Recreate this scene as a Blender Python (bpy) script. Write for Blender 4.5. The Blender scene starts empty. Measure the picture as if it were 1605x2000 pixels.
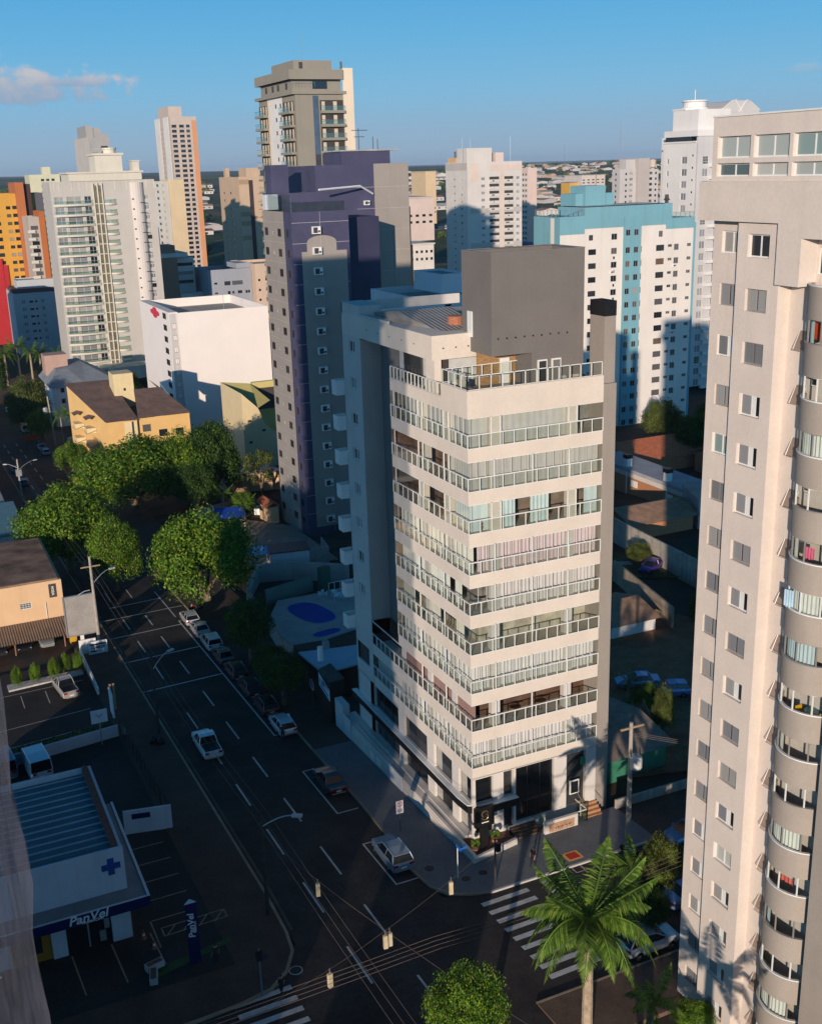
import bpy, bmesh, math, random
from math import sin, cos, pi, radians
from mathutils import Vector, Matrix
random.seed(7)
sc = bpy.context.scene
col = sc.collection

# ------------------------------------------------------------------ camera
CAM = Vector((-34.53, -66.05, 49.47))
YAW, PITCH, ROLL = 0.4283015, 0.2970511, -0.0300291
fw = Vector((sin(YAW)*cos(PITCH), cos(YAW)*cos(PITCH), -sin(PITCH)))
rt = Vector((cos(YAW), -sin(YAW), 0))
up = rt.cross(fw)
r2 = cos(ROLL)*rt + sin(ROLL)*up
u2 = -sin(ROLL)*rt + cos(ROLL)*up
cd = bpy.data.cameras.new('camera')
cam = bpy.data.objects.new('camera', cd); col.objects.link(cam)
cam.matrix_world = Matrix(((r2.x, u2.x, -fw.x, CAM.x), (r2.y, u2.y, -fw.y, CAM.y), (r2.z, u2.z, -fw.z, CAM.z), (0, 0, 0, 1)))
cd.sensor_fit = 'HORIZONTAL'; cd.sensor_width = 36.0; cd.lens = 2200.83/1605*36
cd.clip_start = 0.5; cd.clip_end = 40000
sc.camera = cam

# ------------------------------------------------------------------ light
SUN_EL, SUN_AZ = radians(10.2), radians(36.8)          # travels towards azimuth SUN_AZ (from +Y to +X)
sl = bpy.data.lights.new('sun', 'SUN'); sun = bpy.data.objects.new('sun', sl); col.objects.link(sun)
sd = Vector((sin(SUN_AZ)*cos(SUN_EL), cos(SUN_AZ)*cos(SUN_EL), -sin(SUN_EL)))
sun.rotation_euler = sd.to_track_quat('-Z', 'Y').to_euler()
sl.energy = 5.0; sl.angle = radians(0.5); sl.color = (1.0, 0.83, 0.67)

w = bpy.data.worlds.new('World'); sc.world = w; w.use_nodes = True
nt = w.node_tree; N = nt.nodes; L = nt.links; N.clear()
sky = N.new('ShaderNodeTexSky'); sky.sky_type = 'NISHITA'; sky.sun_disc = False
sky.sun_elevation = SUN_EL; sky.sun_rotation = SUN_AZ + pi
sky.altitude = 500; sky.air_density = 1.0; sky.dust_density = 0.6; sky.ozone_density = 2.0
bg = N.new('ShaderNodeBackground'); BGS = 0.15; bg.inputs['Strength'].default_value = BGS
out = N.new('ShaderNodeOutputWorld')

def vmath(op, a, b=None):
    n = N.new('ShaderNodeVectorMath'); n.operation = op
    for i, v in enumerate((a, b)):
        if v is None: continue
        if isinstance(v, bpy.types.NodeSocket): L.new(v, n.inputs[i])
        else: n.inputs[i].default_value = v
    return n.outputs['Value' if op == 'DOT_PRODUCT' else 'Vector']
def fmath(op, a, b=0.0, clamp=False):
    n = N.new('ShaderNodeMath'); n.operation = op; n.use_clamp = clamp
    for i, v in enumerate((a, b)):
        if isinstance(v, bpy.types.NodeSocket): L.new(v, n.inputs[i])
        else: n.inputs[i].default_value = v
    return n.outputs[0]
tc = N.new('ShaderNodeTexCoord'); D = tc.outputs['Generated']
def cloud(az, el, wu, wv, seed, prev, strength):
    """one bank of cumulus standing at azimuth az, elevation el (radians) in the sky"""
    F = Vector((sin(az)*cos(el), cos(az)*cos(el), sin(el))); Rr = Vector((cos(az), -sin(az), 0)); Uu = Rr.cross(F)
    f = vmath('DOT_PRODUCT', D, tuple(F))
    u = fmath('DIVIDE', vmath('DOT_PRODUCT', D, tuple(Rr)), f)
    v = fmath('DIVIDE', vmath('DOT_PRODUCT', D, tuple(Uu)), f)
    un = fmath('DIVIDE', u, wu); vn = fmath('DIVIDE', v, wv)
    vb = fmath('MULTIPLY', fmath('LESS_THAN', vn, 0.0), 1.3); vb = fmath('ADD', vb, 1.0)
    vs = fmath('MULTIPLY', vn, vb)
    r = fmath('SQRT', fmath('ADD', fmath('POWER', fmath('ABSOLUTE', un), 2.0), fmath('POWER', fmath('ABSOLUTE', vs), 2.0)))
    cx = N.new('ShaderNodeCombineXYZ'); L.new(fmath('MULTIPLY', u, 38.0), cx.inputs[0]); L.new(fmath('MULTIPLY', v, 55.0), cx.inputs[1]); cx.inputs[2].default_value = seed
    no = N.new('ShaderNodeTexNoise'); no.inputs['Scale'].default_value = 1.0; no.inputs['Detail'].default_value = 7; no.inputs['Roughness'].default_value = .58
    L.new(cx.outputs[0], no.inputs['Vector'])
    den = fmath('SUBTRACT', fmath('ADD', fmath('SUBTRACT', 1.0, r), fmath('MULTIPLY', fmath('SUBTRACT', no.outputs['Fac'], .5), 2.6)), 0.18)
    front = fmath('GREATER_THAN', f, 0.2)
    mask = fmath('MULTIPLY', fmath('MULTIPLY', fmath('MULTIPLY', den, 2.6, True), front), strength, True)
    sh = fmath('ADD', fmath('MULTIPLY', vn, .8), fmath('MULTIPLY', fmath('SUBTRACT', no.outputs['Fac'], .5), 1.6)); sh = fmath('ADD', sh, .35, True)
    c = N.new('ShaderNodeMix'); c.data_type = 'RGBA'; c.inputs['A'].default_value = (1.5, 2.3, 3.5, 1); c.inputs['B'].default_value = (4.0, 3.7, 3.7, 1)
    L.new(sh, c.inputs['Factor'])
    m = N.new('ShaderNodeMix'); m.data_type = 'RGBA'; L.new(mask, m.inputs['Factor']); L.new(prev, m.inputs['A']); L.new(c.outputs['Result'], m.inputs['B'])
    return m.outputs['Result']
grade = N.new('ShaderNodeHueSaturation'); grade.inputs['Saturation'].default_value = 1.5; grade.inputs['Value'].default_value = .62; L.new(sky.outputs[0], grade.inputs['Color'])
# clear-air band above the horizon opposite the sun: deep blue overhead paling to grey blue at the skyline
sep = N.new('ShaderNodeSeparateXYZ'); L.new(D, sep.inputs[0])
rmp = N.new('ShaderNodeValToRGB'); er = rmp.color_ramp.elements
def sky_stop(e, z, c): e.position = z; e.color = (*[v/BGS for v in c], 1)
sky_stop(er[0], 0.0, (.33, .46, .57)); sky_stop(er[1], .028, (.29, .46, .62))
for z_, c_ in ((.06, (.215, .49, .72)), (.10, (.14, .45, .74)), (.15, (.08, .38, .72)), (.3, (.055, .28, .6))): sky_stop(er.new(z_), z_, c_)
L.new(sep.outputs[2], rmp.inputs[0])
mrz = N.new('ShaderNodeMapRange'); mrz.interpolation_type = 'SMOOTHSTEP'; mrz.inputs['From Min'].default_value = .14; mrz.inputs['From Max'].default_value = .45; L.new(sep.outputs[2], mrz.inputs['Value'])
# the sky towards the low sun is brighter than the sky opposite
sdot = vmath('DOT_PRODUCT', D, (-sin(SUN_AZ), -cos(SUN_AZ), 0))
mrs = N.new('ShaderNodeMapRange'); mrs.interpolation_type = 'SMOOTHSTEP'; mrs.inputs['From Min'].default_value = -.35; mrs.inputs['From Max'].default_value = .9; mrs.inputs['To Min'].default_value = 1.0; mrs.inputs['To Max'].default_value = 2.4; L.new(sdot, mrs.inputs['Value'])
glow = N.new('ShaderNodeVectorMath'); glow.operation = 'SCALE'; L.new(rmp.outputs[0], glow.inputs[0]); L.new(mrs.outputs['Result'], glow.inputs['Scale'])
mxs = N.new('ShaderNodeMix'); mxs.data_type = 'RGBA'; L.new(mrz.outputs['Result'], mxs.inputs['Factor']); L.new(glow.outputs[0], mxs.inputs['A']); L.new(grade.outputs[0], mxs.inputs['B'])
cur = mxs.outputs['Result']
cur = cloud(YAW-0.315, 0.064, 0.105, 0.027, 3.1, cur, .85)
cur = cloud(YAW-0.262, 0.072, 0.035, 0.009, 1.2, cur, .75)
cur = cloud(YAW-0.345, 0.132, 0.03, 0.007, 9.4, cur, .5)
cur = cloud(YAW+0.335, 0.064, 0.07, 0.006, 5.7, cur, .22)
L.new(cur, bg.inputs['Color']); L.new(bg.outputs[0], out.inputs['Surface'])

sc.view_settings.view_transform = 'Standard'; sc.view_settings.look = 'None'
sc.view_settings.exposure = 0.0; sc.view_settings.gamma = 1.0; sc.view_settings.use_curve_mapping = False
sc.render.engine = 'CYCLES'
sc.cycles.max_bounces = 6; sc.cycles.diffuse_bounces = 3; sc.cycles.glossy_bounces = 3
sc.cycles.transparent_max_bounces = 12; sc.cycles.transmission_bounces = 3
sc.cycles.use_adaptive_sampling = True; sc.cycles.use_denoising = True
sc.cycles.caustics_reflective = False; sc.cycles.caustics_refractive = False

# ------------------------------------------------------------------ terrain height
def sst(a, b, x):
    t = min(1, max(0, (x-a)/(b-a))); return t*t*(3-2*t)
def H(x, y):
    return -0.055*min(230, max(-70, y)) + sst(500, 3200, x*.415+y*.91)*58

# ------------------------------------------------------------------ materials
MATS = {}
def nodemat(name):
    m = bpy.data.materials.new(name); m.use_nodes = True
    b = m.node_tree.nodes['Principled BSDF']
    return m, m.node_tree, b
def mat(name, c, rough=.8, var=.12, scale=.35, streak=0.0, metal=0.0, bump=0.0, spec=.3, c2=None, fine=0.0):
    """painted / cast surface: colour broken by noise, optional vertical rain streaks and bump"""
    if name in MATS: return MATS[name]
    m, t, b = nodemat(name); n = t.nodes; l = t.links
    b.inputs['Roughness'].default_value = rough; b.inputs['Metallic'].default_value = metal
    b.inputs['Specular IOR Level'].default_value = spec
    g = n.new('ShaderNodeNewGeometry')
    no = n.new('ShaderNodeTexNoise'); no.inputs['Scale'].default_value = scale; no.inputs['Detail'].default_value = 6; no.inputs['Roughness'].default_value = .6
    l.new(g.outputs['Position'], no.inputs['Vector'])
    lo = [max(0, v*(1-var)) for v in c]; hi = [min(1, v*(1+var)) for v in (c2 or c)]; streak = streak*1.5
    mp = n.new('ShaderNodeMapRange'); mp.inputs['From Min'].default_value = .3; mp.inputs['From Max'].default_value = .7
    l.new(no.outputs['Fac'], mp.inputs['Value'])
    mx = n.new('ShaderNodeMix'); mx.data_type = 'RGBA'; mx.inputs['A'].default_value = (*lo, 1); mx.inputs['B'].default_value = (*hi, 1)
    l.new(mp.outputs['Result'], mx.inputs['Factor'])
    cur = mx.outputs['Result']
    if streak:
        vm = n.new('ShaderNodeVectorMath'); vm.operation = 'MULTIPLY'; vm.inputs[1].default_value = (1.7, 1.7, .07); l.new(g.outputs['Position'], vm.inputs[0])
        n2 = n.new('ShaderNodeTexNoise'); n2.inputs['Scale'].default_value = 1.0; n2.inputs['Detail'].default_value = 5; n2.inputs['Roughness'].default_value = .65
        l.new(vm.outputs[0], n2.inputs['Vector'])
        m2 = n.new('ShaderNodeMapRange'); m2.inputs['From Min'].default_value = .5; m2.inputs['From Max'].default_value = .8; m2.inputs['To Max'].default_value = streak
        l.new(n2.outputs['Fac'], m2.inputs['Value'])
        x2 = n.new('ShaderNodeMix'); x2.data_type = 'RGBA'; x2.inputs['B'].default_value = (*[v*.45 for v in c], 1)
        l.new(m2.outputs['Result'], x2.inputs['Factor']); l.new(cur, x2.inputs['A']); cur = x2.outputs['Result']
    if fine:
        n3 = n.new('ShaderNodeTexNoise'); n3.inputs['Scale'].default_value = scale*14; n3.inputs['Detail'].default_value = 4; l.new(g.outputs['Position'], n3.inputs['Vector'])
        m3 = n.new('ShaderNodeMapRange'); m3.inputs['From Min'].default_value = .25; m3.inputs['From Max'].default_value = .75; m3.inputs['To Min'].default_value = 1-fine; m3.inputs['To Max'].default_value = 1+fine
        l.new(n3.outputs['Fac'], m3.inputs['Value'])
        x3 = n.new('ShaderNodeVectorMath'); x3.operation = 'SCALE'; l.new(cur, x3.inputs[0]); l.new(m3.outputs['Result'], x3.inputs['Scale']); cur = x3.outputs[0]
    l.new(cur, b.inputs['Base Color'])
    if bump:
        bp = n.new('ShaderNodeBump'); bp.inputs['Strength'].default_value = bump; bp.inputs['Distance'].default_value = .05
        nb = n.new('ShaderNodeTexNoise'); nb.inputs['Scale'].default_value = 9; nb.inputs['Detail'].default_value = 5; l.new(g.outputs['Position'], nb.inputs['Vector'])
        l.new(nb.outputs['Fac'], bp.inputs['Height']); l.new(bp.outputs[0], b.inputs['Normal'])
    MATS[name] = m; return m
def ramp_random(name, stops, rough=.1, spec=.5, island=False, bump=0):
    """colour picked per object (or per loose piece)"""
    if name in MATS: return MATS[name]
    m, t, b = nodemat(name); n = t.nodes; l = t.links
    if island: src = n.new('ShaderNodeNewGeometry').outputs['Random Per Island']
    else: src = n.new('ShaderNodeObjectInfo').outputs['Random']
    r = n.new('ShaderNodeValToRGB'); r.color_ramp.interpolation = 'CONSTANT' if not island else 'LINEAR'
    e = r.color_ramp.elements
    e[0].position = stops[0][0]; e[0].color = (*stops[0][1], 1); e[1].position = stops[1][0]; e[1].color = (*stops[1][1], 1)
    for p, c in stops[2:]: q = e.new(p); q.color = (*c, 1)
    l.new(src, r.inputs[0]); l.new(r.outputs[0], b.inputs['Base Color'])
    b.inputs['Roughness'].default_value = rough; b.inputs['Specular IOR Level'].default_value = spec
    MATS[name] = m; return m
def ribbed(name, c, axis, period, rough=.6, dark=.55):
    """sheet with parallel ribs (roofing, shutters, awnings)"""
    if name in MATS: return MATS[name]
    m, t, b = nodemat(name); n = t.nodes; l = t.links
    g = n.new('ShaderNodeNewGeometry'); s = n.new('ShaderNodeSeparateXYZ'); l.new(g.outputs['Position'], s.inputs[0])
    mu = n.new('ShaderNodeMath'); mu.operation = 'MULTIPLY'; mu.inputs[1].default_value = 2*pi/period; l.new(s.outputs['XYZ'.index(axis)], mu.inputs[0])
    si = n.new('ShaderNodeMath'); si.operation = 'SINE'; l.new(mu.outputs[0], si.inputs[0])
    mr = n.new('ShaderNodeMapRange'); mr.inputs['From Min'].default_value = -1; l.new(si.outputs[0], mr.inputs['Value'])
    bp = n.new('ShaderNodeBump'); bp.inputs['Strength'].default_value = .9; bp.inputs['Distance'].default_value = period*.2
    l.new(mr.outputs['Result'], bp.inputs['Height']); l.new(bp.outputs[0], b.inputs['Normal'])
    no = n.new('ShaderNodeTexNoise'); no.inputs['Scale'].default_value = .6; no.inputs['Detail'].default_value = 5; l.new(g.outputs['Position'], no.inputs['Vector'])
    mx = n.new('ShaderNodeMix'); mx.data_type = 'RGBA'; mx.inputs['A'].default_value = (*[v*dark for v in c], 1); mx.inputs['B'].default_value = (*[min(1, v*1.2) for v in c], 1)
    l.new(no.outputs['Fac'], mx.inputs['Factor']); l.new(mx.outputs['Result'], b.inputs['Base Color'])
    b.inputs['Roughness'].default_value = rough
    MATS[name] = m; return m
def brick(name, c, c2, mortar, bw=.5, rh=.2, rough=.85):
    if name in MATS: return MATS[name]
    m, t, b = nodemat(name); n = t.nodes; l = t.links
    g = n.new('ShaderNodeNewGeometry'); s = n.new('ShaderNodeSeparateXYZ'); l.new(g.outputs['Position'], s.inputs[0])
    ad = n.new('ShaderNodeMath'); l.new(s.outputs[0], ad.inputs[0]); l.new(s.outputs[1], ad.inputs[1])
    cx = n.new('ShaderNodeCombineXYZ'); l.new(ad.outputs[0], cx.inputs[0]); l.new(s.outputs[2], cx.inputs[1])
    br = n.new('ShaderNodeTexBrick'); br.inputs['Scale'].default_value = 1; br.inputs['Brick Width'].default_value = bw; br.inputs['Row Height'].default_value = rh; br.inputs['Mortar Size'].default_value = .012
    br.inputs['Color1'].default_value = (*c, 1); br.inputs['Color2'].default_value = (*c2, 1); br.inputs['Mortar'].default_value = (*mortar, 1)
    l.new(cx.outputs[0], br.inputs['Vector']); l.new(br.outputs['Color'], b.inputs['Base Color']); b.inputs['Roughness'].default_value = rough
    MATS[name] = m; return m
def clear_glass(name, tint=(.75, .85, .82), gloss=.16, rough=.03):
    """thin sheet glass: mostly see-through, tinted, with a mirror-like sheen"""
    if name in MATS: return MATS[name]
    m = bpy.data.materials.new(name); m.use_nodes = True; t = m.node_tree; n = t.nodes; l = t.links; n.clear()
    o = n.new('ShaderNodeOutputMaterial'); tr = n.new('ShaderNodeBsdfTransparent'); tr.inputs[0].default_value = (*tint, 1)
    gl = n.new('ShaderNodeBsdfGlossy'); gl.inputs['Roughness'].default_value = rough; gl.inputs[0].default_value = (.9, .95, .95, 1)
    fr = n.new('ShaderNodeLayerWeight'); fr.inputs[0].default_value = .5
    pw = n.new('ShaderNodeMath'); pw.operation = 'POWER'; pw.inputs[1].default_value = 4.5; l.new(fr.outputs['Facing'], pw.inputs[0])
    ad = n.new('ShaderNodeMath'); ad.operation = 'MULTIPLY_ADD'; ad.use_clamp = True; ad.inputs[1].default_value = .7; ad.inputs[2].default_value = gloss*.35; l.new(pw.outputs[0], ad.inputs[0])
    mx = n.new('ShaderNodeMixShader'); l.new(ad.outputs[0], mx.inputs[0]); l.new(tr.outputs[0], mx.inputs[1]); l.new(gl.outputs[0], mx.inputs[2])
    l.new(mx.outputs[0], o.inputs[0]); MATS[name] = m; return m
def gloss_paint(name, c, rough=.25, metal=.0, coat=.6):
    if name in MATS: return MATS[name]
    m, t, b = nodemat(name); b.inputs['Base Color'].default_value = (*c, 1); b.inputs['Roughness'].default_value = rough; b.inputs['Metallic'].default_value = metal
    b.inputs['Coat Weight'].default_value = coat; b.inputs['Coat Roughness'].default_value = .05
    no = t.nodes.new('ShaderNodeTexNoise'); no.inputs['Scale'].default_value = 3
    mr = t.nodes.new('ShaderNodeMapRange'); mr.inputs['To Min'].default_value = rough*.8; mr.inputs['To Max'].default_value = rough*1.4
    t.links.new(no.outputs['Fac'], mr.inputs['Value']); t.links.new(mr.outputs['Result'], b.inputs['Roughness'])
    MATS[name] = m; return m

GLASS = ramp_random('window_glass', [(0, (.012, .016, .02)), (.45, (.03, .035, .04)), (.68, (.10, .10, .10)), (.84, (.32, .31, .29)), (.95, (.16, .10, .07))], .07, .6)
GLASSD = ramp_random('dark_window_glass', [(0, (.008, .01, .012)), (.5, (.016, .02, .022)), (.8, (.04, .042, .045))], .06, .5)
SHUT = ramp_random('louvred_shutter', [(0, (.25, .25, .26)), (.3, (.20, .205, .225)), (.6, (.30, .295, .29)), (.85, (.17, .175, .185))], .5, .3)
WHITE = mat('white_frame', (.72, .72, .70), .5, .05, 2)
ALU = mat('grey_frame', (.35, .33, .31), .45, .08, 2, metal=.3)
DARKF = mat('dark_frame', (.06, .05, .05), .5, .1, 2)
CLEAR = clear_glass('clear_glass', (.90, .93, .91))
GREENG = clear_glass('green_rail_glass', (.74, .86, .80), .3)
RAILG = clear_glass('pale_rail_glass', (.90, .93, .91), .2)
BRIGHTG = ramp_random('reflection_tone_glass', [(0, (.22, .30, .29)), (.35, (.36, .40, .38)), (.6, (.10, .14, .15)), (.8, (.45, .46, .43))], .06, .6)  # pale stops put reflected light and white interiors into the glass colour
STEEL = mat('galvanised_steel', (.4, .4, .4), .45, .1, 3, metal=.6)
CONC = mat('concrete', (.36, .34, .31), .9, .25, .5, streak=.4, fine=.15)
BLACK = mat('black_paint', (.012, .012, .014), .5, .1, 2)

# ------------------------------------------------------------------ object helpers
class MB:
    def __init__(s): s.v = []; s.f = []; s.m = []
    def quad(s, *p, m=0):
        i = len(s.v); s.v += [tuple(q) for q in p]; s.f.append(tuple(range(i, i+len(p)))); s.m.append(m); return s
    def box(s, x0, y0, z0, x1, y1, z1, m=0, skip=''):
        if x0 > x1: x0, x1 = x1, x0
        if y0 > y1: y0, y1 = y1, y0
        i = len(s.v)
        s.v += [(x0, y0, z0), (x1, y0, z0), (x1, y1, z0), (x0, y1, z0), (x0, y0, z1), (x1, y0, z1), (x1, y1, z1), (x0, y1, z1)]
        for k, q in dict(b=(0, 3, 2, 1), t=(4, 5, 6, 7), s=(0, 1, 5, 4), e=(1, 2, 6, 5), n=(2, 3, 7, 6), w=(3, 0, 4, 7)).items():
            if k not in skip: s.f.append(tuple(i+j for j in q)); s.m.append(m)
        return s
    def prism(s, poly, z0, z1, m=0, zf=None, top=True):
        """poly counter-clockwise; zf(x,y) adds terrain height"""
        zf = zf or (lambda x, y: 0); n = len(poly); i = len(s.v)
        s.v += [(x, y, z0+zf(x, y)) for x, y in poly]+[(x, y, z1+zf(x, y)) for x, y in poly]
        for k in range(n):
            j = (k+1) % n; s.f.append((i+k, i+j, i+n+j, i+n+k)); s.m.append(m)
        if top: s.f.append(tuple(range(i+n, i+2*n))); s.m.append(m)
        s.f.append(tuple(range(i+n-1, i-1, -1))); s.m.append(m)
        return s
    def tube(s, pts, r, n=6, m=0, cap=True):
        pts = [Vector(p) for p in pts]; rs = r if isinstance(r, (list, tuple)) else [r]*len(pts); i0 = len(s.v)
        for k, p in enumerate(pts):
            d = (pts[min(k+1, len(pts)-1)]-pts[max(k-1, 0)]).normalized()
            a = d.cross(Vector((0, 0, 1)) if abs(d.z) < .95 else Vector((1, 0, 0))).normalized(); b = d.cross(a)
            for j in range(n):
                t = 2*pi*j/n; q = p+rs[k]*(cos(t)*a+sin(t)*b); s.v.append(tuple(q))
        for k in range(len(pts)-1):
            for j in range(n):
                a = i0+k*n+j; b = i0+k*n+(j+1) % n; s.f.append((a, a+n, b+n, b)); s.m.append(m)
        if cap:
            s.f.append(tuple(i0+j for j in range(n))); s.m.append(m)
            e = i0+(len(pts)-1)*n; s.f.append(tuple(e+n-1-j for j in range(n))); s.m.append(m)
        return s
    def lathe(s, prof, cx=0, cy=0, n=12, m=0):
        i0 = len(s.v)
        for r, z in prof:
            for j in range(n): t = 2*pi*j/n; s.v.append((cx+r*cos(t), cy+r*sin(t), z))
        for k in range(len(prof)-1):
            for j in range(n):
                a = i0+k*n+j; b = i0+k*n+(j+1) % n; s.f.append((a, b, b+n, a+n)); s.m.append(m)
        s.f.append(tuple(i0+j for j in range(n-1, -1, -1))); s.m.append(m)
        e = i0+(len(prof)-1)*n; s.f.append(tuple(e+j for j in range(n))); s.m.append(m)
        return s
    def disc(s, cx, cy, z, rx, ry, n=16, m=0, zf=None):
        i = len(s.v); zf = zf or (lambda x, y: 0)
        for j in range(n):
            t = 2*pi*j/n; x = cx+rx*cos(t); y = cy+ry*sin(t); s.v.append((x, y, z+zf(x, y)))
        s.f.append(tuple(range(i, i+n))); s.m.append(m); return s
    def mesh(s, name, mats, off=(0, 0, 0)):
        me = bpy.data.meshes.new(name); ox, oy, oz = off
        me.from_pydata([(x-ox, y-oy, z-oz) for x, y, z in s.v], [], s.f)
        for mm in mats if isinstance(mats, (list, tuple)) else [mats]: me.materials.append(mm)
        if any(s.m): me.polygons.foreach_set('material_index', s.m)
        me.update(); return me
    def build(s, name, mats, parent=None, smooth=False, own=False):
        """vertices are world coordinates (or the parent's, when it stands at the origin); top-level meshes get their origin at their base"""
        if not s.v: return None
        if parent is not None:
            off = Vector((0, 0, 0)); p = parent
            while p is not None: off += p.location; p = p.parent
        else:
            xs, ys, zs = zip(*s.v); off = Vector(((min(xs)+max(xs))/2, (min(ys)+max(ys))/2, min(zs))) if own else Vector((0, 0, 0))
        me = s.mesh(name, mats, off)
        o = bpy.data.objects.new(name, me); col.objects.link(o)
        if parent is not None: o.parent = parent
        else: o.location = off
        if smooth: me.polygons.foreach_set('use_smooth', [True]*len(me.polygons))
        return o
def tag(o, label=None, cat=None, group=None, kind=None):
    if label: o['label'] = label
    if cat: o['category'] = cat
    if group: o['group'] = group
    if kind: o['kind'] = kind
    return o
def thing(name, label, cat, loc=(0, 0, 0), rz=0, group=None):
    o = bpy.data.objects.new(name, None); o.empty_display_size = .3; col.objects.link(o)
    o.location = loc; o.rotation_euler = (0, 0, rz)
    return tag(o, label, cat, group)
def struct(name, mb, m): return tag(mb.build(name, m, own=False), kind='structure')
def link(name, me, parent, loc=(0, 0, 0), rot=(0, 0, 0), sca=(1, 1, 1)):
    o = bpy.data.objects.new(name, me); col.objects.link(o); o.parent = parent
    o.location = loc; o.rotation_euler = rot; o.scale = sca; return o
def dup(root, loc, rz, label=None, group=None, sca=None):
    r = root.copy(); col.objects.link(r); r.location = loc; r.rotation_euler = (0, 0, rz)
    if sca: r.scale = sca
    if label: r['label'] = label
    if group: r['group'] = group
    for ch in list(root.children):
        c = ch.copy(); col.objects.link(c); c.parent = r
        for g in ch.children:
            d = g.copy(); col.objects.link(d); d.parent = c
    return r
def text(name, s, size, mt, parent, loc, rot, ext=.01, sx=1.0, shear=0, align='CENTER'):
    c = bpy.data.curves.new(name, 'FONT'); c.body = s; c.size = size; c.extrude = ext; c.offset = size*.014; c.align_x = align; c.align_y = 'CENTER'; c.shear = shear; c.resolution_u = 3
    c.materials.append(mt); o = bpy.data.objects.new(name, c); col.objects.link(o)
    me = bpy.data.meshes.new_from_object(o.evaluated_get(bpy.context.evaluated_depsgraph_get())); bpy.data.objects.remove(o)
    o = bpy.data.objects.new(name, me); col.objects.link(o); o.parent = parent
    o.location = loc; o.rotation_euler = rot; o.scale = (sx, 1, 1); return o

# ------------------------------------------------------------------ windows and facades
WCACHE = {}
def win_mesh(kind, w_, h, d):
    """window in the plane y=0 looking to -y, centred on x, sill at z=0"""
    key = (kind, round(w_, 2), round(h, 2), round(d, 2))
    if key in WCACHE: return WCACHE[key]
    b = MB(); f = min(.07, w_*.09); x0 = -w_/2; x1 = w_/2; y = d
    fm = {'dark': DARKF, 'plain': WHITE, 'four': DARKF, 'grid': WHITE, 'shut': ALU, 'half': WHITE, 'alu': ALU, 'strip': DARKF, 'blind': WHITE, 'bright': WHITE}.get(kind, WHITE)
    gm = GLASSD if kind in ('dark',) else BRIGHTG if kind == 'bright' else GLASS
    b.quad((x0, y, 0), (x1, y, 0), (x1, y, h), (x0, y, h), m=1 if kind != 'blind' else 2)
    def bar(a, z0, c, z1, t=.03): b.box(a, y-t, z0, c, y+.001, z1, 0, 'n')
    bar(x0, 0, x1, f); bar(x0, h-f, x1, h); bar(x0, f, x0+f, h-f); bar(x1-f, f, x1, h-f)
    if kind in ('plain', 'alu', 'half', 'dark', 'blind', 'bright') and w_ > .9: bar(-f/2, f, f/2, h-f)
    if kind in ('four', 'strip'):
        k = 3 if kind == 'four' else max(3, int(w_/.8))
        for i in range(1, k): x = x0+w_*i/k; bar(x-f*.4, f, x+f*.4, h-f)
    if kind == 'grid':
        for i in range(1, 4): bar(x0+w_*i/4-.02, f, x0+w_*i/4+.02, h-f)
        for i in range(1, 3): bar(x0, h*i/3-.02, x1, h*i/3+.02)
    if kind == 'shut':
        for a, c in ((x0+f, -.03), (.03, x1-f)):
            b.quad((a, y-.04, f), (c, y-.04, f), (c, y-.04, h-f), (a, y-.04, h-f), m=2)
            for i in range(7): z = f+(h-2*f)*(i+.5)/7; b.box(a+.05, y-.055, z-.05, c-.05, y-.04, z+.05, 2, 'n')
    if kind == 'half':
        b.quad((x0+f, y-.04, f), (-.03, y-.04, f), (-.03, y-.04, h-f), (x0+f, y-.04, h-f), m=2)
        for i in range(7): z = f+(h-2*f)*(i+.5)/7; b.box(x0+f+.05, y-.055, z-.05, -.08, y-.04, z+.05, 2, 'n')
        b.box(.06, y-.012, f, .06+w_*.16, y-.004, h-f, 3)
    me = b.mesh('window', [fm, gm, SHUT, WHITE]); WCACHE[key] = me; return me
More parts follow.
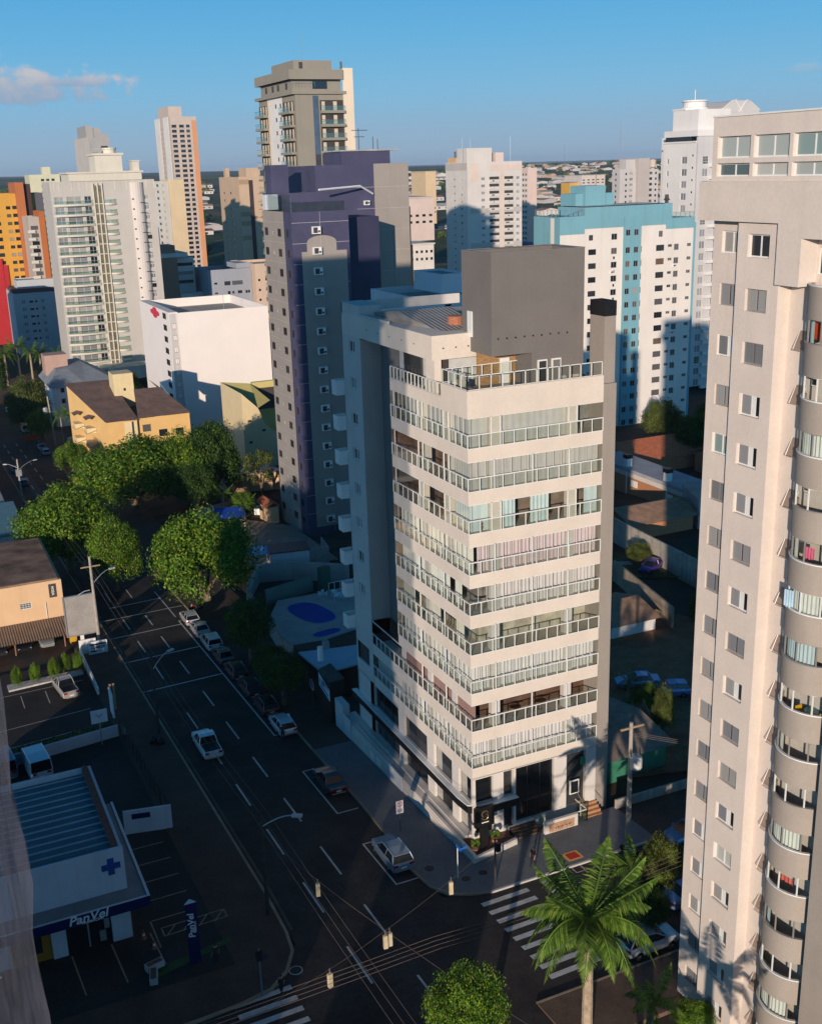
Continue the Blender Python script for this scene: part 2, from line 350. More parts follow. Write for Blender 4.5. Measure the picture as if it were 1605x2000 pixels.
class Bld:
    """one building: an Empty, walls with real openings, and its windows as parts"""
    def __init__(s, name, label, x, y, z, cat='building', group=None):
        s.root = thing(name, label, cat, (x, y, z), 0, group); s.n = 0; s.pool = []
    def face(s, mb, O, U, length, z0, z1, holes, depth=.18, m=0):
        """adds a wall sheet with openings; outward normal is to the right of U. holes: (u, z, w, h, kind)"""
        U = Vector((*U, 0)); Nn = Vector((U.y, -U.x, 0)); O = Vector((*O, 0))
        hs = [h for h in holes if h[0] > .02 and h[0]+h[2] < length-.02 and h[1] > z0+.02 and h[1]+h[3] < z1-.02]
        us = sorted({0, length}|{h[0] for h in hs}|{h[0]+h[2] for h in hs}); zs = sorted({z0, z1}|{h[1] for h in hs}|{h[1]+h[3] for h in hs})
        P = lambda u, z, d=0: tuple(O+U*u-Nn*d+Vector((0, 0, z)))
        # merge cells row by row
        for j in range(len(zs)-1):
            za, zb = zs[j], zs[j+1]; zc = (za+zb)/2
            act = sorted((h[0], h[0]+h[2]) for h in hs if h[1] < zc < h[1]+h[3])
            u = 0
            for a, c in act+[(length, length)]:
                if a-u > 1e-4: mb.quad(P(u, za), P(a, za), P(a, zb), P(u, zb), m=m)
                u = max(u, c)
        for h in hs:
            a, z, ww, hh = h[:4]; c = a+ww; t = z+hh; d = depth
            mb.quad(P(a, z), P(c, z), P(c, z, d), P(a, z, d), m=m); mb.quad(P(a, t, d), P(c, t, d), P(c, t), P(a, t), m=m)
            mb.quad(P(a, z), P(a, z, d), P(a, t, d), P(a, t), m=m); mb.quad(P(c, z, d), P(c, z), P(c, t), P(c, t, d), m=m)
            k = h[4] if len(h) > 4 else 'plain'
            if k: s.window(k, O+U*(a+ww/2), U, z, ww, hh, depth-.004)
    def window(s, kind, p, U, z, w_, h, d=.1):
        s.pool.append((kind, (p.x, p.y, z), math.atan2(U[1], U[0]), w_, h, d))
    def done(s):
        L = s.root.location; pool = s.pool
        pool.sort(key=lambda q: (Vector(q[1])-CAM).length)
        rest = MB(); mats = None
        for i, (k, p, a, w_, h, d) in enumerate(pool):
            me = win_mesh(k, w_, h, d)
            if i < 99: link('window', me, s.root, Vector(p)-L, (0, 0, a))
            else:
                i0 = len(rest.v); R = Matrix.Rotation(a, 3, 'Z')
                rest.v += [tuple(R @ v.co+Vector(p)) for v in me.vertices]
                base = {'WHITE': 0}
                mm = [0 if me.materials[0] is WHITE else (4 if me.materials[0] is ALU else 5), 1, 2, 3]
                for f in me.polygons: rest.f.append(tuple(i0+v for v in f.vertices)); rest.m.append(mm[f.material_index])
        if rest.v: tag(rest.build('window_row', [WHITE, GLASS, SHUT, WHITE, ALU, DARKF], s.root), kind='stuff')
        return s.root
    def block(s, name, x0, y0, x1, y1, z0, z1, m, front=(), left=(), roofm=None, par=.9, depth=.18, band=None, top=True):
        """rectangular volume; windows only where the lens can see (front -Y, left -X); parapet roof"""
        mb = MB()
        s.face(mb, (x0, y0), (1, 0), x1-x0, z0, z1, list(front), depth); s.face(mb, (x0, y1), (0, -1), y1-y0, z0, z1, list(left), depth)
        mb.quad((x1, y0, z0), (x1, y1, z0), (x1, y1, z1), (x1, y0, z1)); mb.quad((x1, y1, z0), (x0, y1, z0), (x0, y1, z1), (x1, y1, z1))
        t = .2
        if top:
            if par > 0:
                zr = z1-par
                mb.quad((x0, y0, z1), (x1, y0, z1), (x1-t, y0+t, z1), (x0+t, y0+t, z1)); mb.quad((x1, y0, z1), (x1, y1, z1), (x1-t, y1-t, z1), (x1-t, y0+t, z1))
                mb.quad((x1, y1, z1), (x0, y1, z1), (x0+t, y1-t, z1), (x1-t, y1-t, z1)); mb.quad((x0, y1, z1), (x0, y0, z1), (x0+t, y0+t, z1), (x0+t, y1-t, z1))
                a, c, e, g = x0+t, x1-t, y0+t, y1-t
                mb.quad((a, e, z1), (c, e, z1), (c, e, zr), (a, e, zr)); mb.quad((c, e, z1), (c, g, z1), (c, g, zr), (c, e, zr))
                mb.quad((c, g, z1), (a, g, z1), (a, g, zr), (c, g, zr)); mb.quad((a, g, z1), (a, e, z1), (a, e, zr), (a, g, zr))
                MB().quad((a, e, zr), (c, e, zr), (c, g, zr), (a, g, zr)).build('roof', roofm or CONC, s.root)
            else: mb.quad((x0, y0, z1), (x1, y0, z1), (x1, y1, z1), (x0, y1, z1))
        return mb.build(name, m, s.root)
def grid(us, zs, w_, h, kind='plain'): return [(u, z, w_, h, kind) for z in zs for u in us]
def frange(a, step, n): return [a+step*i for i in range(n)]
# ------------------------------------------------------------------ the setting
def ground_material():
    m, t, b = nodemat('city_ground'); n = t.nodes; l = t.links
    g = n.new('ShaderNodeNewGeometry')
    def noise(sc_, det, vec=None, ro=.6):
        q = n.new('ShaderNodeTexNoise'); q.inputs['Scale'].default_value = sc_; q.inputs['Detail'].default_value = det; q.inputs['Roughness'].default_value = ro
        l.new(vec or g.outputs['Position'], q.inputs['Vector']); return q.outputs['Fac']
    def ramp(src, st):
        r = n.new('ShaderNodeValToRGB'); e = r.color_ramp.elements
        e[0].position, e[0].color = st[0][0], (*st[0][1], 1); e[1].position, e[1].color = st[1][0], (*st[1][1], 1)
        for p, c in st[2:]: q = e.new(p); q.color = (*c, 1)
        l.new(src, r.inputs[0]); return r.outputs[0]
    def mix(f, a, c):
        x = n.new('ShaderNodeMix'); x.data_type = 'RGBA'; l.new(f, x.inputs['Factor']); l.new(a, x.inputs['A']); l.new(c, x.inputs['B']); return x.outputs['Result']
    near = ramp(noise(.16, 8), [(.3, (.05, .035, .025)), (.45, (.10, .06, .04)), (.55, (.06, .055, .05)), (.7, (.04, .06, .02))])
    mid = ramp(noise(.012, 8, None, .7), [(.3, (.03, .055, .02)), (.5, (.05, .075, .03)), (.58, (.16, .10, .07)), (.7, (.10, .09, .08))])
    vm = n.new('ShaderNodeVectorMath'); vm.operation = 'MULTIPLY'; vm.inputs[1].default_value = (.0006, .0022, 0); l.new(g.outputs['Position'], vm.inputs[0])
    far = ramp(noise(1, 5, vm.outputs[0], .55), [(.34, (.03, .07, .035)), (.46, (.05, .10, .045)), (.52, (.16, .10, .07)), (.57, (.13, .14, .06)), (.7, (.035, .08, .04))])
    s = n.new('ShaderNodeSeparateXYZ'); l.new(g.outputs['Position'], s.inputs[0])
    def rng(a, c):
        r = n.new('ShaderNodeMapRange'); r.interpolation_type = 'SMOOTHSTEP'; r.inputs['From Min'].default_value = a; r.inputs['From Max'].default_value = c; l.new(s.outputs[1], r.inputs['Value']); return r.outputs['Result']
    c = mix(rng(180, 420), near, mid); c = mix(rng(1500, 2600), c, far)
    l.new(c, b.inputs['Base Color']); b.inputs['Roughness'].default_value = .95; b.inputs['Specular IOR Level'].default_value = .1
    return m
def build_ground():
    b = MB(); ys = [-400, -70, 0, 100, 230, 350, 500]+[500+150*i for i in range(1, 24)]+[4500, 6000, 9000, 14000, 20000]
    xs = [-6000, -3000, -1500, -800, -400, -150, 0, 150, 350]+[350+200*i for i in range(1, 16)]+[4500, 7000, 12000]
    i0 = {}
    for j, y in enumerate(ys):
        for i, x in enumerate(xs):
            i0[i, j] = len(b.v); z = H(x, y)-.22
            if y > 3500: z += 9*sin(x*.0011+1)+7*sin(x*.0023+y*.0007)+(y-3500)*.0016
            b.v.append((x, y, z))
    for j in range(len(ys)-1):
        for i in range(len(xs)-1): b.f.append((i0[i, j], i0[i+1, j], i0[i+1, j+1], i0[i, j+1])); b.m.append(0)
    struct('ground', b, ground_material())
build_ground()

def asphalt():
    m = mat('asphalt', (.034, .027, .024), .85, .3, .25, c2=(.046, .037, .033), bump=.25, fine=.22, spec=.25)
    return m
ASPH = asphalt()
def sheet(name, poly, dz, m, th=.14):
    return struct(name, MB().prism(poly, dz-th, dz, zf=H), m)
X0, X1 = -16.0, -5.1
struct('avenue', MB().prism([(X0, -68), (X1, -68), (X1, 0), (X1, 229), (X0, 229), (X0, 0)], -.1, 0, zf=H), ASPH)
cs = MB().prism([(-120, -17.7), (X0-.001, -17.7), (X0-.001, -5), (-120, -5)], -.1, -.004, zf=H)
cs.prism([(X1+.001, -17.7), (160, -17.7), (160, -5), (X1+.001, -5)], -.1, -.004, zf=H)
struct('cross_street', cs, ASPH)
PAVE_BLUE = mat('grey_paver', (.15, .155, .165), .85, .14, .5, fine=.2, bump=.2)
PAVE_RED = mat('red_earth_paver', (.13, .085, .06), .9, .25, .6, fine=.2, bump=.2)
PAVE_BRN = mat('brown_paver', (.075, .05, .037), .9, .25, .4, fine=.22, bump=.2)
KERB = mat('kerb_stone', (.30, .23, .16), .85, .25, .6)
KERBW = mat('whitewashed_kerb', (.5, .48, .45), .8, .15, .8)
# NE corner pavement, grey in front of the apartment block, reddish further up the avenue
corner = [(-5.0, 10), (-5.2, 4), (-5.55, -.6), (-5.3, -3.4), (-4.45, -4.9), (-3.2, -5.7), (-1.8, -6.1)]
sheet('pavement', corner+[(12.4, -6.12), (12.4, -.6), (-.9, -.6), (-.9, 21.5), (-5.0, 21.5)], .13, PAVE_BLUE, .3)
sheet('brown_pavement', [(-5.0, 21.5), (-.9, 21.5), (2, 24), (2, 229), (-5.0, 229)], .125, PAVE_BRN, .3)
sheet('side_street_pavement', [(12.4, -6.12), (160, -6.12), (160, -2), (12.4, -.6)], .12, PAVE_BRN, .3)
# NW corner: pharmacy pavement and its car park
nw = [(-16.0, 229), (-20.2, 229), (-20.2, 20), (-20.2, -5.2), (-60, -5.2), (-60, -9.3), (-23.6, -9.3), (-21, -9.1), (-18.9, -8.65), (-17.45, -7.4), (-16.45, -5.6), (-16.15, -3.5), (-16.0, 2)]
sheet('tiled_pavement', nw, .13, PAVE_BRN, .3)
LOT = mat('car_park_asphalt', (.034, .028, .025), .9, .3, .3, bump=.25, fine=.25)
sheet('car_park', [(-60, -5.2), (-20.2, -5.2), (-20.2, 0), (-20.2, 57), (-60, 57), (-60, 0)], .1, LOT, .2)
sheet('south_pavement', [(X1, -22), (160, -22), (160, -17.7), (X1, -17.7)], .12, PAVE_RED, .3)
sheet('south_west_pavement', [(-120, -22), (X0, -22), (X0, -17.7), (-120, -17.7)], .12, PAVE_RED, .3)
def kerb(name, pts, w_=.16, dz=.145, m=KERB):
    b = MB()
    for (ax, ay), (bx, by) in zip(pts[:-1], pts[1:]):
        d = Vector((bx-ax, by-ay)).normalized(); nx, ny = -d.y*w_/2, d.x*w_/2
        b.prism([(ax-nx, ay-ny), (bx-nx, by-ny), (bx+nx, by+ny), (ax+nx, ay+ny)], -.1, dz, zf=H)
    struct(name, b, m)
kerb('kerb', [(-5.02, 229), (-5.02, 10)]+corner[1:], .15, .137, KERB)
kerb('kerb', [(-1.8, -6.12), (12.4, -6.14), (160, -6.14)], .18, .14, KERBW)
kerb('kerb', [(-15.98, 229), (-15.98, 2)]+[(-16.15, -3.5), (-16.45, -5.6), (-17.45, -7.4), (-18.9, -8.65), (-21, -9.1), (-23.6, -9.3), (-60, -9.3)], .2, .14, KERB)
kerb('kerb', [(X1, -17.72), (160, -17.72)], .16, .135, KERB)
kerb('gutter', [(-15.55, 229), (-15.55, 2), (-15.7, -3.3)], .22, .012, mat('gutter_concrete', (.11, .085, .065), .9, .3, .5))
# painted markings
PAINT = mat('road_paint', (.52, .51, .49), .75, .22, 1.2, fine=.2)
PAINTO = mat('worn_paint', (.30, .24, .16), .85, .3, 1.0, fine=.3)
PAINTP = mat('faded_cream_paint', (.50, .40, .33), .8, .25, 1.0, fine=.25)
def strips(name, lst, m=PAINT, dz=.009):
    b = MB()
    for ax, ay, bx, by, w_ in lst:
        d = Vector((bx-ax, by-ay)); k = d.normalized(); nx, ny = -k.y*w_/2, k.x*w_/2; nseg = max(1, int(d.length/20))
        b.quad(*[(x, y, H(x, y)+dz) for x, y in ((ax-nx, ay-ny), (bx-nx, by-ny), (bx+nx, by+ny), (ax+nx, ay+ny))])
    struct(name, b, m)
ln = []
for k in range(-6, 5): ln.append((-10.25, 1.35+8.75*k, -10.25, 5.75+8.75*k, .15)); ln.append((-13.08, -2.5+8.6*k, -13.08, 1.75+8.6*k, .15))
for y0 in (46.3, 55.6, 64.5, 77, 86, 95, 104, 113, 122, 131, 140, 149, 158, 167, 176, 185, 194, 203, 212):
    for x in (-10.3, -13.1): ln.append((x, y0, x, y0+4.3, .15))
for a, b_, c in ((-13.8, -7.2, 74.2), (-16, -5.3, 69.4), (-15.9, -7.1, 62.3), (-15.9, -7.1, 53.4), (-15.9, -7.1, 43.8)): ln.append((a, c, b_, c+.6, .22))
ln += [(-7.1, 64.3, -7.1, 26.5, .16), (-7.18, 26.5, -6.5, 26.5, .16), (-7.1, 78, -7.1, 66, .16), (-7.18, 64.3, -6.4, 64.3, .16)]
for ya, yb in ((9.8, 18.2), (-1.85, 4.4)): ln += [(-7.25, ya, -7.25, yb, .12), (-7.31, ya, -5.45, ya, .12), (-7.31, yb, -5.45, yb, .12)]
strips('lane_markings', ln)
cw = [(-3.1, -7.13-1.1*i, .65, -7.05-1.1*i, .46) for i in range(9)]+[(-21.45, -9.05-1.1*i, -17.68, -8.95-1.1*i, .46) for i in range(8)]
cw.append((2.1, -6.6, 2.1, -11.9, .42))
strips('crosswalk', cw)
pk = [(3.42+1.02*i, -6.3, 3.38+1.02*i, -8.3, .09) for i in range(6)]+[(4.75, -6.95, 6.5, -6.95, .1), (4.75, -6.3, 4.75, -6.95, .1), (5.5, -6.3, 5.5, -6.95, .1)]
strips('parking_bay_markings', pk, PAINTP)
def flat_text(s, x, y, size, m):
    c = bpy.data.curves.new('road_lettering', 'FONT'); c.body = s; c.size = size; c.align_x = 'CENTER'; c.align_y = 'CENTER'; c.extrude = .002; c.materials.append(m)
    o = bpy.data.objects.new('road_lettering', c); col.objects.link(o); me = bpy.data.meshes.new_from_object(o.evaluated_get(bpy.context.evaluated_depsgraph_get())); bpy.data.objects.remove(o); o = bpy.data.objects.new('road_lettering', me); col.objects.link(o); o.location = (x, y, H(x, y)+.012); o.rotation_euler = (math.atan(-.055), 0, 0); o.scale = (1, 1, 1)
    tag(o, kind='structure')
for i, ch in enumerate('MOTOS'): flat_text(ch, 2.95+1.06*i, -8.35+.03*i, .95, PAINTP)
lot = [(-24.0, 2.3+2.55*i, -20.9, 2.3+2.55*i, .1) for i in range(6)]
lot += [(-32+2.6*i, -3.6, -32.2+2.6*i, 1.0, .1) for i in range(4)]+[(-24.1, -1.0, -24.1, 2.3, .1)]
strips('car_park_lines', lot, PAINTO, .106)
z = [(-23.6, .1), (-19.2, .25), (-19.2, 1.2), (-23.6, 1.1)]
strips('no_parking_hatch', [(*z[i], *z[(i+1) % 4], .1) for i in range(4)]+[(-23.4+1.1*i, .1, -22.6+1.1*i, 1.15, .1) for i in range(4)], PAINTO, .14)
strips('clinic_car_park_lines', [(-32, 50.2, -21, 50.6, .14)]+[(-30+2.5*i, 46, -30+2.5*i, 49.6, .1) for i in range(4)]+[(-32, 41, -21.5, 42.3, .12), (-32, 36.5, -24, 37.5, .12)], PAINTP, .106)
# fire hydrant square and manholes
sq = MB(); zz = lambda x, y: H(x, y)
sq.prism([(4.95, -5.62), (6.25, -5.62), (6.25, -4.5), (4.95, -4.5)], .12, .135, zf=H); sq2 = MB().prism([(5.15, -5.44), (6.05, -5.44), (6.05, -4.68), (5.15, -4.68)], .13, .142, zf=H)
o = thing('hydrant_cover', 'red square hydrant cover edged in yellow on the grey pavement', 'hydrant cover', (5.6, -5.06, H(0, -5)+.12))
sq.build('border', mat('yellow_orange_paint', (.75, .42, .10), .6, .1, 2), o); sq2.build('lid', mat('signal_red', (.55, .02, .015), .5, .1, 2), o)
MET = mat('cast_iron', (.035, .033, .032), .6, .3, 4, metal=.5)
for x, y, lb, rr in ((-2.65, -3.85, 'round dark manhole cover on the corner pavement, nearer the crosswalk kerb', .32), (-1.21, -3.76, 'round dark manhole cover on the corner pavement, nearest the planter wall', .32), (-4.38, -1.33, 'round rusty manhole cover beside the silver hatchback', .36), (-16.9, -7.55, 'round pale rimmed manhole in the road by the left corner kerb', .45), (-18.4, -5.3, 'round manhole cover on the tiled corner pavement by the totem', .38)):
    dz = .002 if x == -16.9 else .132
    t = thing('manhole_cover', lb, 'manhole cover', (x, y, H(x, y)+dz))
    b = MB(); b.lathe([(rr, 0), (rr, .012), (rr*.86, .012)], x, y, 20)
    for k in range(len(b.v)): b.v[k] = (b.v[k][0], b.v[k][1], b.v[k][2]+H(*b.v[k][:2])+dz)
    b.build('rim', PAINT if x == -16.9 else MET, t); c = MB().disc(x, y, dz+.016, rr*.86, rr*.86, 20, zf=H); c.build('lid', MET, t)
# ------------------------------------------------------------------ foliage
def leafmat(name, stops, tr=.35):
    m = ramp_random(name, stops, .55, .25, island=True); t = m.node_tree; n = t.nodes; l = t.links; b = n['Principled BSDF']
    src = b.inputs['Base Color'].links[0].from_socket; g = n.new('ShaderNodeNewGeometry'); no = n.new('ShaderNodeTexNoise'); no.inputs['Scale'].default_value = .9; no.inputs['Detail'].default_value = 3; l.new(g.outputs['Position'], no.inputs['Vector']); mr = n.new('ShaderNodeMapRange'); mr.inputs['From Min'].default_value = .3; mr.inputs['From Max'].default_value = .7; mr.inputs['To Min'].default_value = .5; mr.inputs['To Max'].default_value = 1.45; l.new(no.outputs['Fac'], mr.inputs['Value']); sv = n.new('ShaderNodeVectorMath'); sv.operation = 'SCALE'; l.new(src, sv.inputs[0]); l.new(mr.outputs['Result'], sv.inputs['Scale']); src = sv.outputs[0]; l.new(src, b.inputs['Base Color']); d = n.new('ShaderNodeBsdfTranslucent'); l.new(src, d.inputs[0]); mx = n.new('ShaderNodeMixShader'); mx.inputs[0].default_value = tr
    o = n['Material Output']; l.new(b.outputs[0], mx.inputs[1]); l.new(d.outputs[0], mx.inputs[2]); l.new(mx.outputs[0], o.inputs['Surface']); return m
LEAFM = dict(
    mid=leafmat('leaf_mid', [(0, (.045, .11, .010)), (.5, (.095, .20, .015)), (.86, (.17, .28, .024)), (1, (.40, .38, .05))]),
    dark=leafmat('leaf_dark', [(0, (.018, .045, .009)), (.6, (.045, .10, .016)), (1, (.10, .17, .025))]),
    olive=leafmat('leaf_olive', [(0, (.04, .065, .012)), (.5, (.085, .12, .02)), (1, (.17, .18, .04))]),
    palm=leafmat('leaf_palm', [(0, (.055, .12, .014)), (.5, (.11, .21, .024)), (1, (.26, .34, .06))], .4),
    dry=leafmat('leaf_dry', [(0, (.10, .06, .03)), (.5, (.18, .12, .06)), (1, (.26, .18, .09))]))
BARK = mat('bark', (.16, .115, .08), .9, .35, 2.5, bump=.5)
PBARK = mat('palm_bark', (.33, .26, .18), .9, .3, 3, bump=.4)
# ------------------------------------------------------------------ corner apartment block (the subject)
BEIGE = mat('beige_render', (.66, .585, .51), .85, .06, .4, streak=.06, fine=.05, bump=.08)
TAUPE = mat('taupe_render', (.165, .152, .145), .85, .06, .4, streak=.08, fine=.05, bump=.08)
GREYB = mat('grey_brown_render', (.30, .265, .235), .85, .06, .4, streak=.08, fine=.05)
PALE = mat('pale_render', (.56, .53, .50), .85, .06, .4, streak=.08, fine=.05)
ROOFG = mat('roof_membrane', (.40, .37, .33), .9, .25, .3, streak=0, fine=.15)
BLKP = mat('black_cladding', (.012, .011, .011), .35, .2, 1)
WOOD = mat('brown_wood', (.16, .075, .035), .6, .3, 1.5)
TILE = mat('terracotta_step', (.42, .22, .11), .8, .2, 1.5)
ap = Bld('apartment_building', 'beige corner apartment building with stacked glazed balconies and a large grey rooftop block', 0, 0, 0)
R = ap.root
FL = 3.06; RB = [6.5+FL*k for k in range(9)]      # balcony floor levels
XE, YL = 10.95, 12.8
# right flank wall and chimney
MB().box(10.96, .02, -.5, 12.05, 22, 34.35).build('side_wall', GREYB, R)
mb = MB().box(11.05, .2, 34.36, 12.0, 2.0, 39.1); mb.build('chimney', GREYB, R)
mb = MB(); mb.box(11.03, .18, 39.1, 12.02, .30, 40.15); mb.box(11.03, 1.9, 39.1, 12.02, 2.02, 40.15); mb.box(11.03, .30, 39.1, 11.15, 1.9, 40.15); mb.box(11.90, .30, 39.1, 12.02, 1.9, 40.15); mb.box(11.15, .30, 39.1, 11.90, 1.9, 39.3); mb.build('chimney_cap', BLACK, R)
# left stair block, recess behind it
hw = [(1.25, z, 1.35, .98, 'blind' if k in (1, 4, 7, 8) else 'plain') for k, z in enumerate([34.95-FL*i for i in range(9)])]
lb = MB(); ap.face(lb, (0, 22.35), (0, -1), 3.85, -1.8, 36.35, [(1.25, h[1], 1.35, .98, h[4]) for h in hw[:8]]+[(.25, 6.9, 2.7, 1.75, 'strip'), (.2, 3.4, 2.75, 2.2, 'strip'), (.2, .3, 2.75, 2.2, 'strip')], .16)
lb.quad((0, 22.35, -1.8), (0, 22.35, 36.35), (11, 22.35, 36.35), (11, 22.35, -1.8)); lb.build('stair_block', PALE, R)
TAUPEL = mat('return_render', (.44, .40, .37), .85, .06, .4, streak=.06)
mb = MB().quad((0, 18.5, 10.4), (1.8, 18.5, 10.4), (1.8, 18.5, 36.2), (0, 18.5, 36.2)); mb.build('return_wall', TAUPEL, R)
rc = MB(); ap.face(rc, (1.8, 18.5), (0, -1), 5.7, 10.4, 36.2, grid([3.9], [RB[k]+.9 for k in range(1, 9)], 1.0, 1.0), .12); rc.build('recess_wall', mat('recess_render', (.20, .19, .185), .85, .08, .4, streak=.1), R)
for k in range(2, 9):  # stub walls with small windows at the inner end of each balcony
    t = MB().box(.55, 12.85, RB[k]-.6, 1.8, 13.9, RB[k]+.55); t.build('service_ledge', PALE, R)
for k in range(1, 9):  # air-conditioner ledges on the rear corner
    z = RB[k]+.2; b = MB(); b.box(-.75, 22.4, z-.1, .35, 23.5, z); b.box(-.75, 22.4, z, -.65, 23.5, z+1.15); b.box(-.65, 23.4, z, .35, 23.5, z+1.15); b.box(-.65, 22.4, z, .35, 22.5, z+1.15); b.build('rear_balcony', WHITE, R)
# balcony floors
CURT = {0: (.66, .62, .64), 1: None, 2: (.60, .58, .58), 3: None, 4: (.63, .58, .58), 5: (.62, .50, .52), 6: (.56, .66, .68), 7: (.50, .48, .46), 8: (.52, .51, .49)}
CURL = {0: (.62, .58, .58), 1: (.20, .13, .12), 2: (.60, .58, .56), 3: (.55, .53, .48), 4: (.64, .64, .62), 5: (.64, .63, .58), 6: None, 7: None, 8: (.52, .51, .49)}
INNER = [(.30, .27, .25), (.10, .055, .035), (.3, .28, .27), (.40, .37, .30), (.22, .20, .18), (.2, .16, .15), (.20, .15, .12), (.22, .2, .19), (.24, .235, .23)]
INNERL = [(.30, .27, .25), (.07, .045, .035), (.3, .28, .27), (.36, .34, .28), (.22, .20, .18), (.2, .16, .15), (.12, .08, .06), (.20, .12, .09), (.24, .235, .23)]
def curtain(mb, a, c, z0, z1, fixed, axis, amp=.06, per=.34, m=0):
    n = max(4, int((c-a)/per*4)); pts = []
    for i in range(n+1):
        u = a+(c-a)*i/n; d = fixed+amp*sin(2*pi*u/per+.7*sin(u*2.1))+.03*sin(u*1.3)
        pts.append((u, d))
    for (u0, d0), (u1, d1) in zip(pts[:-1], pts[1:]):
        if axis == 'x': mb.quad((u0, d0, z0), (u1, d1, z0), (u1, d1, z1), (u0, d0, z1), m=m)
        else: mb.quad((d0, u0, z0), (d1, u1, z0), (d1, u1, z1), (d0, u0, z1), m=m)
def curtmat(c):
    return mat('curtain_%d_%d_%d' % tuple(int(v*100) for v in c), c, .9, .06, 1.5)
for k, rb in enumerate(RB):
    ye = YL if k >= 2 else (18.5 if k == 1 else 22.3)
    if k == 0: ye = 18.6
    # slab with fascia
    s = MB(); s.prism([(0, 0), (XE, 0), (XE, 2.2), (2.2, 2.2), (2.2, ye), (0, ye)], rb-(.92 if k else .84), rb); s.prism([(.2, 2.2), (2.2, 2.2), (XE, 2.2), (XE, 12), (2.2, 12)], rb-.3, rb-.02)
    s.build('balcony_slab', BEIGE, R)
    # inner walls behind the balcony
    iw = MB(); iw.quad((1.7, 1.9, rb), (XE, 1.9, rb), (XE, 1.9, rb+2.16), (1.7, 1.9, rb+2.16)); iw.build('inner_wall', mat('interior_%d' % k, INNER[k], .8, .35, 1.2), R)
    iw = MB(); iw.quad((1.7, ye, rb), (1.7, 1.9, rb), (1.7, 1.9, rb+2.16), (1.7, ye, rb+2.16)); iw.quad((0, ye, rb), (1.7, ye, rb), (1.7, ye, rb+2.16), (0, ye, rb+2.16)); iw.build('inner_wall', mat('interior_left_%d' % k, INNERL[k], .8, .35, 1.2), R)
    # piers
    pb = MB(); pa = (.06 if k in (6, 8) else .30)
    for a, c in ((1.86, 2.55), (8.1, 8.75)): pb.box(a, pa, rb, c, pa+.5, rb+2.15)
    for a, c in ((3.05, 3.75), (7.3, 7.95)):
        if k not in (3, 4) or a > 5: pb.box(pa, a, rb, pa+.5, c, rb+2.15)
    if k < 2: pb.box(pa, 12.3, rb, pa+.5, 12.9, rb+2.15)
    pb.build('pier', BEIGE if k in (6, 8) else PALE, R)
    # curtains / blinds
    pleat = .0 if k >= 6 else .055
    c = CURT[k]
    if c:
        cm = MB()
        for a, e in ((.35, 1.8), (2.6, 8.05), (8.8, XE-.1)):
            if k == 6 and a > 2 and a < 3: curtain(cm, 2.75, 3.9, rb+.02, rb+2.12, .42, 'x', .03); curtain(cm, 5.2, 6.7, rb+.02, rb+2.12, .42, 'x', .03); continue
            if k == 6 and a > 8: a = 9.7
            if k == 8 and a > 8: continue
            if k == 5 and a < 1: a = .8
            if k == 4 and a < 1: continue
            curtain(cm, a, e, rb+.02, rb+2.12, .45, 'x', pleat if pleat else .012, .3 if pleat else .55)
        cm.build('curtain', curtmat(c), R)
    c = CURL[k]
    cm = MB()
    if c:
        for a, e in ((.35, 3.0), (3.8, 7.25), (8.0, 12.2)):
            if k == 4 and a < 1: curtain(cm, 2.0, 3.0, rb+.02, rb+2.12, .45, 'y', .05); continue
            if k == 3: a = e-(e-a)*.45
            if k == 8 and a > 7: e = 11
            curtain(cm, a, e, rb+.02, rb+2.12, .45, 'y', pleat if pleat else .012, .3 if pleat else .55)
        if k == 0: curtain(cm, 13, 18.3, rb+.02, rb+2.12, .45, 'y', .04)
        cm.build('curtain', curtmat(c), R)
    elif k in (6, 7):
        curtain(cm, .35, 2.8, rb+.02, rb+2.12, .42, 'y', .02); cm.build('curtain', curtmat((.56, .62, .62) if k == 6 else (.48, .47, .45)), R)
        d = MB().box(1.55, 4.2, rb, 1.69, 6.0, rb+2.1); d.build('door', WOOD, R)
    # upper glazing: sheets and thin frames
    if k != 1:
        g = MB(); g.quad((.05, .05, rb+.95), (XE, .05, rb+.95), (XE, .05, rb+2.13), (.05, .05, rb+2.13))
        g.quad((.05, ye, rb+.95), (.05, .05, rb+.95), (.05, .05, rb+2.13), (.05, ye, rb+2.13)); g.build('glazing', CLEAR, R)
    fr = MB(); fw_ = .028
    for i in range(1, 16):
        x = XE*i/16
        if k in (0, 2, 4, 5, 7): fr.box(x-.012, .035, rb+.98, x+.012, .065, rb+2.14)
    for a in ((1.84, 2.58, 8.07, 8.78) if k in (6, 8) else (XE*.19, XE*.47, XE*.745)):
        fr.box(a-.04, .02, rb, a+.04, .09, rb+2.15)
    fr.box(0, .02, rb+2.09, XE, .09, rb+2.155)
    fr.box(.02, .1, rb+2.09, .09, ye, rb+2.155)
    for i in range(1, 18):
        y = YL*i/18
        if k in (0, 2, 5, 8): fr.box(.035, y-.012, rb+.98, .065, y+.012, rb+2.14)
    for y in ((3.0, 3.8, 7.25, 8.0, 12.3) if k in (6, 7, 8) else (4.2, 8.4)): fr.box(.02, y-.04, rb, .09, y+.04, rb+2.15)
    fr.build('window_frame', WHITE, R)
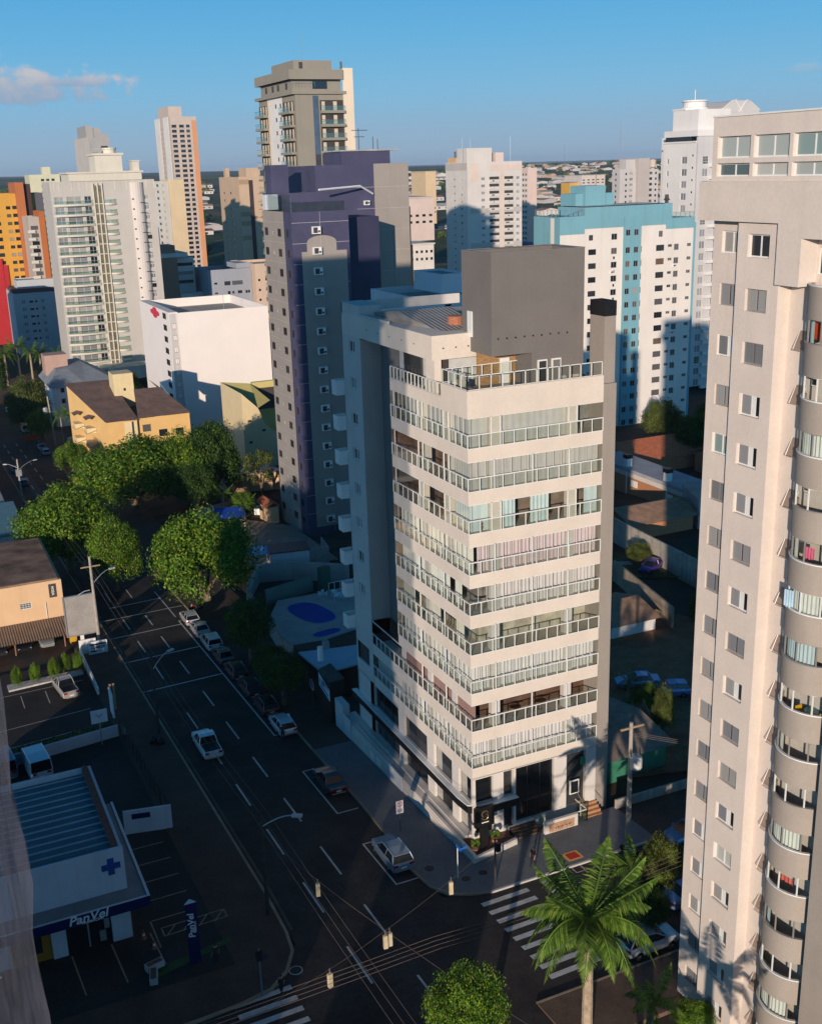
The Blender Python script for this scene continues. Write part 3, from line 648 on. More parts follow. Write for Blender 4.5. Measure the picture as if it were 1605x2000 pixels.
    # balustrade: posts, rails, glass
    for side in (0, 1):
        b = MB(); n = 12 if side == 0 else 14; ln_ = XE if side == 0 else ye
        if side and k < 2: n = 20
        for i in range(n+1):
            u = ln_*i/n; t = .028
            if side == 0: b.box(u-t, -.01, rb, u+t, .045, rb+.95, 0)
            elif i: b.box(-.01, u-t, rb, .045, u+t, rb+.95, 0)
        if side == 0: b.box(-.03, -.03, rb+.93, XE, .06, rb+1.0); b.box(-.02, -.02, rb, XE, .05, rb+.05); b.box(.03, .02, rb+.05, XE, .03, rb+.93, 1)
        else: b.box(-.03, .06, rb+.93, .06, ye, rb+1.0); b.box(-.02, .05, rb, .05, ye, rb+.05); b.box(.02, .05, rb+.05, .03, ye, rb+.93, 1)
        b.build('balustrade', [WHITE, RAILG], R)
# furniture glimpsed on the balconies
def plant_pot(x, y, z, h=.9):
    t = thing('potted_plant', 'leafy pot plant behind the balcony glass of the corner apartment building', 'plant', (x, y, z), 0, 'balcony pot plants')
    b = MB().lathe([(.13, 0), (.19, .35), (.17, .36)], x, y, 10); b.v = [(p, q, r+z) for p, q, r in b.v]; b.build('pot', mat('clay_pot', (.35, .16, .09), .8, .2, 3), t)
    f = MB()
    for i in range(40):
        a = random.uniform(0, 2*pi); el = random.uniform(.2, 1.4); ln_ = random.uniform(.25, .6)*h; p = Vector((x, y, z+.36)); q = p+Vector((cos(a)*cos(el), sin(a)*cos(el), sin(el)))*ln_; s_ = Vector((-sin(a), cos(a), 0))*.06
        f.quad(tuple(p), tuple((p+q)/2+s_), tuple(q), tuple((p+q)/2-s_))
    f.build('leaves', LEAFM['mid'], t)
# roof terrace floor, raised pool deck and its parapet
s = MB(); s.prism([(0, 0), (XE, 0), (XE, 12), (2.2, 12), (2.2, YL), (0, YL)], 33.1, 34.0); s.build('terrace_slab', BEIGE, R)
s = MB(); s.box(0, 0, 34.0, XE, .18, 35.0); s.box(0, .18, 34.0, .18, 3.95, 35.0); s.box(.18, 3.8, 34.0, 2.2, 3.95, 35.0); s.build('parapet', BEIGE, R)
MB().box(.18, .18, 34.0, XE, 4.6, 34.35).build('pool_deck', mat('deck_tile', (.28, .22, .18), .8, .15, 1), R)
MB().box(3.9, 1.9, 34.3, 8.2, 3.7, 34.42).build('roof_pool', mat('roof_pool_water', (.02, .12, .22), .08, .15, 1), R)
def rail(name, pts, z, h, step, mats=None, glass=True, parent=R, t=.028, top=.06):
    b = MB()
    for (ax, ay), (bx, by) in zip(pts[:-1], pts[1:]):
        d = Vector((bx-ax, by-ay)); L_ = d.length; n = max(1, round(L_/step)); k = d/L_
        for i in range(n+1): x, y = ax+d.x*i/n, ay+d.y*i/n; b.box(x-t, y-t, z, x+t, y+t, z+h)
        nx, ny = -k.y*t, k.x*t
        for za, zb, m in ((z+h-top, z+h, 0), (z+.02, z+.06, 0)):
            b.prism([(ax-nx, ay-ny), (bx-nx, by-ny), (bx+nx, by+ny), (ax+nx, ay+ny)], za, zb, m)
        if glass: b.quad((ax, ay, z+.06), (bx, by, z+.06), (bx, by, z+h-top), (ax, ay, z+h-top), m=1)
    return b.build(name, mats or [WHITE, RAILG], parent)
rail('terrace_railing', [(XE-.1, .1), (.1, .1), (.1, 3.85)], 35.0, 1.0, .9)
rail('terrace_railing', [(.1, 3.87), (6.6, 4.25)], 35.0, .95, .85)
rail('terrace_railing', [(.08, 4.0), (.08, YL)], 34.0, .95, .62)
for x, y in ((1.2, 1.6), (8.8, .9), (9.9, .9)):
    t = thing('sun_lounger', {1.2: 'cushioned sun lounger at the corner of the rooftop pool deck', 8.8: 'cushioned sun lounger by the rooftop pool, second from the chimney', 9.9: 'cushioned sun lounger on the roof deck nearest the chimney'}[x], 'sun lounger', (x, y, 34.35))
    MB().box(x-.33, y-.2, 34.6, x+.33, y+1.1, 34.72).build('cushion', mat('cream_cushion', (.5, .45, .36), .9, .1, 2), t)
    b = MB(); i = len(b.v); b.quad((x-.33, y+1.1, 34.72), (x+.33, y+1.1, 34.72), (x+.33, y+1.6, 35.2), (x-.33, y+1.6, 35.2)); b.quad((x-.33, y+1.2, 34.62), (x+.33, y+1.2, 34.62), (x+.33, y+1.68, 35.12), (x-.33, y+1.68, 35.12)); b.build('backrest', mat('cream_cushion', (.5, .45, .36)), t)
    for q in (-.3, .3):
        for r_ in (-.15, 1.0): MB().box(x+q-.03, y+r_-.03, 34.35, x+q+.03, y+r_+.03, 34.6).build('leg', WOOD, t)
# penthouse: overhanging frieze, its glazed walls, roof behind
pf = MB(); pf.prism([(0, 5.25), (4.95, 5.25), (4.95, 7), (1.9, 7), (1.9, 22.35), (0, 22.35)], 36.35, 38.08); pf.build('frieze', BEIGE, R)
pf = MB(); pf.box(0, 18.3, 38.08, 1.9, 22.35, 38.95); pf.box(0, 22.15, 38.08, 11, 22.35, 38.9); pf.prism([(0, 12.9), (.2, 12.9), (.2, 18.3), (0, 18.3)], 38.08, 38.3); pf.build('roof_kerb', PALE, R)
wl = MB(); wl.quad((.9, 12.8, 34), (.9, 5.9, 34), (.9, 5.9, 36.4), (.9, 12.8, 36.4)); wl.quad((.9, 5.9, 34.0), (4.2, 5.9, 34.0), (4.2, 5.9, 36.4), (.9, 5.9, 36.4)); wl.build('penthouse_wall', mat('penthouse_shutter', (.50, .51, .50), .6, .08, 2), R)
MB().box(.2, 5.3, 34, .75, 6.7, 36.4).build('pier', BEIGE, R)
MB().box(.7, 6.0, 34.02, .88, 7.2, 36.2).build('door', DARKF, R); MB().box(.7, 8.6, 34.02, .88, 11.6, 36.2).build('sliding_door', GLASSD, R)
MB().box(1.0, 5.7, 34.36, 1.5, 5.88, 36.3).build('shade_panel', DARKF, R)
MB().box(4.25, 5.6, 34.36, 4.95, 6.2, 36.3).build('bar_recess', mat('bar_wood', (.35, .12, .04), .7, .4, 2), R)
MB().quad((.2, 5.4, 37.75), (11, 5.4, 37.75), (11, 22.1, 37.75), (.2, 22.1, 37.75)).build('roof', ROOFG, R)
mb = MB(); mb.quad((2, 7, 37.8), (5, 7, 37.8), (6, 14, 38.9), (1.2, 14, 38.9)); mb.quad((1.2, 14, 38.9), (6, 14, 38.9), (6, 21.5, 38.0), (1.2, 21.5, 38.0)); mb.quad((2, 7, 37.8), (1.2, 14, 38.9), (1.2, 21.5, 38.0)); mb.build('metal_roof', ribbed('grey_roof_sheets', (.34, .32, .30), 'X', .35), R)
for i in range(5): MB().tube([(0-.03, 17-i*2.2, 37.2), (.02, 17-i*2.2, 37.2)], .05, 8).build('drain_spout', BLACK, R)
for i in range(4): MB().tube([(.9+1.0*i, 5.2, 37.15), (.9+1.0*i, 5.27, 37.15)], .055, 8).build('drain_spout', BLACK, R)
MB().lathe([(.62, 37.76), (.62, 38.75), (.55, 38.75)], 4.15, 9.6, 14).build('roof_tank_screen', brick('terracotta_lattice', (.45, .18, .10), (.38, .14, .08), (.25, .1, .06), .12, .1), R)
MB().box(3.03, 4.9, 37.8, 3.1, 5.6, 39.6).build('roof_door', WHITE, R)
# big grey rooftop block over a stone-clad bar
gb = MB(); gb.box(3.1, 2.15, 36.75, 10.6, 6.5, 43.75, skip='t'); x0, y0, x1, y1 = 3.1, 2.15, 10.6, 6.5
for a in ((x0, y0, x1, y0+.18), (x0, y1-.18, x1, y1), (x0, y0+.18, x0+.18, y1-.18), (x1-.18, y0+.18, x1, y1-.18)): gb.quad((a[0], a[1], 43.75), (a[2], a[1], 43.75), (a[2], a[3], 43.75), (a[0], a[3], 43.75))
gb.box(x0+.18, y0+.18, 43.0, x1-.18, y1-.18, 43.1)
gb.box(6.3, 2.15, 34.0, 10.6, 6.5, 36.75); gb.build('rooftop_block', TAUPE, R)
mb = MB(); mb.box(x0-.03, y0-.03, 43.75, x1+.03, y0+.2, 43.79); mb.box(x0-.03, y1-.2, 43.75, x1+.03, y1+.03, 43.79); mb.box(x0-.03, y0+.2, 43.75, x0+.2, y1-.2, 43.79); mb.box(x1-.2, y0+.2, 43.75, x1+.03, y1-.2, 43.79); mb.build('coping', mat('coping_metal', (.22, .2, .19), .5, .1, 2), R)
MB().box(3.2, 4.4, 34.36, 6.3, 4.6, 36.75).build('stone_wall', brick('stone_veneer', (.40, .24, .10), (.30, .17, .07), (.18, .1, .05), .35, .12), R)
for x, k in ((4.95, WHITE), (6.75, GLASSD), (7.9, TAUPE)):
    b = MB(); b.box(x, 2.0 if x > 6 else 4.25, 34.36, x+.75, 2.14 if x > 6 else 4.38, 36.2, 0); b.box(x+.08, (2.0 if x > 6 else 4.25)-.012, 34.45, x+.67, (2.0 if x > 6 else 4.25), 36.1, 1); b.build('terrace_door', [WHITE, k], R)
for i in range(9): x = 3.6+i*.7; MB().tube([(x, 2.1, 37.95-.02*(i % 3)), (x, 2.16, 37.95)], .06, 8).build('vent', BLACK, R)
wb = MB()
for z in (34.6, 36.2): wb.box(10.62, 2.6, z, 10.68, 3.8, z+1.3)
wb.build('side_window', WHITE, R)
# ground floors: two tiers of dark glass, black canopy band, plinth
base = Bld('x', None, 0, 0, 0); bpy.data.objects.remove(base.root)
sf = MB()
left_h = []
for a, c in ((22.3-18.6, 22.3-13.4), (22.3-12.3, 22.3-7.8), (22.3-6.55, 22.3-3.4), (22.3-2.3, 22.3-.25)):
    left_h += [(a, 3.45, c-a, 2.1, None), (a, .75, c-a, 1.93, None)]
ap.face(sf, (0, 22.3), (0, -1), 22.3, -1.6, 5.66, left_h, .25)
fr_h = [(.25, 3.45, 1.5, 2.1, None), (.25, .75, 1.5, 1.95, None), (2.65, 3.45, .85, 2.15, None), (2.65, .75, .85, 1.95, None), (3.72, .9, 3.4, 4.7, None), (8.25, .9, 1.75, 4.7, None)]
ap.face(sf, (0, 0), (1, 0), 10.95, -.4, 5.7, fr_h, .3); sf.build('shopfront_wall', mat('pale_stone_facade', (.62, .58, .54), .8, .06, .5, streak=.05), R)
def pane(name, b): b.build(name, [GLASSD, DARKF, mat('shop_curtain', (.42, .40, .36), .9, .1, 2)], R)
for (u, z_, ww, hh, _) in left_h:
    b = MB(); y1_, y0_ = 22.3-u, 22.3-u-ww; b.quad((.24, y1_, z_), (.24, y0_, z_), (.24, y0_, z_+hh), (.24, y1_, z_+hh)); n = max(1, int(ww/1.7))
    for i in range(1, n): y = y1_-ww*i/n; b.box(.2, y-.025, z_, .24, y+.025, z_+hh, 1)
    if u > 12: b.quad((.23, y1_-.1, z_+.1), (.23, y1_-1.0, z_+.1), (.23, y1_-1.0, z_+hh-.1), (.23, y1_-.1, z_+hh-.1), m=2)
    pane('shop_window', b)
for (u, z_, ww, hh, _) in fr_h:
    b = MB(); b.quad((u, .29, z_), (u+ww, .29, z_), (u+ww, .29, z_+hh), (u, .29, z_+hh))
    if ww > 3:
        for i in (1, 2): b.box(u+ww*i/3-.03, .25, z_, u+ww*i/3+.03, .29, z_+hh, 1)
    pane('shop_window' if ww < 3 else 'entrance_glazing', b)
cb = MB(); cb.box(-.45, 1.7, 2.72, 0, 22.9, 3.35); cb.prism([(-.45, 1.7), (-.3, .3), (.9, -.45), (3.7, -.45), (3.7, 0), (.25, 0), (0, .3), (0, 1.7)], 2.72, 3.35); cb.build('canopy_band', BLKP, R)
mb = MB(); mb.box(-.47, 1.7, 3.35, .02, 22.9, 3.41); mb.prism([(-.47, 1.7), (-.32, .3), (.9, -.47), (3.7, -.47), (3.7, .02), (.25, .02), (.02, .3), (.02, 1.7)], 3.35, 3.41); mb.build('canopy_trim', WHITE, R)
MB().box(.05, 21.9, 6.05, 1.7, 22.3, 8.7).build('end_glazing', GLASSD, R)
# outer garden wall along the avenue, stepped courses, planter on the corner
PL = mat('white_garden_wall', (.60, .55, .50), .85, .07, .5, streak=.12)
gw = thing('garden_wall', 'white stepped boundary wall at the foot of the beige corner apartment building', 'wall', (-1, 10, H(0, 10)))
b = MB(); zt = lambda y: .78 if y < 9 else .62
ys_ = [-2.2, 6.0, 12.4, 18.0, 23.6]
for y0, y1, t_ in zip(ys_[:-1], ys_[1:], (.72, .66, .60, .55)):
    for i, dx in enumerate((0, .05, .1, .15)):
        za = [H(0, y1)-.3, .06, .3, .52][i]; zb = [.06, .3, .52, t_][i]
        b.box(-1.25+dx, y0, za, -.85, y1, zb)
b.prism([(-1.25, -2.2), (-1.25, -2.45), (2.9, -1.65), (2.9, -1.4), (-1.0, -2.2)], -.3, .72)
b.build('wall', PL, gw)
b = MB(); b.box(-.85, .4, -1.6, -.45, 23.5, .66); b.box(-.45, .4, -1.6, 0, 23.5, .74); b.build('wall_course', PL, gw)
MB().prism([(-.85, -2.15), (2.85, -1.45), (2.85, -.02), (0, -.02), (0, .4), (-.85, .4)], -.5, .5).build('planter_soil', mat('red_soil', (.16, .07, .045), .95, .3, 1.2), gw)
for y in (16.6, 15.2): MB().box(-1.29, y-.45, -.5, -1.24, y+.45, .2).build('service_hatch', WHITE, gw)
for y, dy in ((10.3, 3.0), (21.6, 1.9)): MB().box(-1.3, y, H(0, y)-.4, -1.22, y+dy, .9).build('gate', mat('white_gate', (.55, .57, .6), .6, .06, 2), gw)
gw2 = thing('forecourt_wall', 'tall white end wall standing out beside the restaurant at the back of the grey pavement', 'wall', (-1.2, 23.6, H(0, 23.6)))
MB().box(-1.3, 23.4, H(0, 24)-.3, -.6, 25.4, 1.6).build('wall', mat('blue_white_wall', (.55, .57, .6), .8, .08, .6, streak=.15), gw2)
# totem sign on the planter
t = thing('totem_sign', 'black totem sign with a gold ring emblem in the corner planter', 'sign', (.35, -1.15, .5))
MB().box(-.02, -1.3, .5, .62, -1.05, 2.35).build('post', BLKP, t)
MB().box(-.5, -1.34, 2.35, 1.1, -1.05, 3.95).build('board', BLKP, t)
GOLD = mat('dull_gold', (.32, .25, .10), .4, .15, 3, metal=.6)
e = MB()
for cx_, cz_, a0, a1 in ((.3, 3.42, .2, 4.2), (.3, 3.18, 3.3, 7.4)): e.tube([(cx_+.26*cos(a0+(a1-a0)*i/14), -1.36, cz_+.24*sin(a0+(a1-a0)*i/14)) for i in range(15)], .035, 5)
e.build('emblem', GOLD, t)
MB().box(.02, -1.37, 2.68, .6, -1.34, 2.76).build('name_line', WHITE, t); MB().box(.02, -1.33, 2.36, .6, -1.29, 2.42).build('trim', GOLD, t)
# entrance stairs
def stairs(name, x0, x1, y0, y1, z0, z1, n, m, parent):
    b = MB()
    for i in range(n):
        a = y0+(y1-y0)*i/n; b.box(x0, a, z0-.3, x1, y1, z0+(z1-z0)*(i+1)/n)
    return b.build(name, m, parent)
stairs('steps', 3.15, 5.35, -1.35, .6, .05, .9, 7, mat('brown_step', (.14, .085, .055), .8, .2, 1.5), R)
stairs('steps', 9.35, 11.0, -1.05, 2.4, .05, 2.6, 12, TILE, R)
MB().box(5.4, -1.55, 0, 8.35, -1.3, 1.25).build('sign_wall', PL, R)
sg = MB().box(5.75, -1.6, .3, 8.0, -1.55, 1.0); sg.build('plaque', mat('bronze_plaque', (.42, .26, .17), .6, .3, 3), R)
ws = MB()
for i in range(9): ws.box(6.3+.17*i, -1.62, .5+.04*(i % 3), 6.36+.17*i+.05*(i % 2), -1.6, .68)
ws.build('plaque_lettering', mat('dark_bronze', (.14, .08, .05), .5, .1, 3), R)
b = MB()
for (xa, ya, xb, yb) in ((5.5, -1.4, 4.2, .3),):
    b.quad((xa, ya, .9), (xb, yb, 1.7), (xb, yb, 2.5), (xa, ya, 1.7))
b.build('stair_glass', GREENG, R)
rail('entrance_rail', [(8.4, -1.35), (9.3, -1.35), (9.3, .4)], .1, 1.15, .9, [WHITE, GREENG])
hb = MB(); hb.tube([(9.4, -1.0, 1.0), (9.4, 2.2, 3.5)], .025, 5); hb.tube([(10.9, -1.0, 1.0), (10.9, 2.2, 3.5)], .025, 5); hb.build('handrail', STEEL, R)
MB().box(8.45, -.2, 2.1, 9.3, -.12, 3.3).build('entrance_sign', [WHITE], R); MB().box(8.55, -.22, 2.2, 9.2, -.2, 3.2).build('entrance_sign_face', BLACK, R)
MB().box(9.55, .05, 4.3, 9.95, .12, 5.0).build('green_sign', mat('exit_green', (.03, .25, .13), .5, .1, 2), R)
ap.done()
for x, y, z in ((1.2, .8, RB[5]), (.7, 3.2, RB[6]), (.8, 5.6, RB[6]), (.7, 8.2, RB[6]), (1.3, .6, RB[6]), (6.9, .8, RB[6]), (9.2, .8, RB[6])): plant_pot(x, y, z)
def table_set(x, y, z, lb, m):
    t = thing('balcony_table', lb, 'table', (x, y, z))
    MB().lathe([(.45, .72), (.45, .76)], 0, 0, 16).build('table_top', m, None).parent = t
    MB().lathe([(.2, 0), (.04, .04), (.04, .72)], 0, 0, 8).build('table_base', STEEL, None).parent = t
table_set(1.0, .9, RB[4], 'white round table at the open balcony corner of the corner apartment', WHITE)
table_set(4.2, .9, RB[1], 'brown dining table behind open balcony glass low on the corner apartment', WOOD)
table_set(6.4, .9, RB[1], 'second brown dining table low on the corner apartment, nearer its middle pier', WOOD)
# ------------------------------------------------------------------ beige tower on the right with round balconies
BE2 = mat('pinkish_beige_render', (.64, .56, .50), .85, .06, .5, streak=.07, fine=.05, bump=.1)
DRUM = mat('taupe_drum_render', (.34, .295, .255), .85, .06, .5, streak=.08, fine=.05)
rb_ = Bld('round_balcony_tower', 'tall pinkish beige tower at the right with a column of curved taupe balconies', 5, -26, .5)
T = rb_.root
XB, XA, XD = 2.45, 2.9, 3.2
P25 = 2.5
rng = random.Random(4)
kinds = lambda: rng.choice(['shut', 'shut', 'half', 'shut', 'shut', 'bright', 'half'])
wa = MB(); hA = [(-20.8+21.5-.0, 45.05-P25*k, 1.42, 1.05, 'plain' if k == 0 else kinds()) for k in range(18)]
rb_.face(wa, (XA, -20.8), (0, -1), 2.28, -1.5, 46.6, [(.62, h[1], 1.42, 1.05, h[4]) for h in hA], .14)
wa.quad((XA, -20.8, -1.5), (XA, -20.8, 46.6), (16, -20.8, 46.6), (16, -20.8, -1.5)); wa.build('bay_wall', BE2, T)
wb = MB(); rb_.face(wb, (XB, -23.08), (0, -1), 2.87, -1.5, 48.4, [(.70, 45.0-P25*k, 1.45, 1.06, 'plain' if k == 0 else kinds()) for k in range(18)], .2)
wb.quad((XB, -23.08, -1.5), (XB, -23.08, 46.6), (XA, -23.08, 46.6), (XA, -23.08, -1.5)); wb.build('bay_wall', BE2, T)
wc = MB(); wc.quad((XB, -25.95, -1.5), (XD, -25.95, -1.5), (XD, -25.95, 46), (XB, -25.95, 46))
rb_.face(wc, (XD, -25.95), (0, -1), 5.3, -1.5, 46.0, [(1.55, 11.9+P25*k-10.0, .6, 1.2, 'plain') for k in range(18)], .15); wc.build('side_wall', BE2, T)
wd = MB(); wd.box(2.25, -40, -1.5, 16, -31.05, 48.4, skip='n'); wd.box(XD+.01, -31.05, -1.5, 16, -20.81, 48.3, skip='sw'); wd.build('end_wall', DRUM, T)
# overhanging top block
wt = MB(); wt.box(2.2, -23.08, 46.6, 3.0, -20.4, 48.4); wt.box(2.2, -27.45, 43.9, 3.3, -25.96, 48.4); wt.box(2.2, -25.96, 46.6, 3.0, -23.08, 48.4)
wt.box(2.2, -31.05, 46.0, 3.3, -27.45, 48.4); wt.build('overhang', BE2, T)
th = [(.35+2.5*i, z, 2.28, h_, 'bright') for i in range(5) for z, h_ in ((49.45, .98), (48.62, .6))]
wp = MB(); rb_.face(wp, (2.5, -20.9), (0, -1), 13, 48.4, 51.3, th, .22); wp.box(2.55, -33.85, 51.0, 16, -20.95, 51.28); wp.quad((2.5, -20.9, 48.4), (2.5, -20.9, 51.3), (16, -20.9, 51.3), (16, -20.9, 48.4)); wp.build('penthouse_wall', BE2, T)
MB().box(2.44, -33.9, 51.3, 16, -20.86, 51.38).build('coping', WHITE, T)
# curved balconies
CX, CY, RR = 3.75, -29.0, 1.75
def arc(r, a0, a1, n): return [(CX-r*cos(a0+(a1-a0)*i/n), CY+r*sin(a0+(a1-a0)*i/n)) for i in range(n+1)]
IN = [((.30, .22, .14), 0), ((.22, .23, .22), 1), ((.34, .32, .27), 2), ((.14, .1, .07), 3), ((.40, .26, .10), 4), ((.20, .22, .21), 5)]
for k in range(-4, 14):
    zs = 11.55+P25*k
    a0, a1 = radians(-105), radians(72)
    if k == 13: a0 = radians(-105)
    o = arc(RR, a0, a1, 44); i_ = arc(RR-.12, a0, a1, 44); b = MB()
    for (p, q, r_, s_) in zip(o[:-1], o[1:], i_[:-1], i_[1:]):
        b.quad((*p, zs-1.45), (*q, zs-1.45), (*q, zs), (*p, zs)); b.quad((*p, zs), (*q, zs), (*s_, zs), (*r_, zs)); b.quad((*r_, zs), (*s_, zs), (*s_, zs-1.0), (*r_, zs-1.0))
    b.f.append(tuple(range(len(b.v), len(b.v)+len(o)))); b.m.append(0); b.v += [(*p, zs-1.45) for p in o]
    b.f.append(tuple(range(len(b.v), len(b.v)+len(o)))); b.m.append(0); b.v += [(*p, zs-1.0) for p in i_]
    bal = b.build('balcony', DRUM, T)
    tr = MB()
    for (p, q, r_, s_) in zip(o[:-1], o[1:], i_[:-1], i_[1:]):
        e = .02; P_ = lambda p, f: (CX+(p[0]-CX)*f, CY+(p[1]-CY)*f)
        p2, q2 = P_(p, 1.01), P_(q, 1.01); tr.quad((*p2, zs-.02), (*q2, zs-.02), (*q2, zs+.035), (*p2, zs+.035)); tr.quad((*p2, zs+.035), (*q2, zs+.035), (*s_, zs+.035), (*r_, zs+.035))
    tr.build('coping', WHITE if k % 3 else ALU, bal)
    if k == 13:
        continue
    # glazing set on the parapet, flat panes between posts
    g5 = arc(RR-.06, a0, radians(60), 5); g = MB()
    for p, q in zip(g5[:-1], g5[1:]): g.quad((*p, zs+.03), (*q, zs+.03), (*q, zs+1.05), (*p, zs+1.05), m=1)
    for p in g5: g.box(p[0]-.03, p[1]-.03, zs, p[0]+.03, p[1]+.03, zs+1.06, 0)
    for p, q in zip(g5[:-1], g5[1:]): g.tube([(*p, zs+1.02), (*q, zs+1.02)], .03, 4)
    g.build('balcony_window', [WHITE if k % 2 else ALU, CLEAR], T)
    c_, n_ = IN[k % 6]; iw = MB(); ia = arc(.55, a0, radians(90), 6)
    for p, q in zip(ia[:-1], ia[1:]): iw.quad((*p, zs-1.0), (*q, zs-1.0), (*q, zs+1.05), (*p, zs+1.05))
    iw.build('inner_wall', mat('balcony_interior_%d' % n_, c_, .8, .5, 1.6), T)
    if k % 2 == 0 or k in (-3, 7):
        cm = MB(); ca = arc(RR-.22, radians(-40 if k % 4 else 20), radians(62), 26)
        for j, (p, q) in enumerate(zip(ca[:-1], ca[1:])):
            f0, f1 = 1-.04*(j % 2), 1-.04*((j+1) % 2)
            p = (CX+(p[0]-CX)*f0, CY+(p[1]-CY)*f0); q = (CX+(q[0]-CX)*f1, CY+(q[1]-CY)*f1); cm.quad((*p, zs-.9), (*q, zs-.9), (*q, zs+1.03), (*p, zs+1.03))
        cm.build('curtain', curtmat((.60, .62, .58) if k % 3 else (.45, .55, .58)), T)
# awning window leaves on the recessed wall beside each balcony
for k in range(-3, 13):
    zs = 11.55+P25*k; g = MB(); y0, y1 = -26.75, -27.4
    g.quad((XD-.02, y0, zs+.3), (XD-.02, y1, zs+.3), (XD-.38, y1, zs-.55), (XD-.38, y0, zs-.55), m=1)
    for y in (y0, y1): g.tube([(XD-.02, y, zs+.3), (XD-.38, y, zs-.55)], .02, 4)
    g.tube([(XD-.38, y0, zs-.55), (XD-.38, y1, zs-.55)], .02, 4); g.build('awning_window', [ALU, clear_glass('smoked_glass', (.66, .60, .57), .05, .3)], T)
rb_.done()
# laundry and balcony things
def cloth(name, lb, cat, p, w_, h, a, c):
    t = tag(MB().build(name, WHITE) or bpy.data.objects.new(name, None), lb, cat) if False else None
    b = MB(); n = 8
    for i in range(n):
        f = lambda k: (cos(a)*w_*k/n-.0, sin(a)*w_*k/n)
        (xa, ya), (xb, yb) = f(i), f(i+1); ja, jb = .05*(i % 2), .05*((i+1) % 2)
        b.quad((p[0]+xa+ja, p[1]+ya, p[2]-h*(1-.06*(i % 3))), (p[0]+xb+jb, p[1]+yb, p[2]-h*(1-.06*((i+1) % 3))), (p[0]+xb+jb, p[1]+yb, p[2]), (p[0]+xa+ja, p[1]+ya, p[2]))
    return tag(b.build(name, mat(name+'_cloth_%d' % int(p[2]), c, .9, .15, 2), own=True), lb, cat)
z12 = 11.55+P25*12
cloth('awning_cloth', 'bright orange red cloth stretched inside the upper round balcony', 'cloth', (CX-1.55, CY-1.2, z12+1.0), 1.9, .95, radians(80), (.55, .06, .012))
cloth('laundry', 'pink towel hanging in a round balcony of the right tower', 'laundry', (CX-1.4, CY-.5, 11.55+P25*8+.7), .6, .6, radians(100), (.6, .12, .22))
cloth('laundry', 'white and red laundry on the rack of a low round balcony', 'laundry', (CX-1.45, CY-.9, 11.55+P25*1+.85), .9, .35, radians(100), (.55, .12, .1))
cloth('laundry', 'pale blue cloth hung over the edge of a round balcony', 'laundry', (CX-1.62, CY+.3, 11.55+P25*7+.9), .5, .9, radians(110), (.35, .5, .6))
for k, m, lb in ((5, mat('yellow_plastic', (.6, .33, .02), .5, .1, 2), 'round glass table with yellow chairs in a middle round balcony'), (7, WHITE, 'small white table in the round balcony below the pink towel')):
    t = thing('balcony_table', lb, 'table', (CX-.85, CY-.7, 11.55+P25*k-1.0))
    b = MB().lathe([(.42, .95), (.42, .99)], 0, 0, 16); b.build('table_top', mat('teal_glass_top', (.08, .2, .2), .1, .1, 1)).parent = t
    MB().lathe([(.2, 0), (.04, .05), (.04, .95)], 0, 0, 8).build('table_base', STEEL).parent = t
    if k == 5:
        for dx, dy in ((-.55, .45), (.1, -.75)):
            c = thing('balcony_chair', 'yellow chair %s the round glass table on the round balcony' % ('left of' if dy > 0 else 'behind'), 'chair', (CX-.85+dx*.6, CY-.7+dy, 11.55+P25*k-1.0))
            q = MB().box(-.2, -.2, .42, .2, .2, .46); q.build('seat', m).parent = c
            q = MB().box(-.2, .16, .46, .2, .2, 1.1); q.build('backrest', m).parent = c
            for sx in (-.17, .17):
                for sy in (-.17, .17): MB().box(sx-.02, sy-.02, 0, sx+.02, sy+.02, .42).build('leg', STEEL).parent = c
# ------------------------------------------------------------------ the other towers
W2 = lambda n, c, **k: mat(n, c, .85, .06, .15, **{'streak': .12, **k})
# --- purple and taupe twin block
PURP = mat('purple_tile', (.062, .060, .112), .6, .16, .25, streak=.08, fine=.08)
PTAU = mat('purple_block_taupe', (.30, .265, .235), .85, .06, .3, streak=.1)
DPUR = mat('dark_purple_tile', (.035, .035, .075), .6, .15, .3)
pu = Bld('purple_apartment_building', 'purple tiled apartment block with taupe panels and air conditioners standing behind the corner building', 25, 95, -6)
zf = [40.15-2.93*k for k in range(16)]
lh = []
for z in zf:
    lh += [(.5, z, 1.7, 1.15, 'dark'), (4.2, z+.25, .7, .4, 'plain'), (6.6, z, 1.7, 1.15, 'dark'), (10.35, z, 1.2, 1.15, 'dark')]
pu.block('tower', 20.5, 93, 29.4, 106, -7, 43.75, PURP, left=lh, depth=.12)
fa = MB(); pu.face(fa, (20.46, 106.02), (0, -1), 9.8, -7, 43.78, [h for h in lh if h[0] < 9], .10); fa.build('taupe_panel', PTAU, pu.root)
b = MB(); b.box(21.85, 92.9, -4, 28.9, 93.0, 38.1); b.prism([(22.7, 92.88), (27.3, 92.88), (27.3, 93.0), (22.7, 93.0)], 38.1, 39.4)
i = len(b.v)
for s_ in range(11): a = pi*s_/10; b.v.append((25-2.3*cos(a), 92.88, 39.4+.95*sin(a)))
b.f.append(tuple(range(i, i+11))); b.m.append(0); b.build('taupe_panel', PTAU, pu.root)
JO = mat('pale_joint', (.40, .36, .36), .8, .1, 2)
jb = MB()
for z in zf: jb.box(20.52, 92.95, z+2.05, 29.38, 93.0, z+2.11)
jb.box(24.85, 92.86, -5, 24.9, 92.9, 43.7)
for z in zf: jb.box(20.42, 96.3, z+2.05, 20.46, 106, z+2.11)
jb.build('facade_joints', JO, pu.root)
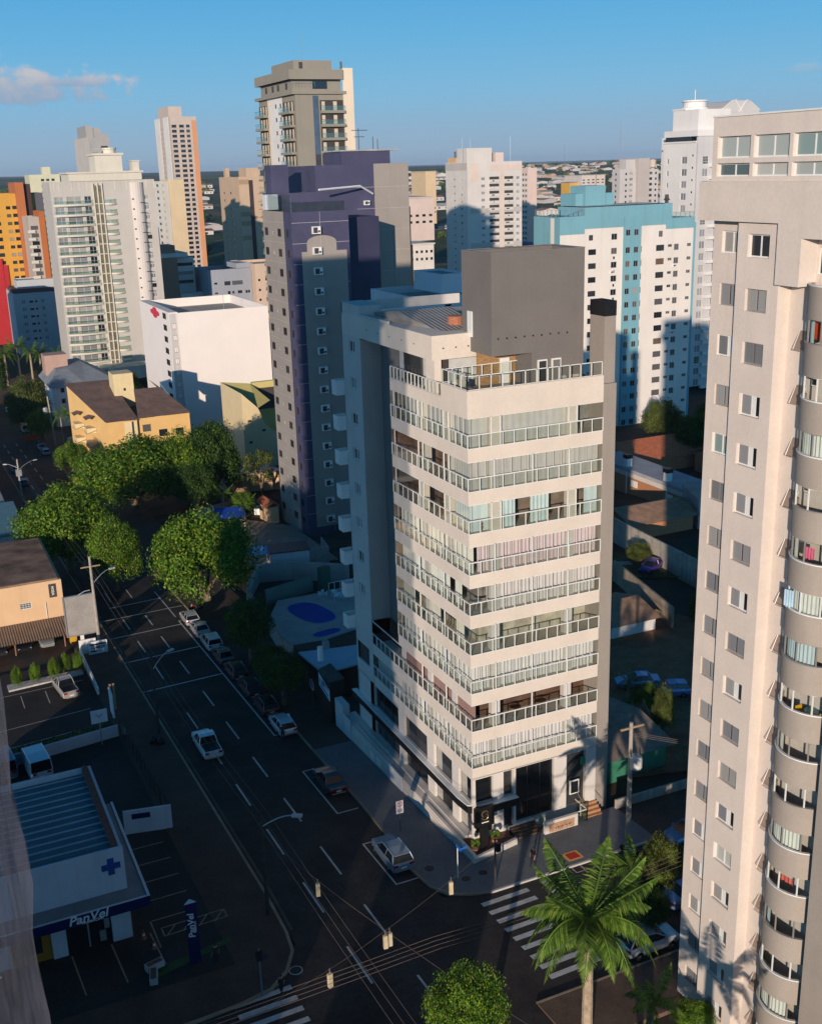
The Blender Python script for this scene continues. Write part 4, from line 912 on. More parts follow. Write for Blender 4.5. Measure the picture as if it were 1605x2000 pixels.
def ac_unit(parent, x, y, z, w_=1.25, h=1.05, d=.55):
    b = MB().box(x, y-d, z, x+w_, y, z+h, 0); b.box(x+.1, y-d-.02, z+.12, x+w_*.62, y-d, z+h-.12, 1); b.lathe([(.01, 0)], 0, 0, 3) if False else None
    b.box(x+w_*.68, y-d-.02, z+.2, x+w_*.92, y-d, z+.5, 1); return b.build('air_conditioner', [WHITE, DARKF], parent)
for z in zf: ac_unit(pu.root, 23.5, 92.88, z+.45)
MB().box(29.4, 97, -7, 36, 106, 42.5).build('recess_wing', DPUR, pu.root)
pu.block('middle_block', 22.6, 106.02, 38.9, 112, 38, 46.2, PURP)
MB().box(20.6, 104.6, 43.85, 22.6, 106.0, 46.1).build('white_crown', W2('pale_blue_white', (.55, .58, .62)), pu.root)
pu.block('rear_tower', 29.4, 106.05, 45.2, 120, -7, 50.15, PURP)
rt_ = MB(); rt_.box(39.3, 105.95, -7, 45.26, 106.05, 50.18); rt_.box(42.3, 105.9, -7, 45.3, 105.95, 50.2); rt_.build('taupe_panel', PTAU, pu.root)
jb = MB()
for k in range(14): jb.box(36.2, 105.92, 46.6-3.3*k, 39.3, 106.05, 46.66-3.3*k); jb.box(39.3, 105.88, 46.6-3.3*k, 45.3, 105.9, 46.66-3.3*k)
jb.build('facade_joints', JO, pu.root)
for k in range(10): ac_unit(pu.root, 37.3, 105.95, 43.9-3.25*k, .9, .7)
MB().box(21, 93.4, 43.75, 29, 93.6, 45.1).build('roof_screen', mat('dark_roof_glass', (.03, .035, .05), .2, .2, 1), pu.root)
b = MB(); b.box(20.6, 93.3, 43.75, 20.8, 104, 46.2, skip=''); b.build('terrace_screen', CLEAR, pu.root)
b = MB(); b.tube([(28, 101, 46.6), (36, 104, 46.9), (38.8, 105.5, 45.6)], .16, 6); b.build('white_roof_pipe', WHITE, pu.root)
b = MB(); b.box(35.5, 110, 50.15, 44, 118, 52.2); b.build('lift_house', PURP, pu.root); MB().box(35.2, 109.7, 52.2, 45.4, 118.3, 52.4).build('lift_roof', CONC, pu.root)
b = MB()
for x, h_ in ((39, 5.3), (41.5, 4), (42.3, 3.6)): b.tube([(x, 111, 52.4), (x, 111, 52.4+h_-2)], .06, 4)
b.tube([(37.8, 111, 55.4), (40.6, 111, 55.4)], .05, 4); b.tube([(38.2, 111, 54.4), (40, 111, 54.4)], .05, 4); b.build('antenna', DARKF, pu.root)
MB().box(22.5, 107, 46.2, 25.3, 110, 50.4).build('vent_shaft', PURP, pu.root)
pu.done()
# --- tall taupe tower
TT = W2('olive_taupe_render', (.26, .235, .19)); CR = W2('cream_strip_render', (.70, .58, .44)); TW = W2('tower_white_render', (.66, .64, .61))
tt = Bld('taupe_tower', 'tallest taupe tower with a white stair strip, balconies and a thin roof mast', 61, 200, -10)
tt.block('tower', 58.5, 195, 72.6, 222, -10, 66.9, TT)
tt.block('crown', 57.0, 194.2, 70.3, 220, 69.5, 71.6, TT)
MB().box(58.2, 195.8, 66.9, 70.2, 219, 69.5).build('penthouse_floor', TT, tt.root)
MB().box(57.6, 194.4, 66.3, 71.0, 222.6, 66.95).build('cornice', TT, tt.root)
tt.block('roof_house', 59.6, 198, 69.0, 214, 71.6, 73.9, TT)
MB().box(60.9, 197.94, 72.1, 61.8, 198, 73.5).build('roof_window', DARKF, tt.root)
MB().box(70.4, 194.6, -10, 72.9, 195, 72.0).build('cream_strip', CR, tt.root)
ws_ = MB(); zt_ = [63.9-3.05*k for k in range(20)]
tt.face(ws_, (58.38, 213.4), (0, -1), 9.6, -10, 66.3, [(u, z, 1.2, .95, 'dark') for z in zt_ for u in (3.9, 7.4)], .1); ws_.build('white_strip', TW, tt.root)
MB().box(58.36, 213.4, -10, 58.5, 215.0, 66.3).build('cream_edge', CR, tt.root)
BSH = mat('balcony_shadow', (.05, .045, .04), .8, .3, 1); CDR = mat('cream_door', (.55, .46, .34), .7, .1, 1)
for z in [62.7-3.02*k for k in range(20)]:
    for y0, y1 in ((215.2, 222.2), (196.0, 203.6)):
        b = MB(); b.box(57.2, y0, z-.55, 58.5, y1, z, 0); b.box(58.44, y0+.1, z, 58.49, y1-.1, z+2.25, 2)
        for i in range(3): a = y0+.6+i*(y1-y0-.8)/3; b.box(58.40, a, z+.05, 58.44, a+1.1, z+2.1, 3)
        b.quad((57.24, y1, z), (57.24, y0, z), (57.24, y0, z+1.0), (57.24, y1, z+1.0), m=1); b.box(57.2, y0, z+.98, 57.28, y1, z+1.04, 4); b.build('balcony', [TT, GREENG, BSH, CDR, DARKF], tt.root)
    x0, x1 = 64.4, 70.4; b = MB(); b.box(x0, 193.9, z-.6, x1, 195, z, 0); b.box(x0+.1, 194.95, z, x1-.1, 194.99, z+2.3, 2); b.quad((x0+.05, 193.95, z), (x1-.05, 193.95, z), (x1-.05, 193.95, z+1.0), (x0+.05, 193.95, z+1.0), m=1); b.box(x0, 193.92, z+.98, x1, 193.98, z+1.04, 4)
    for i in range(2): b.box(x0+.5+i*2.9, 194.9, z+.05, x0+1.3+i*3, 194.95, z+2.0, 3)
    if int(z*2) % 3 == 0:
        for i in range(8): b.box(x0+.7*i, 193.9, z+1.04, x0+.7*i+.06, 193.98, z+2.35, 4)
    b.build('balcony', [TT, GREENG, BSH, CDR, DARKF], tt.root)
MB().box(62.8, 194.85, 53, 64.1, 195, 66).build('stair_glazing', mat('blue_strip_glass', (.06, .09, .14), .08, .2, .5), tt.root); MB().box(62.8, 194.83, -10, 64.1, 194.95, 53).build('stair_glazing', mat('dark_strip', (.05, .045, .06), .3, .2, .5), tt.root)
b = MB()
for i in range(9): b.box(58.0+i*.7, 195.2, 67.9, 58.04+i*.7, 195.24, 68.9)
b.box(58, 195.2, 68.86, 63.7, 195.25, 68.92); b.build('roof_rail', STEEL, tt.root); MB().box(63.2, 195.75, 67.5, 66.8, 195.8, 69.2).build('penthouse_glazing', GLASSD, tt.root)
pw = MB()
for y in (199, 205, 209, 214): pw.box(58.14, y, 67.6, 58.2, y+1.4, 69.0)
pw.build('penthouse_window', DARKF, tt.root)
MB().tube([(64, 204, 73.9), (64, 204, 80.5)], [.09, .03], 5).build('mast', STEEL, tt.root); MB().tube([(71, 197, 72), (71, 197, 73.6)], .25, 6).build('flue', DARKF, tt.root)
tt.done()
# --- blue and white block
BLU = W2('sky_blue_render', (.17, .36, .42), streak=.2); BW = W2('warm_white_render', (.70, .64, .58))
bl = Bld('blue_white_building', 'white apartment building with a sky blue stripe and frieze, right of the grey rooftop block', 110, 150, -8)
zr = [31.6-2.93*k-1.3 for k in range(14)]
hh_ = []
for k, z in enumerate([34.6-1.3]+zr):
    y = [(103.35, 2.0, 1.2), (109.2, 1.5, 1.3), (116.62, .6, 1.3), (121.0, 2.2, 1.3), (124.2, 1.1, .6), (125.85, 1.3, 1.35), (129.4, 1.1, .7)] if k else [(103.45, 1.1, 1.2), (109.2, 1.5, 1.3), (121.6, 1.1, 1.3)]
    for x, w_, h in y: hh_.append((x-96.2, z+(1.3-h), w_, h, 'four' if w_ > 1.8 else 'alu'))
for z in zr: hh_.append((109.7-96.2, z-1.1, .5, .6, 'dark'))
hb_ = [h for h in hh_]
f = MB(); bl.face(f, (96.2, 141), (1, 0), 16.2, -8.3, 36.0, [h for h in hh_ if h[0]+h[2] < 16], .15)
bl.face(f, (116.5, 141), (1, 0), 14.6, -8.3, 36.0, [(h[0]-20.3, *h[1:]) for h in hh_ if h[0] > 20.3], .15)
f.build('white_wall', BW, bl.root)
f = MB(); bl.face(f, (112.2, 140.5), (1, 0), 4.4, -8.3, 38, [(u, z, 1.15, 1.3, 'alu') for z in [34.0]+zr for u in (.4, 2.55)], .12); f.quad((112.2, 141, -8.3), (112.2, 140.5, -8.3), (112.2, 140.5, 38), (112.2, 141, 38)); f.build('blue_stripe', BLU, bl.root)
f = MB(); f.box(102.3, 140.9, 35.9, 123.4, 151.5, 40.3); f.box(96.1, 140.9, 34.9, 102.3, 141.5, 38.6); f.quad((96.15, 151.5, -8.3), (96.15, 140.95, -8.3), (96.15, 140.95, 38.5), (96.15, 151.5, 38.5)); f.box(96.2, 141.5, 34.9, 102.3, 151.5, 38.5); f.box(123.4, 140.9, 34.9, 131.2, 156, 37.2); f.box(123.2, 140.85, 37.2, 124.9, 143, 40.4); f.box(131.0, 140.95, -8.3, 131.6, 156, 36); f.build('blue_frieze', BLU, bl.root)
f = MB(); f.box(96.3, 141.1, -8.3, 131, 151.4, 34.8, skip='st'); f.build('core_wall', BW, bl.root)
MB().box(96.0, 143.2, -8, 96.12, 144.4, 38.3).build('white_pilaster', BW, bl.root)
MB().quad((102.5, 141.2, 40.45), (123.2, 141.2, 40.45), (123.2, 151.3, 40.45), (102.5, 151.3, 40.45)).build('roof', mat('pale_roof', (.6, .57, .53), .9, .12, .3), bl.root)
f = MB(); f.box(102.6, 145, 40.5, 112.3, 151, 43.0); f.box(104.4, 144, 40.5, 109.5, 150, 44.6); f.build('water_tank_house', BLU, bl.root)
for pts in ([(96.3, 151), (96.3, 141.2), (102, 141.2)],): rail('roof_railing', pts, 38.5, 1.5, 1.6, [STEEL, CLEAR], False, bl.root, .05)
rail('roof_railing', [(124.9, 141.1), (131, 141.1)], 37.2, 1.2, 1.2, [STEEL, GREENG], True, bl.root, .04)
b = MB().tube([(124, 141.8, 40.4), (124, 141.8, 42.2)], .4, 8); b.lathe([(.8, 41.0), (.5, 41.3), (.5, 41.6)], 124, 141.8, 8); b.build('flue', DARKF, bl.root)
MB().tube([(111, 150, 43), (111, 150, 47)], .1, 4).build('antenna', mat('rust_red', (.3, .1, .07), .8, .2, 1), bl.root)
for x, z in ((109, 28.2), (125.6, 28.6), (125.6, 13.8)): ac_unit(bl.root, x, 141, z-2, .8, .6, .3)
bl.done()
# --- pale tower with balconies behind the corner building
PT1 = W2('pale_grey_render', (.60, .56, .52)); PT2 = W2('pink_cream_render', (.64, .52, .45)); PT3 = W2('beige_grey_patch', (.46, .42, .385))
wbt = Bld('pale_balcony_tower', 'pale tower with two columns of dark balconies rising behind the grey rooftop block', 214, 400, -12)
zz_ = [43-3.02*k for k in range(18)]
wbt.block('tower', 205.6, 390, 233.2, 411, -12, 50.8, PT1, front=[h for z in zz_ for h in ((7.0, z, 1.8, 1.3, 'blind'), (24.7, z, 1.7, 1.3, 'blind'))], left=[h for z in zz_ for h in ((8.0, z+.3, 1.2, .6, 'dark'), (14.5, z-.3, 1.6, .9, 'plain'))])
b = MB(); b.box(206, 391, 50.8, 218.5, 400, 56.7); b.build('tank_house', PT1, wbt.root); b = MB(); b.box(220.3, 391, 50.8, 224.4, 396, 54.6); b.build('chimney', PT2, wbt.root)
b = MB(); b.box(205.8, 401, 50.6, 208.5, 409, 52.9); b.build('ochre_box', W2('ochre_render', (.6, .38, .2)), wbt.root); MB().tube([(207, 404, 52.9), (207, 404, 55.6)], .4, 6).build('flue', DARKF, wbt.root)
b = MB(); b.box(217, 389.9, 47, 233.25, 390, 49.5); b.box(221.6, 389.85, -12, 224, 390, 47); b.box(207.0, 389.9, 42.5, 211.3, 390, 50.3); b.build('coloured_panel', PT2, wbt.root)
b = MB(); b.box(205.5, 390.1, 47.5, 205.6, 411, 50.6)
for z in (29, 14): b.box(207, 389.92, z, 233, 390, z+2.2)
b.build('coloured_panel', PT3, wbt.root)
for z in zz_:
    for x0, x1 in ((216.6, 221.5), (224.2, 228.7)):
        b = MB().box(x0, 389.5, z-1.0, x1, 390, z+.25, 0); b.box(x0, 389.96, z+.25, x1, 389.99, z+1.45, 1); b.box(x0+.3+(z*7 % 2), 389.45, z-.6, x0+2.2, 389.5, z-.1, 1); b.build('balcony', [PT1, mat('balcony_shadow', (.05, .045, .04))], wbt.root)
b = MB()
for x, h_ in ((205, 4.5), (209, 4), (229, 5)): b.tube([(x, 393, 50.8), (x, 393, 56.5+h_)], .1, 4)
b.build('antenna', STEEL, wbt.root); wbt.done()
pk_ = Bld('pink_slab_building', 'pink cream slab block with one column of small windows right of the pale balcony tower', 314, 525, -12)
pk_.block('tower', 313.5, 520, 319.5, 527.5, -12, 47.2, W2('pale_pink_render', (.62, .48, .42)), left=[(1.2+3*i, 43-3.0*k, 1.6, 1.1, 'dark') for k in range(18) for i in range(2)])
b = MB()
for k in range(18): b.box(313.4, 520.2, 41.5-3*k, 313.5, 527.3, 42.5-3*k)
b.build('white_bands', W2('tower_white_render', (.66, .64, .61)), pk_.root); pk_.done()
g3 = Bld('pale_grey_twin_building', 'pale grey apartment block with a tall blind stair shaft beyond the blue and white building', 346, 465, -10)
GG = W2('light_grey_render', (.50, .47, .45)); zz_ = [42-2.95*k for k in range(18)]
g3.block('left_wing', 336.5, 462, 347, 469, -10, 45.2, GG, front=[h for z in zz_ for h in ((3.6, z, 1.1, 1.2, 'dark'), (6.4, z, 2.2, 1.5, 'blind'))], left=[(2.5, z, 1.4, 1.2, 'dark') for z in zz_])
g3.block('right_wing', 354.5, 462, 362, 480, -10, 44.8, GG, front=[h for z in zz_ for h in ((1.2, z, 2.2, 1.4, 'four'), (5.2, z, 1.2, 1.2, 'dark'))])
g3.block('stair_shaft', 347, 460, 354.5, 478, -10, 50.5, W2('warm_grey_render', (.44, .39, .36))); g3.block('tank_house', 341, 463, 347, 469, 45.2, 50, GG); g3.done()
# --- stepped white tower behind the round balcony tower
w4 = Bld('stepped_white_tower', 'white stepped tower with cornices and a round roof turret behind the beige round balcony tower', 160, 180, -8)
WT = W2('bright_white_render', (.70, .67, .64)); WG = W2('grey_white_render', (.52, .50, .49)); zz_ = [50-2.95*k for k in range(20)]  # WG is the own grey paint of the grey wing and gable
w4.block('white_wing', 154.05, 170.2, 160, 183.4, -8, 53.4, WT, left=[h for z in zz_ for h in ((1.6, z-1.7, .9, 1.3, 'blind'), (7.6, z-1.7, 2.2, 1.7, 'blind' if int(z) % 3 else 'four'), (11.6, z, .7, .5, 'dark'))])
w4.block('grey_wing', 154.1, 169.6, 160, 170.2, -8, 56, WG, front=[(1.7, z-1.9, 1.75, 1.9, 'blind' if int(z*3) % 5 else 'grid') for z in zz_], left=[])
w4.block('side_wing', 160, 171, 176, 192, -8, 55, WT, front=[(1.3+4*i, z-1.9, 1.6, 1.9, 'blind') for z in zz_ for i in range(3)])
for z in zz_: MB().box(157.8, 168.8, z-2.6, 160.6, 169.6, z-1.7).build('balcony', WT, w4.root)
b = MB(); b.box(153.6, 169.3, 54.8, 162, 182.6, 56.3); b.box(153.8, 170, 53.3, 160, 183.6, 53.7); b.box(155.0, 171, 56.3, 165, 181, 61.2); b.box(154.8, 176, 61.2, 158, 181.2, 61.6); b.build('upper_tier', WT, w4.root)
MB().box(154.0, 172, 53.7, 154.05, 182.4, 54.8).build('terrace_glazing', GLASSD, w4.root)
b = MB(); b.lathe([(3.4, 61.2), (3.4, 61.8), (2.9, 61.9), (2.9, 63.0), (3.3, 63.2), (3.3, 63.5)], 158.5, 177, 20); b.build('turret', WT, w4.root, smooth=False)
MB().tube([(158.5, 177, 63.5), (158.5, 177, 66)], .07, 4).build('mast', STEEL, w4.root)
b = MB(); pts = [(161, 60.6), (163.5, 61.3), (166, 63.0), (167.5, 63.2), (170.5, 63.2), (172, 62.8), (175, 60.8)]
i = len(b.v)
for y in (172, 186):
    for x, z in pts: b.v.append((x, y, z))
    b.v += [(175, y, 55), (161, y, 55)]
n = len(pts)+2; b.f += [tuple(range(n)), tuple(range(2*n-1, n-1, -1))]+[(k, k+n, (k+1) % n+n, (k+1) % n) for k in range(n)]; b.m += [0]*(n+2); b.build('curved_gable', WG, w4.root)
b = MB(); q = [(161, 60.7), (163.5, 61.4), (166, 63.1), (167.5, 63.3)]; b.tube([(x, 171.9, z) for x, z in q], .14, 5); b.tube([(170.5, 171.9, 63.3), (172, 171.9, 62.9), (175, 171.9, 60.9)], .14, 5); b.tube([(167.2, 171.9, 63.2), (169.4, 171.9, 60.5)], .14, 5); b.tube([(170.6, 171.9, 63.2), (168.4, 171.9, 60.5)], .14, 5); b.build('gable_trim', WT, w4.root)
w4.done()
# --- cream tower with green balconies
CRM = W2('cream_tower_render', (.60, .56, .47)); CRG = W2('warm_grey_tower_render', (.48, .45, .41)); CRP = W2('pinkish_bay_render', (.58, .53, .49))
cr = Bld('cream_tower', 'broad cream tower with curved green glass balconies left of the white hospital', 30, 300, -9)
zc = [41.9-2.93*k for k in range(17)]
cr.block('tower', 14.9, 290, 45.6, 306, -9.5, 48.3, CRG, front=[h for z in zc for h in ((1.0, z, 2.6, 2.1, 'blind'), (4.5, z, 4.2, 2.1, 'blind'), (9.6, z, 2.0, 2.1, 'plain'), (27.4, z+.6, 1.3, 1.2, 'blind' if int(z) % 5 else 'dark'))], depth=.25)
b = MB()
for z in zc:
    pass
for z in zc:
    for x0, x1, cv in ((15.4, 26.7, 1.3), (30.2, 33.6, .7)):
        b = MB(); n = 10; pts = [(x0+(x1-x0)*i/n, 290-.3-cv*sin(pi*i/n)) for i in range(n+1)]
        b.prism([(x1, 290), (x0, 290)][::-1]+[] if False else [(x0, 290)]+pts+[(x1, 290)], z-.6, z-.05, 0)
        for p, q in zip(pts[:-1], pts[1:]): b.quad((*p, z-.05), (*q, z-.05), (*q, z+.95), (*p, z+.95), m=1); b.tube([(*p, z+.97), (*q, z+.97)], .04, 4, 0)
        b.build('balcony', [CRM, GREENG], cr.root)
b = MB()
for x in (27.0, 28.3, 29.6): b.box(x, 289.5, -8, x+.35, 290, 47.6)
for z in zc: b.box(27, 289.6, z-.3, 30, 290, z-.05)
b.build('stair_frame', CRM, cr.root); MB().box(27.3, 289.8, -8, 29.7, 289.9, 47).build('stair_glazing', mat('bronze_glass', (.16, .14, .09), .15, .3, .6), cr.root)
b = MB().lathe([(2.3, -9), (2.3, 47.5)], 40.2, 291.0, 20); b.build('round_bay', CRP, cr.root)
dd = MB()
for z in zc: dd.box(38.35, 288.95, z+.6, 38.8, 289.1, z+1.0); dd.box(40.6, 288.6, z-.4, 42.3, 288.75, z-.2)
dd.build('bay_window', DARKF, cr.root)
b = MB(); b.box(20.5, 289.6, 48.3, 42, 304, 50.4); b.box(20, 289.2, 50.4, 42.5, 304.4, 50.9); b.box(29.0, 292, 50.9, 37, 302, 55.5); b.box(28.5, 291.5, 55.5, 37.5, 302.5, 56.1); b.lathe([(1.9, 56), (1.9, 57.2), (2.2, 57.3), (2.2, 57.7)], 34.5, 297, 16); b.box(40, 292, 50.4, 42, 296, 53.6); b.box(39.7, 291.7, 53.6, 42.3, 296.3, 53.9); b.build('roof_tiers', CRM, cr.root)
b = MB()
for x in (15, 16.0, 17.4, 21, 23.2, 25.5, 33.6, 37.2, 39, 43, 45.4): b.box(x, 289.95, 45.6, x+.25, 290.2, 48.2)
b.build('attic_columns', CRM, cr.root)
b = MB(); b.prism([(20, 283), (26, 280), (34, 280), (41, 284), (44, 290), (20, 290)], -10, -6.5); b.prism([(20, 283), (26, 280), (34, 280), (41, 284), (44, 290), (20, 290)], -6.5, -6.2); b.build('podium', CRM, cr.root)
rail('podium_rail', [(20, 283), (26, 280), (34, 280), (41, 284)], -6.2, 1.1, 2, [WHITE, GREENG], True, cr.root, .05); cr.done()
# --- hospital with a red clover cross
HWY = 25.7; HCY, HCZ = 219.6, 16.5
HW = mat('hospital_white', (.76, .70, .66), .85, .03, .2, streak=.03)
ho = Bld('hospital_building', 'blank white hospital building with a red clover cross near its roof', 38, 215, -10)
ho.block('cross_wing', 27.0, 204.6, 29.1, 237, -12.5, 17.9, HW, left=[(HWY, 15.9-2.83*k, 3.6, 1.45, 'dark') for k in range(8)], par=0, depth=.05)
ho.block('blank_wing', 29.0, 204, 51.6, 237, -13.5, 17.75, HW, par=2.2)
sw_ = MB(); ho.face(sw_, (27.05, 204.5), (1, 0), 1.95, -12.5, 17.6, [(.55, 13.9-2.83*k, .95, 1.35, 'dark') for k in range(7)], .12); sw_.build('stained_side', W2('stained_grey_white', (.52, .50, .49), streak=.35), ho.root)
b = MB(); b.box(29.0+.5, 204.9, 16.2, 51, 205, 17.6); b.build('inner_parapet', HW, ho.root)
b = MB()
for x in (34, 37, 40, 43, 46): b.box(x, 206, 15.6, x+.8, 206.7, 16.3)
b.build('roof_plant', mat('roof_plant_grey', (.35, .3, .28), .8, .2, 1), ho.root)
c = MB(); RED = mat('cross_red', (.60, .03, .06), .6, .08, 2); cy_, cz_ = HCY, HCZ
for dy, dz in ((-2.7, 0), (2.7, 0), (0, .72), (0, -.72)): c.disc(0, 0, 0, 2.3, .62, 18); k = len(c.v); c.v[k-18:] = [(26.95-.003*len(c.f), cy_+dy+x, cz_+dz+y) for x, y, z in c.v[k-18:]]
c.box(26.97, cy_-2.2, cz_-.55, 26.99, cy_+2.2, cz_+.55); c.build('red_cross', RED, ho.root)
MB().box(26.93, 206, -7.5, 26.98, 212, -3.2).build('blue_panel', W2('steel_blue_panel', (.12, .22, .33)), ho.root); MB().tube([(43.5, 215, 16), (43.5, 215, 20.5)], .06, 4).build('mast', STEEL, ho.root)
ho.done()
# --- simpler distant towers
def tower(name, lb, x0, y0, x1, y1, z0, z1, c, front, roof=None, kindm='render', left=(), cname=None):
    t = Bld(name, lb, (x0+x1)/2, y0, z0); t.block('tower', x0, y0, x1, y1, z0, z1, W2(cname or name+'_render', c), front=front, left=list(left))
    for i, (a, b_, c_, d, e, f) in enumerate(roof or []): t.block('roof_house', a, b_, c_, d, e, f, W2((cname or name)+'_render', c), par=.3)
    return t
zz_ = [41.3-2.95*k for k in range(18)]
bb = tower('tan_tower', 'tan tower with brown horizontal bands and a dark vertical slot', 96.1, 370, 106.3, 397, -12, 47.8, (.50, .36, .25), [], [(96.5, 388, 98, 391, 47.8, 51.2), (100, 372, 105.5, 382, 47.8, 51.0)], left=[h for z in zz_ for h in ((5, z, 2.0, .9, 'dark'), (14, z, 2.4, .9, 'dark'))])
b = MB(); b.box(100.1, 369.8, -12, 101.6, 370.02, 46.5); b.build('dark_slot', W2('dark_slot_brown', (.05, .035, .04)), bb.root); b = MB()
for z in (33, 29.5, 24, 45, 12): b.box(96.2, 369.9, z, 100, 370.02, z+1.8)
b.build('brown_bands', W2('brown_band_render', (.36, .24, .16)), bb.root); b = MB()
for z in zz_: b.box(103.4, 369.6, z, 105.6, 370.02, z+.25)
b.build('ledges', W2('brown_band_render', (.36, .24, .16)), bb.root); bb.done()
zz_ = [76.2-2.85*k for k in range(30)]
ct = tower('unfinished_tower', 'tall unfinished concrete tower with orange block infill and empty window openings', 137.4, 640, 153.2, 680, -12, 82.5, (.50, .41, .35), [h for z in zz_ for h in ((.6, z, 2.9, 1.7, 'dark'), (5.2, z, 2.9, 1.7, 'dark'), (9.4, z, 2.2, 1.7, 'dark'))], [(138, 645, 146, 672, 82.5, 88.5)])
b = MB(); b.box(150.3, 639.9, -12, 153.25, 640.02, 80.3); b.box(152.9, 640.1, -12, 153.3, 664, 80.3); b.build('block_infill', W2('orange_block', (.58, .27, .13)), ct.root); b = MB()
b.box(137.2, 667, -12, 137.4, 680, 82.6); b.box(137.2, 645, -12, 137.4, 658, 82.6); b.build('white_plaster', TW, ct.root); b = MB()
for z in zz_: b.box(137.3, 658.2, z-.2, 137.42, 666.8, z+.2); b.box(137.6, 639.9, z-.55, 150.2, 640, z-.35)
b.build('slab_edges', W2('slab_grey', (.36, .32, .29)), ct.root); ct.done()
zz_ = [44-2.9*k for k in range(19)]
bw = tower('cream_sided_tower', 'narrow white balconied tower with a blank cream side wall before the unfinished tower', 90.0, 460.5, 91, 488, -12, 46.6, (.66, .63, .57), [], None, left=[h for z in zz_ for h in ((4, z, 5, 1.3, 'plain'), (15, z, 5, 1.3, 'blind'))])
bw.block('cream_wall', 90.1, 459, 97.2, 475, -12, 47.2, W2('cream_side_render', (.60, .47, .30))); bw.done()
zz_ = [66-3.2*k for k in range(24)]
gt = tower('grey_stepped_tower', 'distant grey tower with a stepped top behind the cream tower', 95.8, 680, 108, 735, -12, 72.5, (.33, .32, .31), [h for z in zz_ for h in ((1.5, z, 3.5, 1.6, 'blind'), (6.8, z, 4.2, 1.6, 'dark'))], [(96, 690, 100, 722, 72.5, 80), (100, 684, 104, 700, 72.5, 78.5), (104, 684, 108, 694, 72.5, 75)])
MB().box(95.6, 682, -12, 95.8, 735, 73).build('sunlit_tone_side', W2('sunlit_side_tone', (.50, .46, .42)), gt.root); gt.done()  # paler sheet: the sunlit look of this side is put into its colour
zz_ = [48-3*k for k in range(18)]
tower('pale_yellow_tower', 'distant pale yellow tower with rows of small windows left of the cream tower', 43, 560, 58, 580, -12, 51.3, (.56, .54, .38), [(5.5+2.6*i, z, 1.6, 1.2, 'dark') for z in zz_ for i in range(3)], [(50, 562, 54, 568, 51.3, 55)]).done()
zz_ = [38.5-2.9*k for k in range(16)]
ye = tower('ochre_tower', 'ochre yellow tower with orange brick corner piers at the left edge', 4, 400, 18.8, 420, -12, 44.3, (.58, .30, .05), [h for k, z in enumerate(zz_) for h in ((9.3, z, 1.6, 1.2, 'four'), (11.6, z, 2.0, 1.3, 'four'), (4.6, z, 2.2, 1.4, 'four'))], None)
ye.block('brick_pier', 17.2, 398.5, 20.4, 420, -12, 48.2, W2('orange_brick_render', (.42, .14, .05))); ye.block('dark_side', 20.4, 400, 23.0, 420, -12, 47.6, W2('dark_brown_side', (.07, .035, .03)))
ye.block('rear_pier', 23.0, 402, 24.2, 420, -12, 44, W2('ochre_tower_render', (.58, .30, .05))); ye.block('grey_side', 24.2, 402, 27.5, 420, -12, 44.2, W2('slate_side', (.10, .10, .12)))
MB().box(4, 399.2, -12, 9.4, 400, 20.5).box(9.41, 399.4, -12, 11.2, 400, 18).build('red_wall', W2('red_wall_render', (.40, .025, .03)), ye.root); ye.done()
zz_ = [31.4-2.75*k for k in range(17)]
bs = tower('brown_striped_tower', 'slim tower with a burnt orange side strip between the ochre tower and the cream tower', 18.4, 380, 22.2, 398, -14, 36, (.42, .37, .33), [(.6, z, 2.6, 1.4, 'strip') for z in zz_], None)
bs.block('orange_strip', 22.2, 379, 24.2, 394, -14, 37.9, W2('orange_strip_render', (.42, .13, .035)))
for z in zz_: MB().box(17.8, 379.3, z-1.1, 20.4, 380, z-.1).build('balcony', CRM, bs.root)
bs.done()
zz_ = [5.6-2.7*k for k in range(6)]
gb_ = tower('blue_grey_block', 'shaded blue grey apartment block under the ochre tower at the left edge', 9, 372, 24, 395, -14, 9.5, (.46, .48, .50), [h for z in zz_ for h in ((2.6, z, 1.5, 1.5, 'blind'), (5.4, z+.3, 1.3, .8, 'dark'), (7.4, z+.3, .7, .8, 'dark'), (9.6, z, 1.2, 1.5, 'blind'))], [(11, 374, 24.5, 385, 11, 14)])
MB().box(9.2, 372.1, 9.5, 24.6, 390, 11).build('brown_roof_band', W2('maroon_band', (.13, .06, .06)), gb_.root); gb_.done()
zz_ = [21-3*k for k in range(9)]
sb = tower('brown_slab_building', 'small brown blank walled block behind the hospital roof', 54.4, 330, 60.2, 345, -12, 22.2, (.36, .21, .14), [], [(55, 331, 60, 340, 22.2, 26)]); MB().box(54.3, 329.8, 22.0, 64, 346, 23.4).build('cornice', BW, sb.root); sb.done()
wl_ = tower('white_banded_building', 'low white building with three strip window bands behind the hospital roof', 60.3, 334, 67.0, 345, -12, 21.6, (.62, .58, .52), [(.5, z, 5.6, 1.1, 'strip') for z in (18.6, 15.6, 12.6)], None); wl_.done()
MB().box(60.4, 330, -12, 68.5, 334, 9.5).build('lower_annex', W2('tower_white_render', (.66, .64, .61)), wl_.root)
gs = tower('grey_blue_office', 'grey blue shaded two tone building with a roof garden behind the hospital', 68.5, 322, 84, 340, -12, 17.5, (.30, .32, .37), [(2, 12.5, 1.1, .7, 'dark'), (5.6, 12, 2.2, 1.4, 'four'), (8.4, 12, 3.8, 1.4, 'four'), (2, 9.2, 1.1, .6, 'dark'), (6.6, 8.8, 1, 1.2, 'dark'), (8.2, 9, .8, .9, 'dark'), (10.2, 9, 1.6, 1, 'dark'), (13, 8.8, 1.8, 1.2, 'plain')], [(79, 323, 84, 338, 17.5, 19.2)]); gs.done()
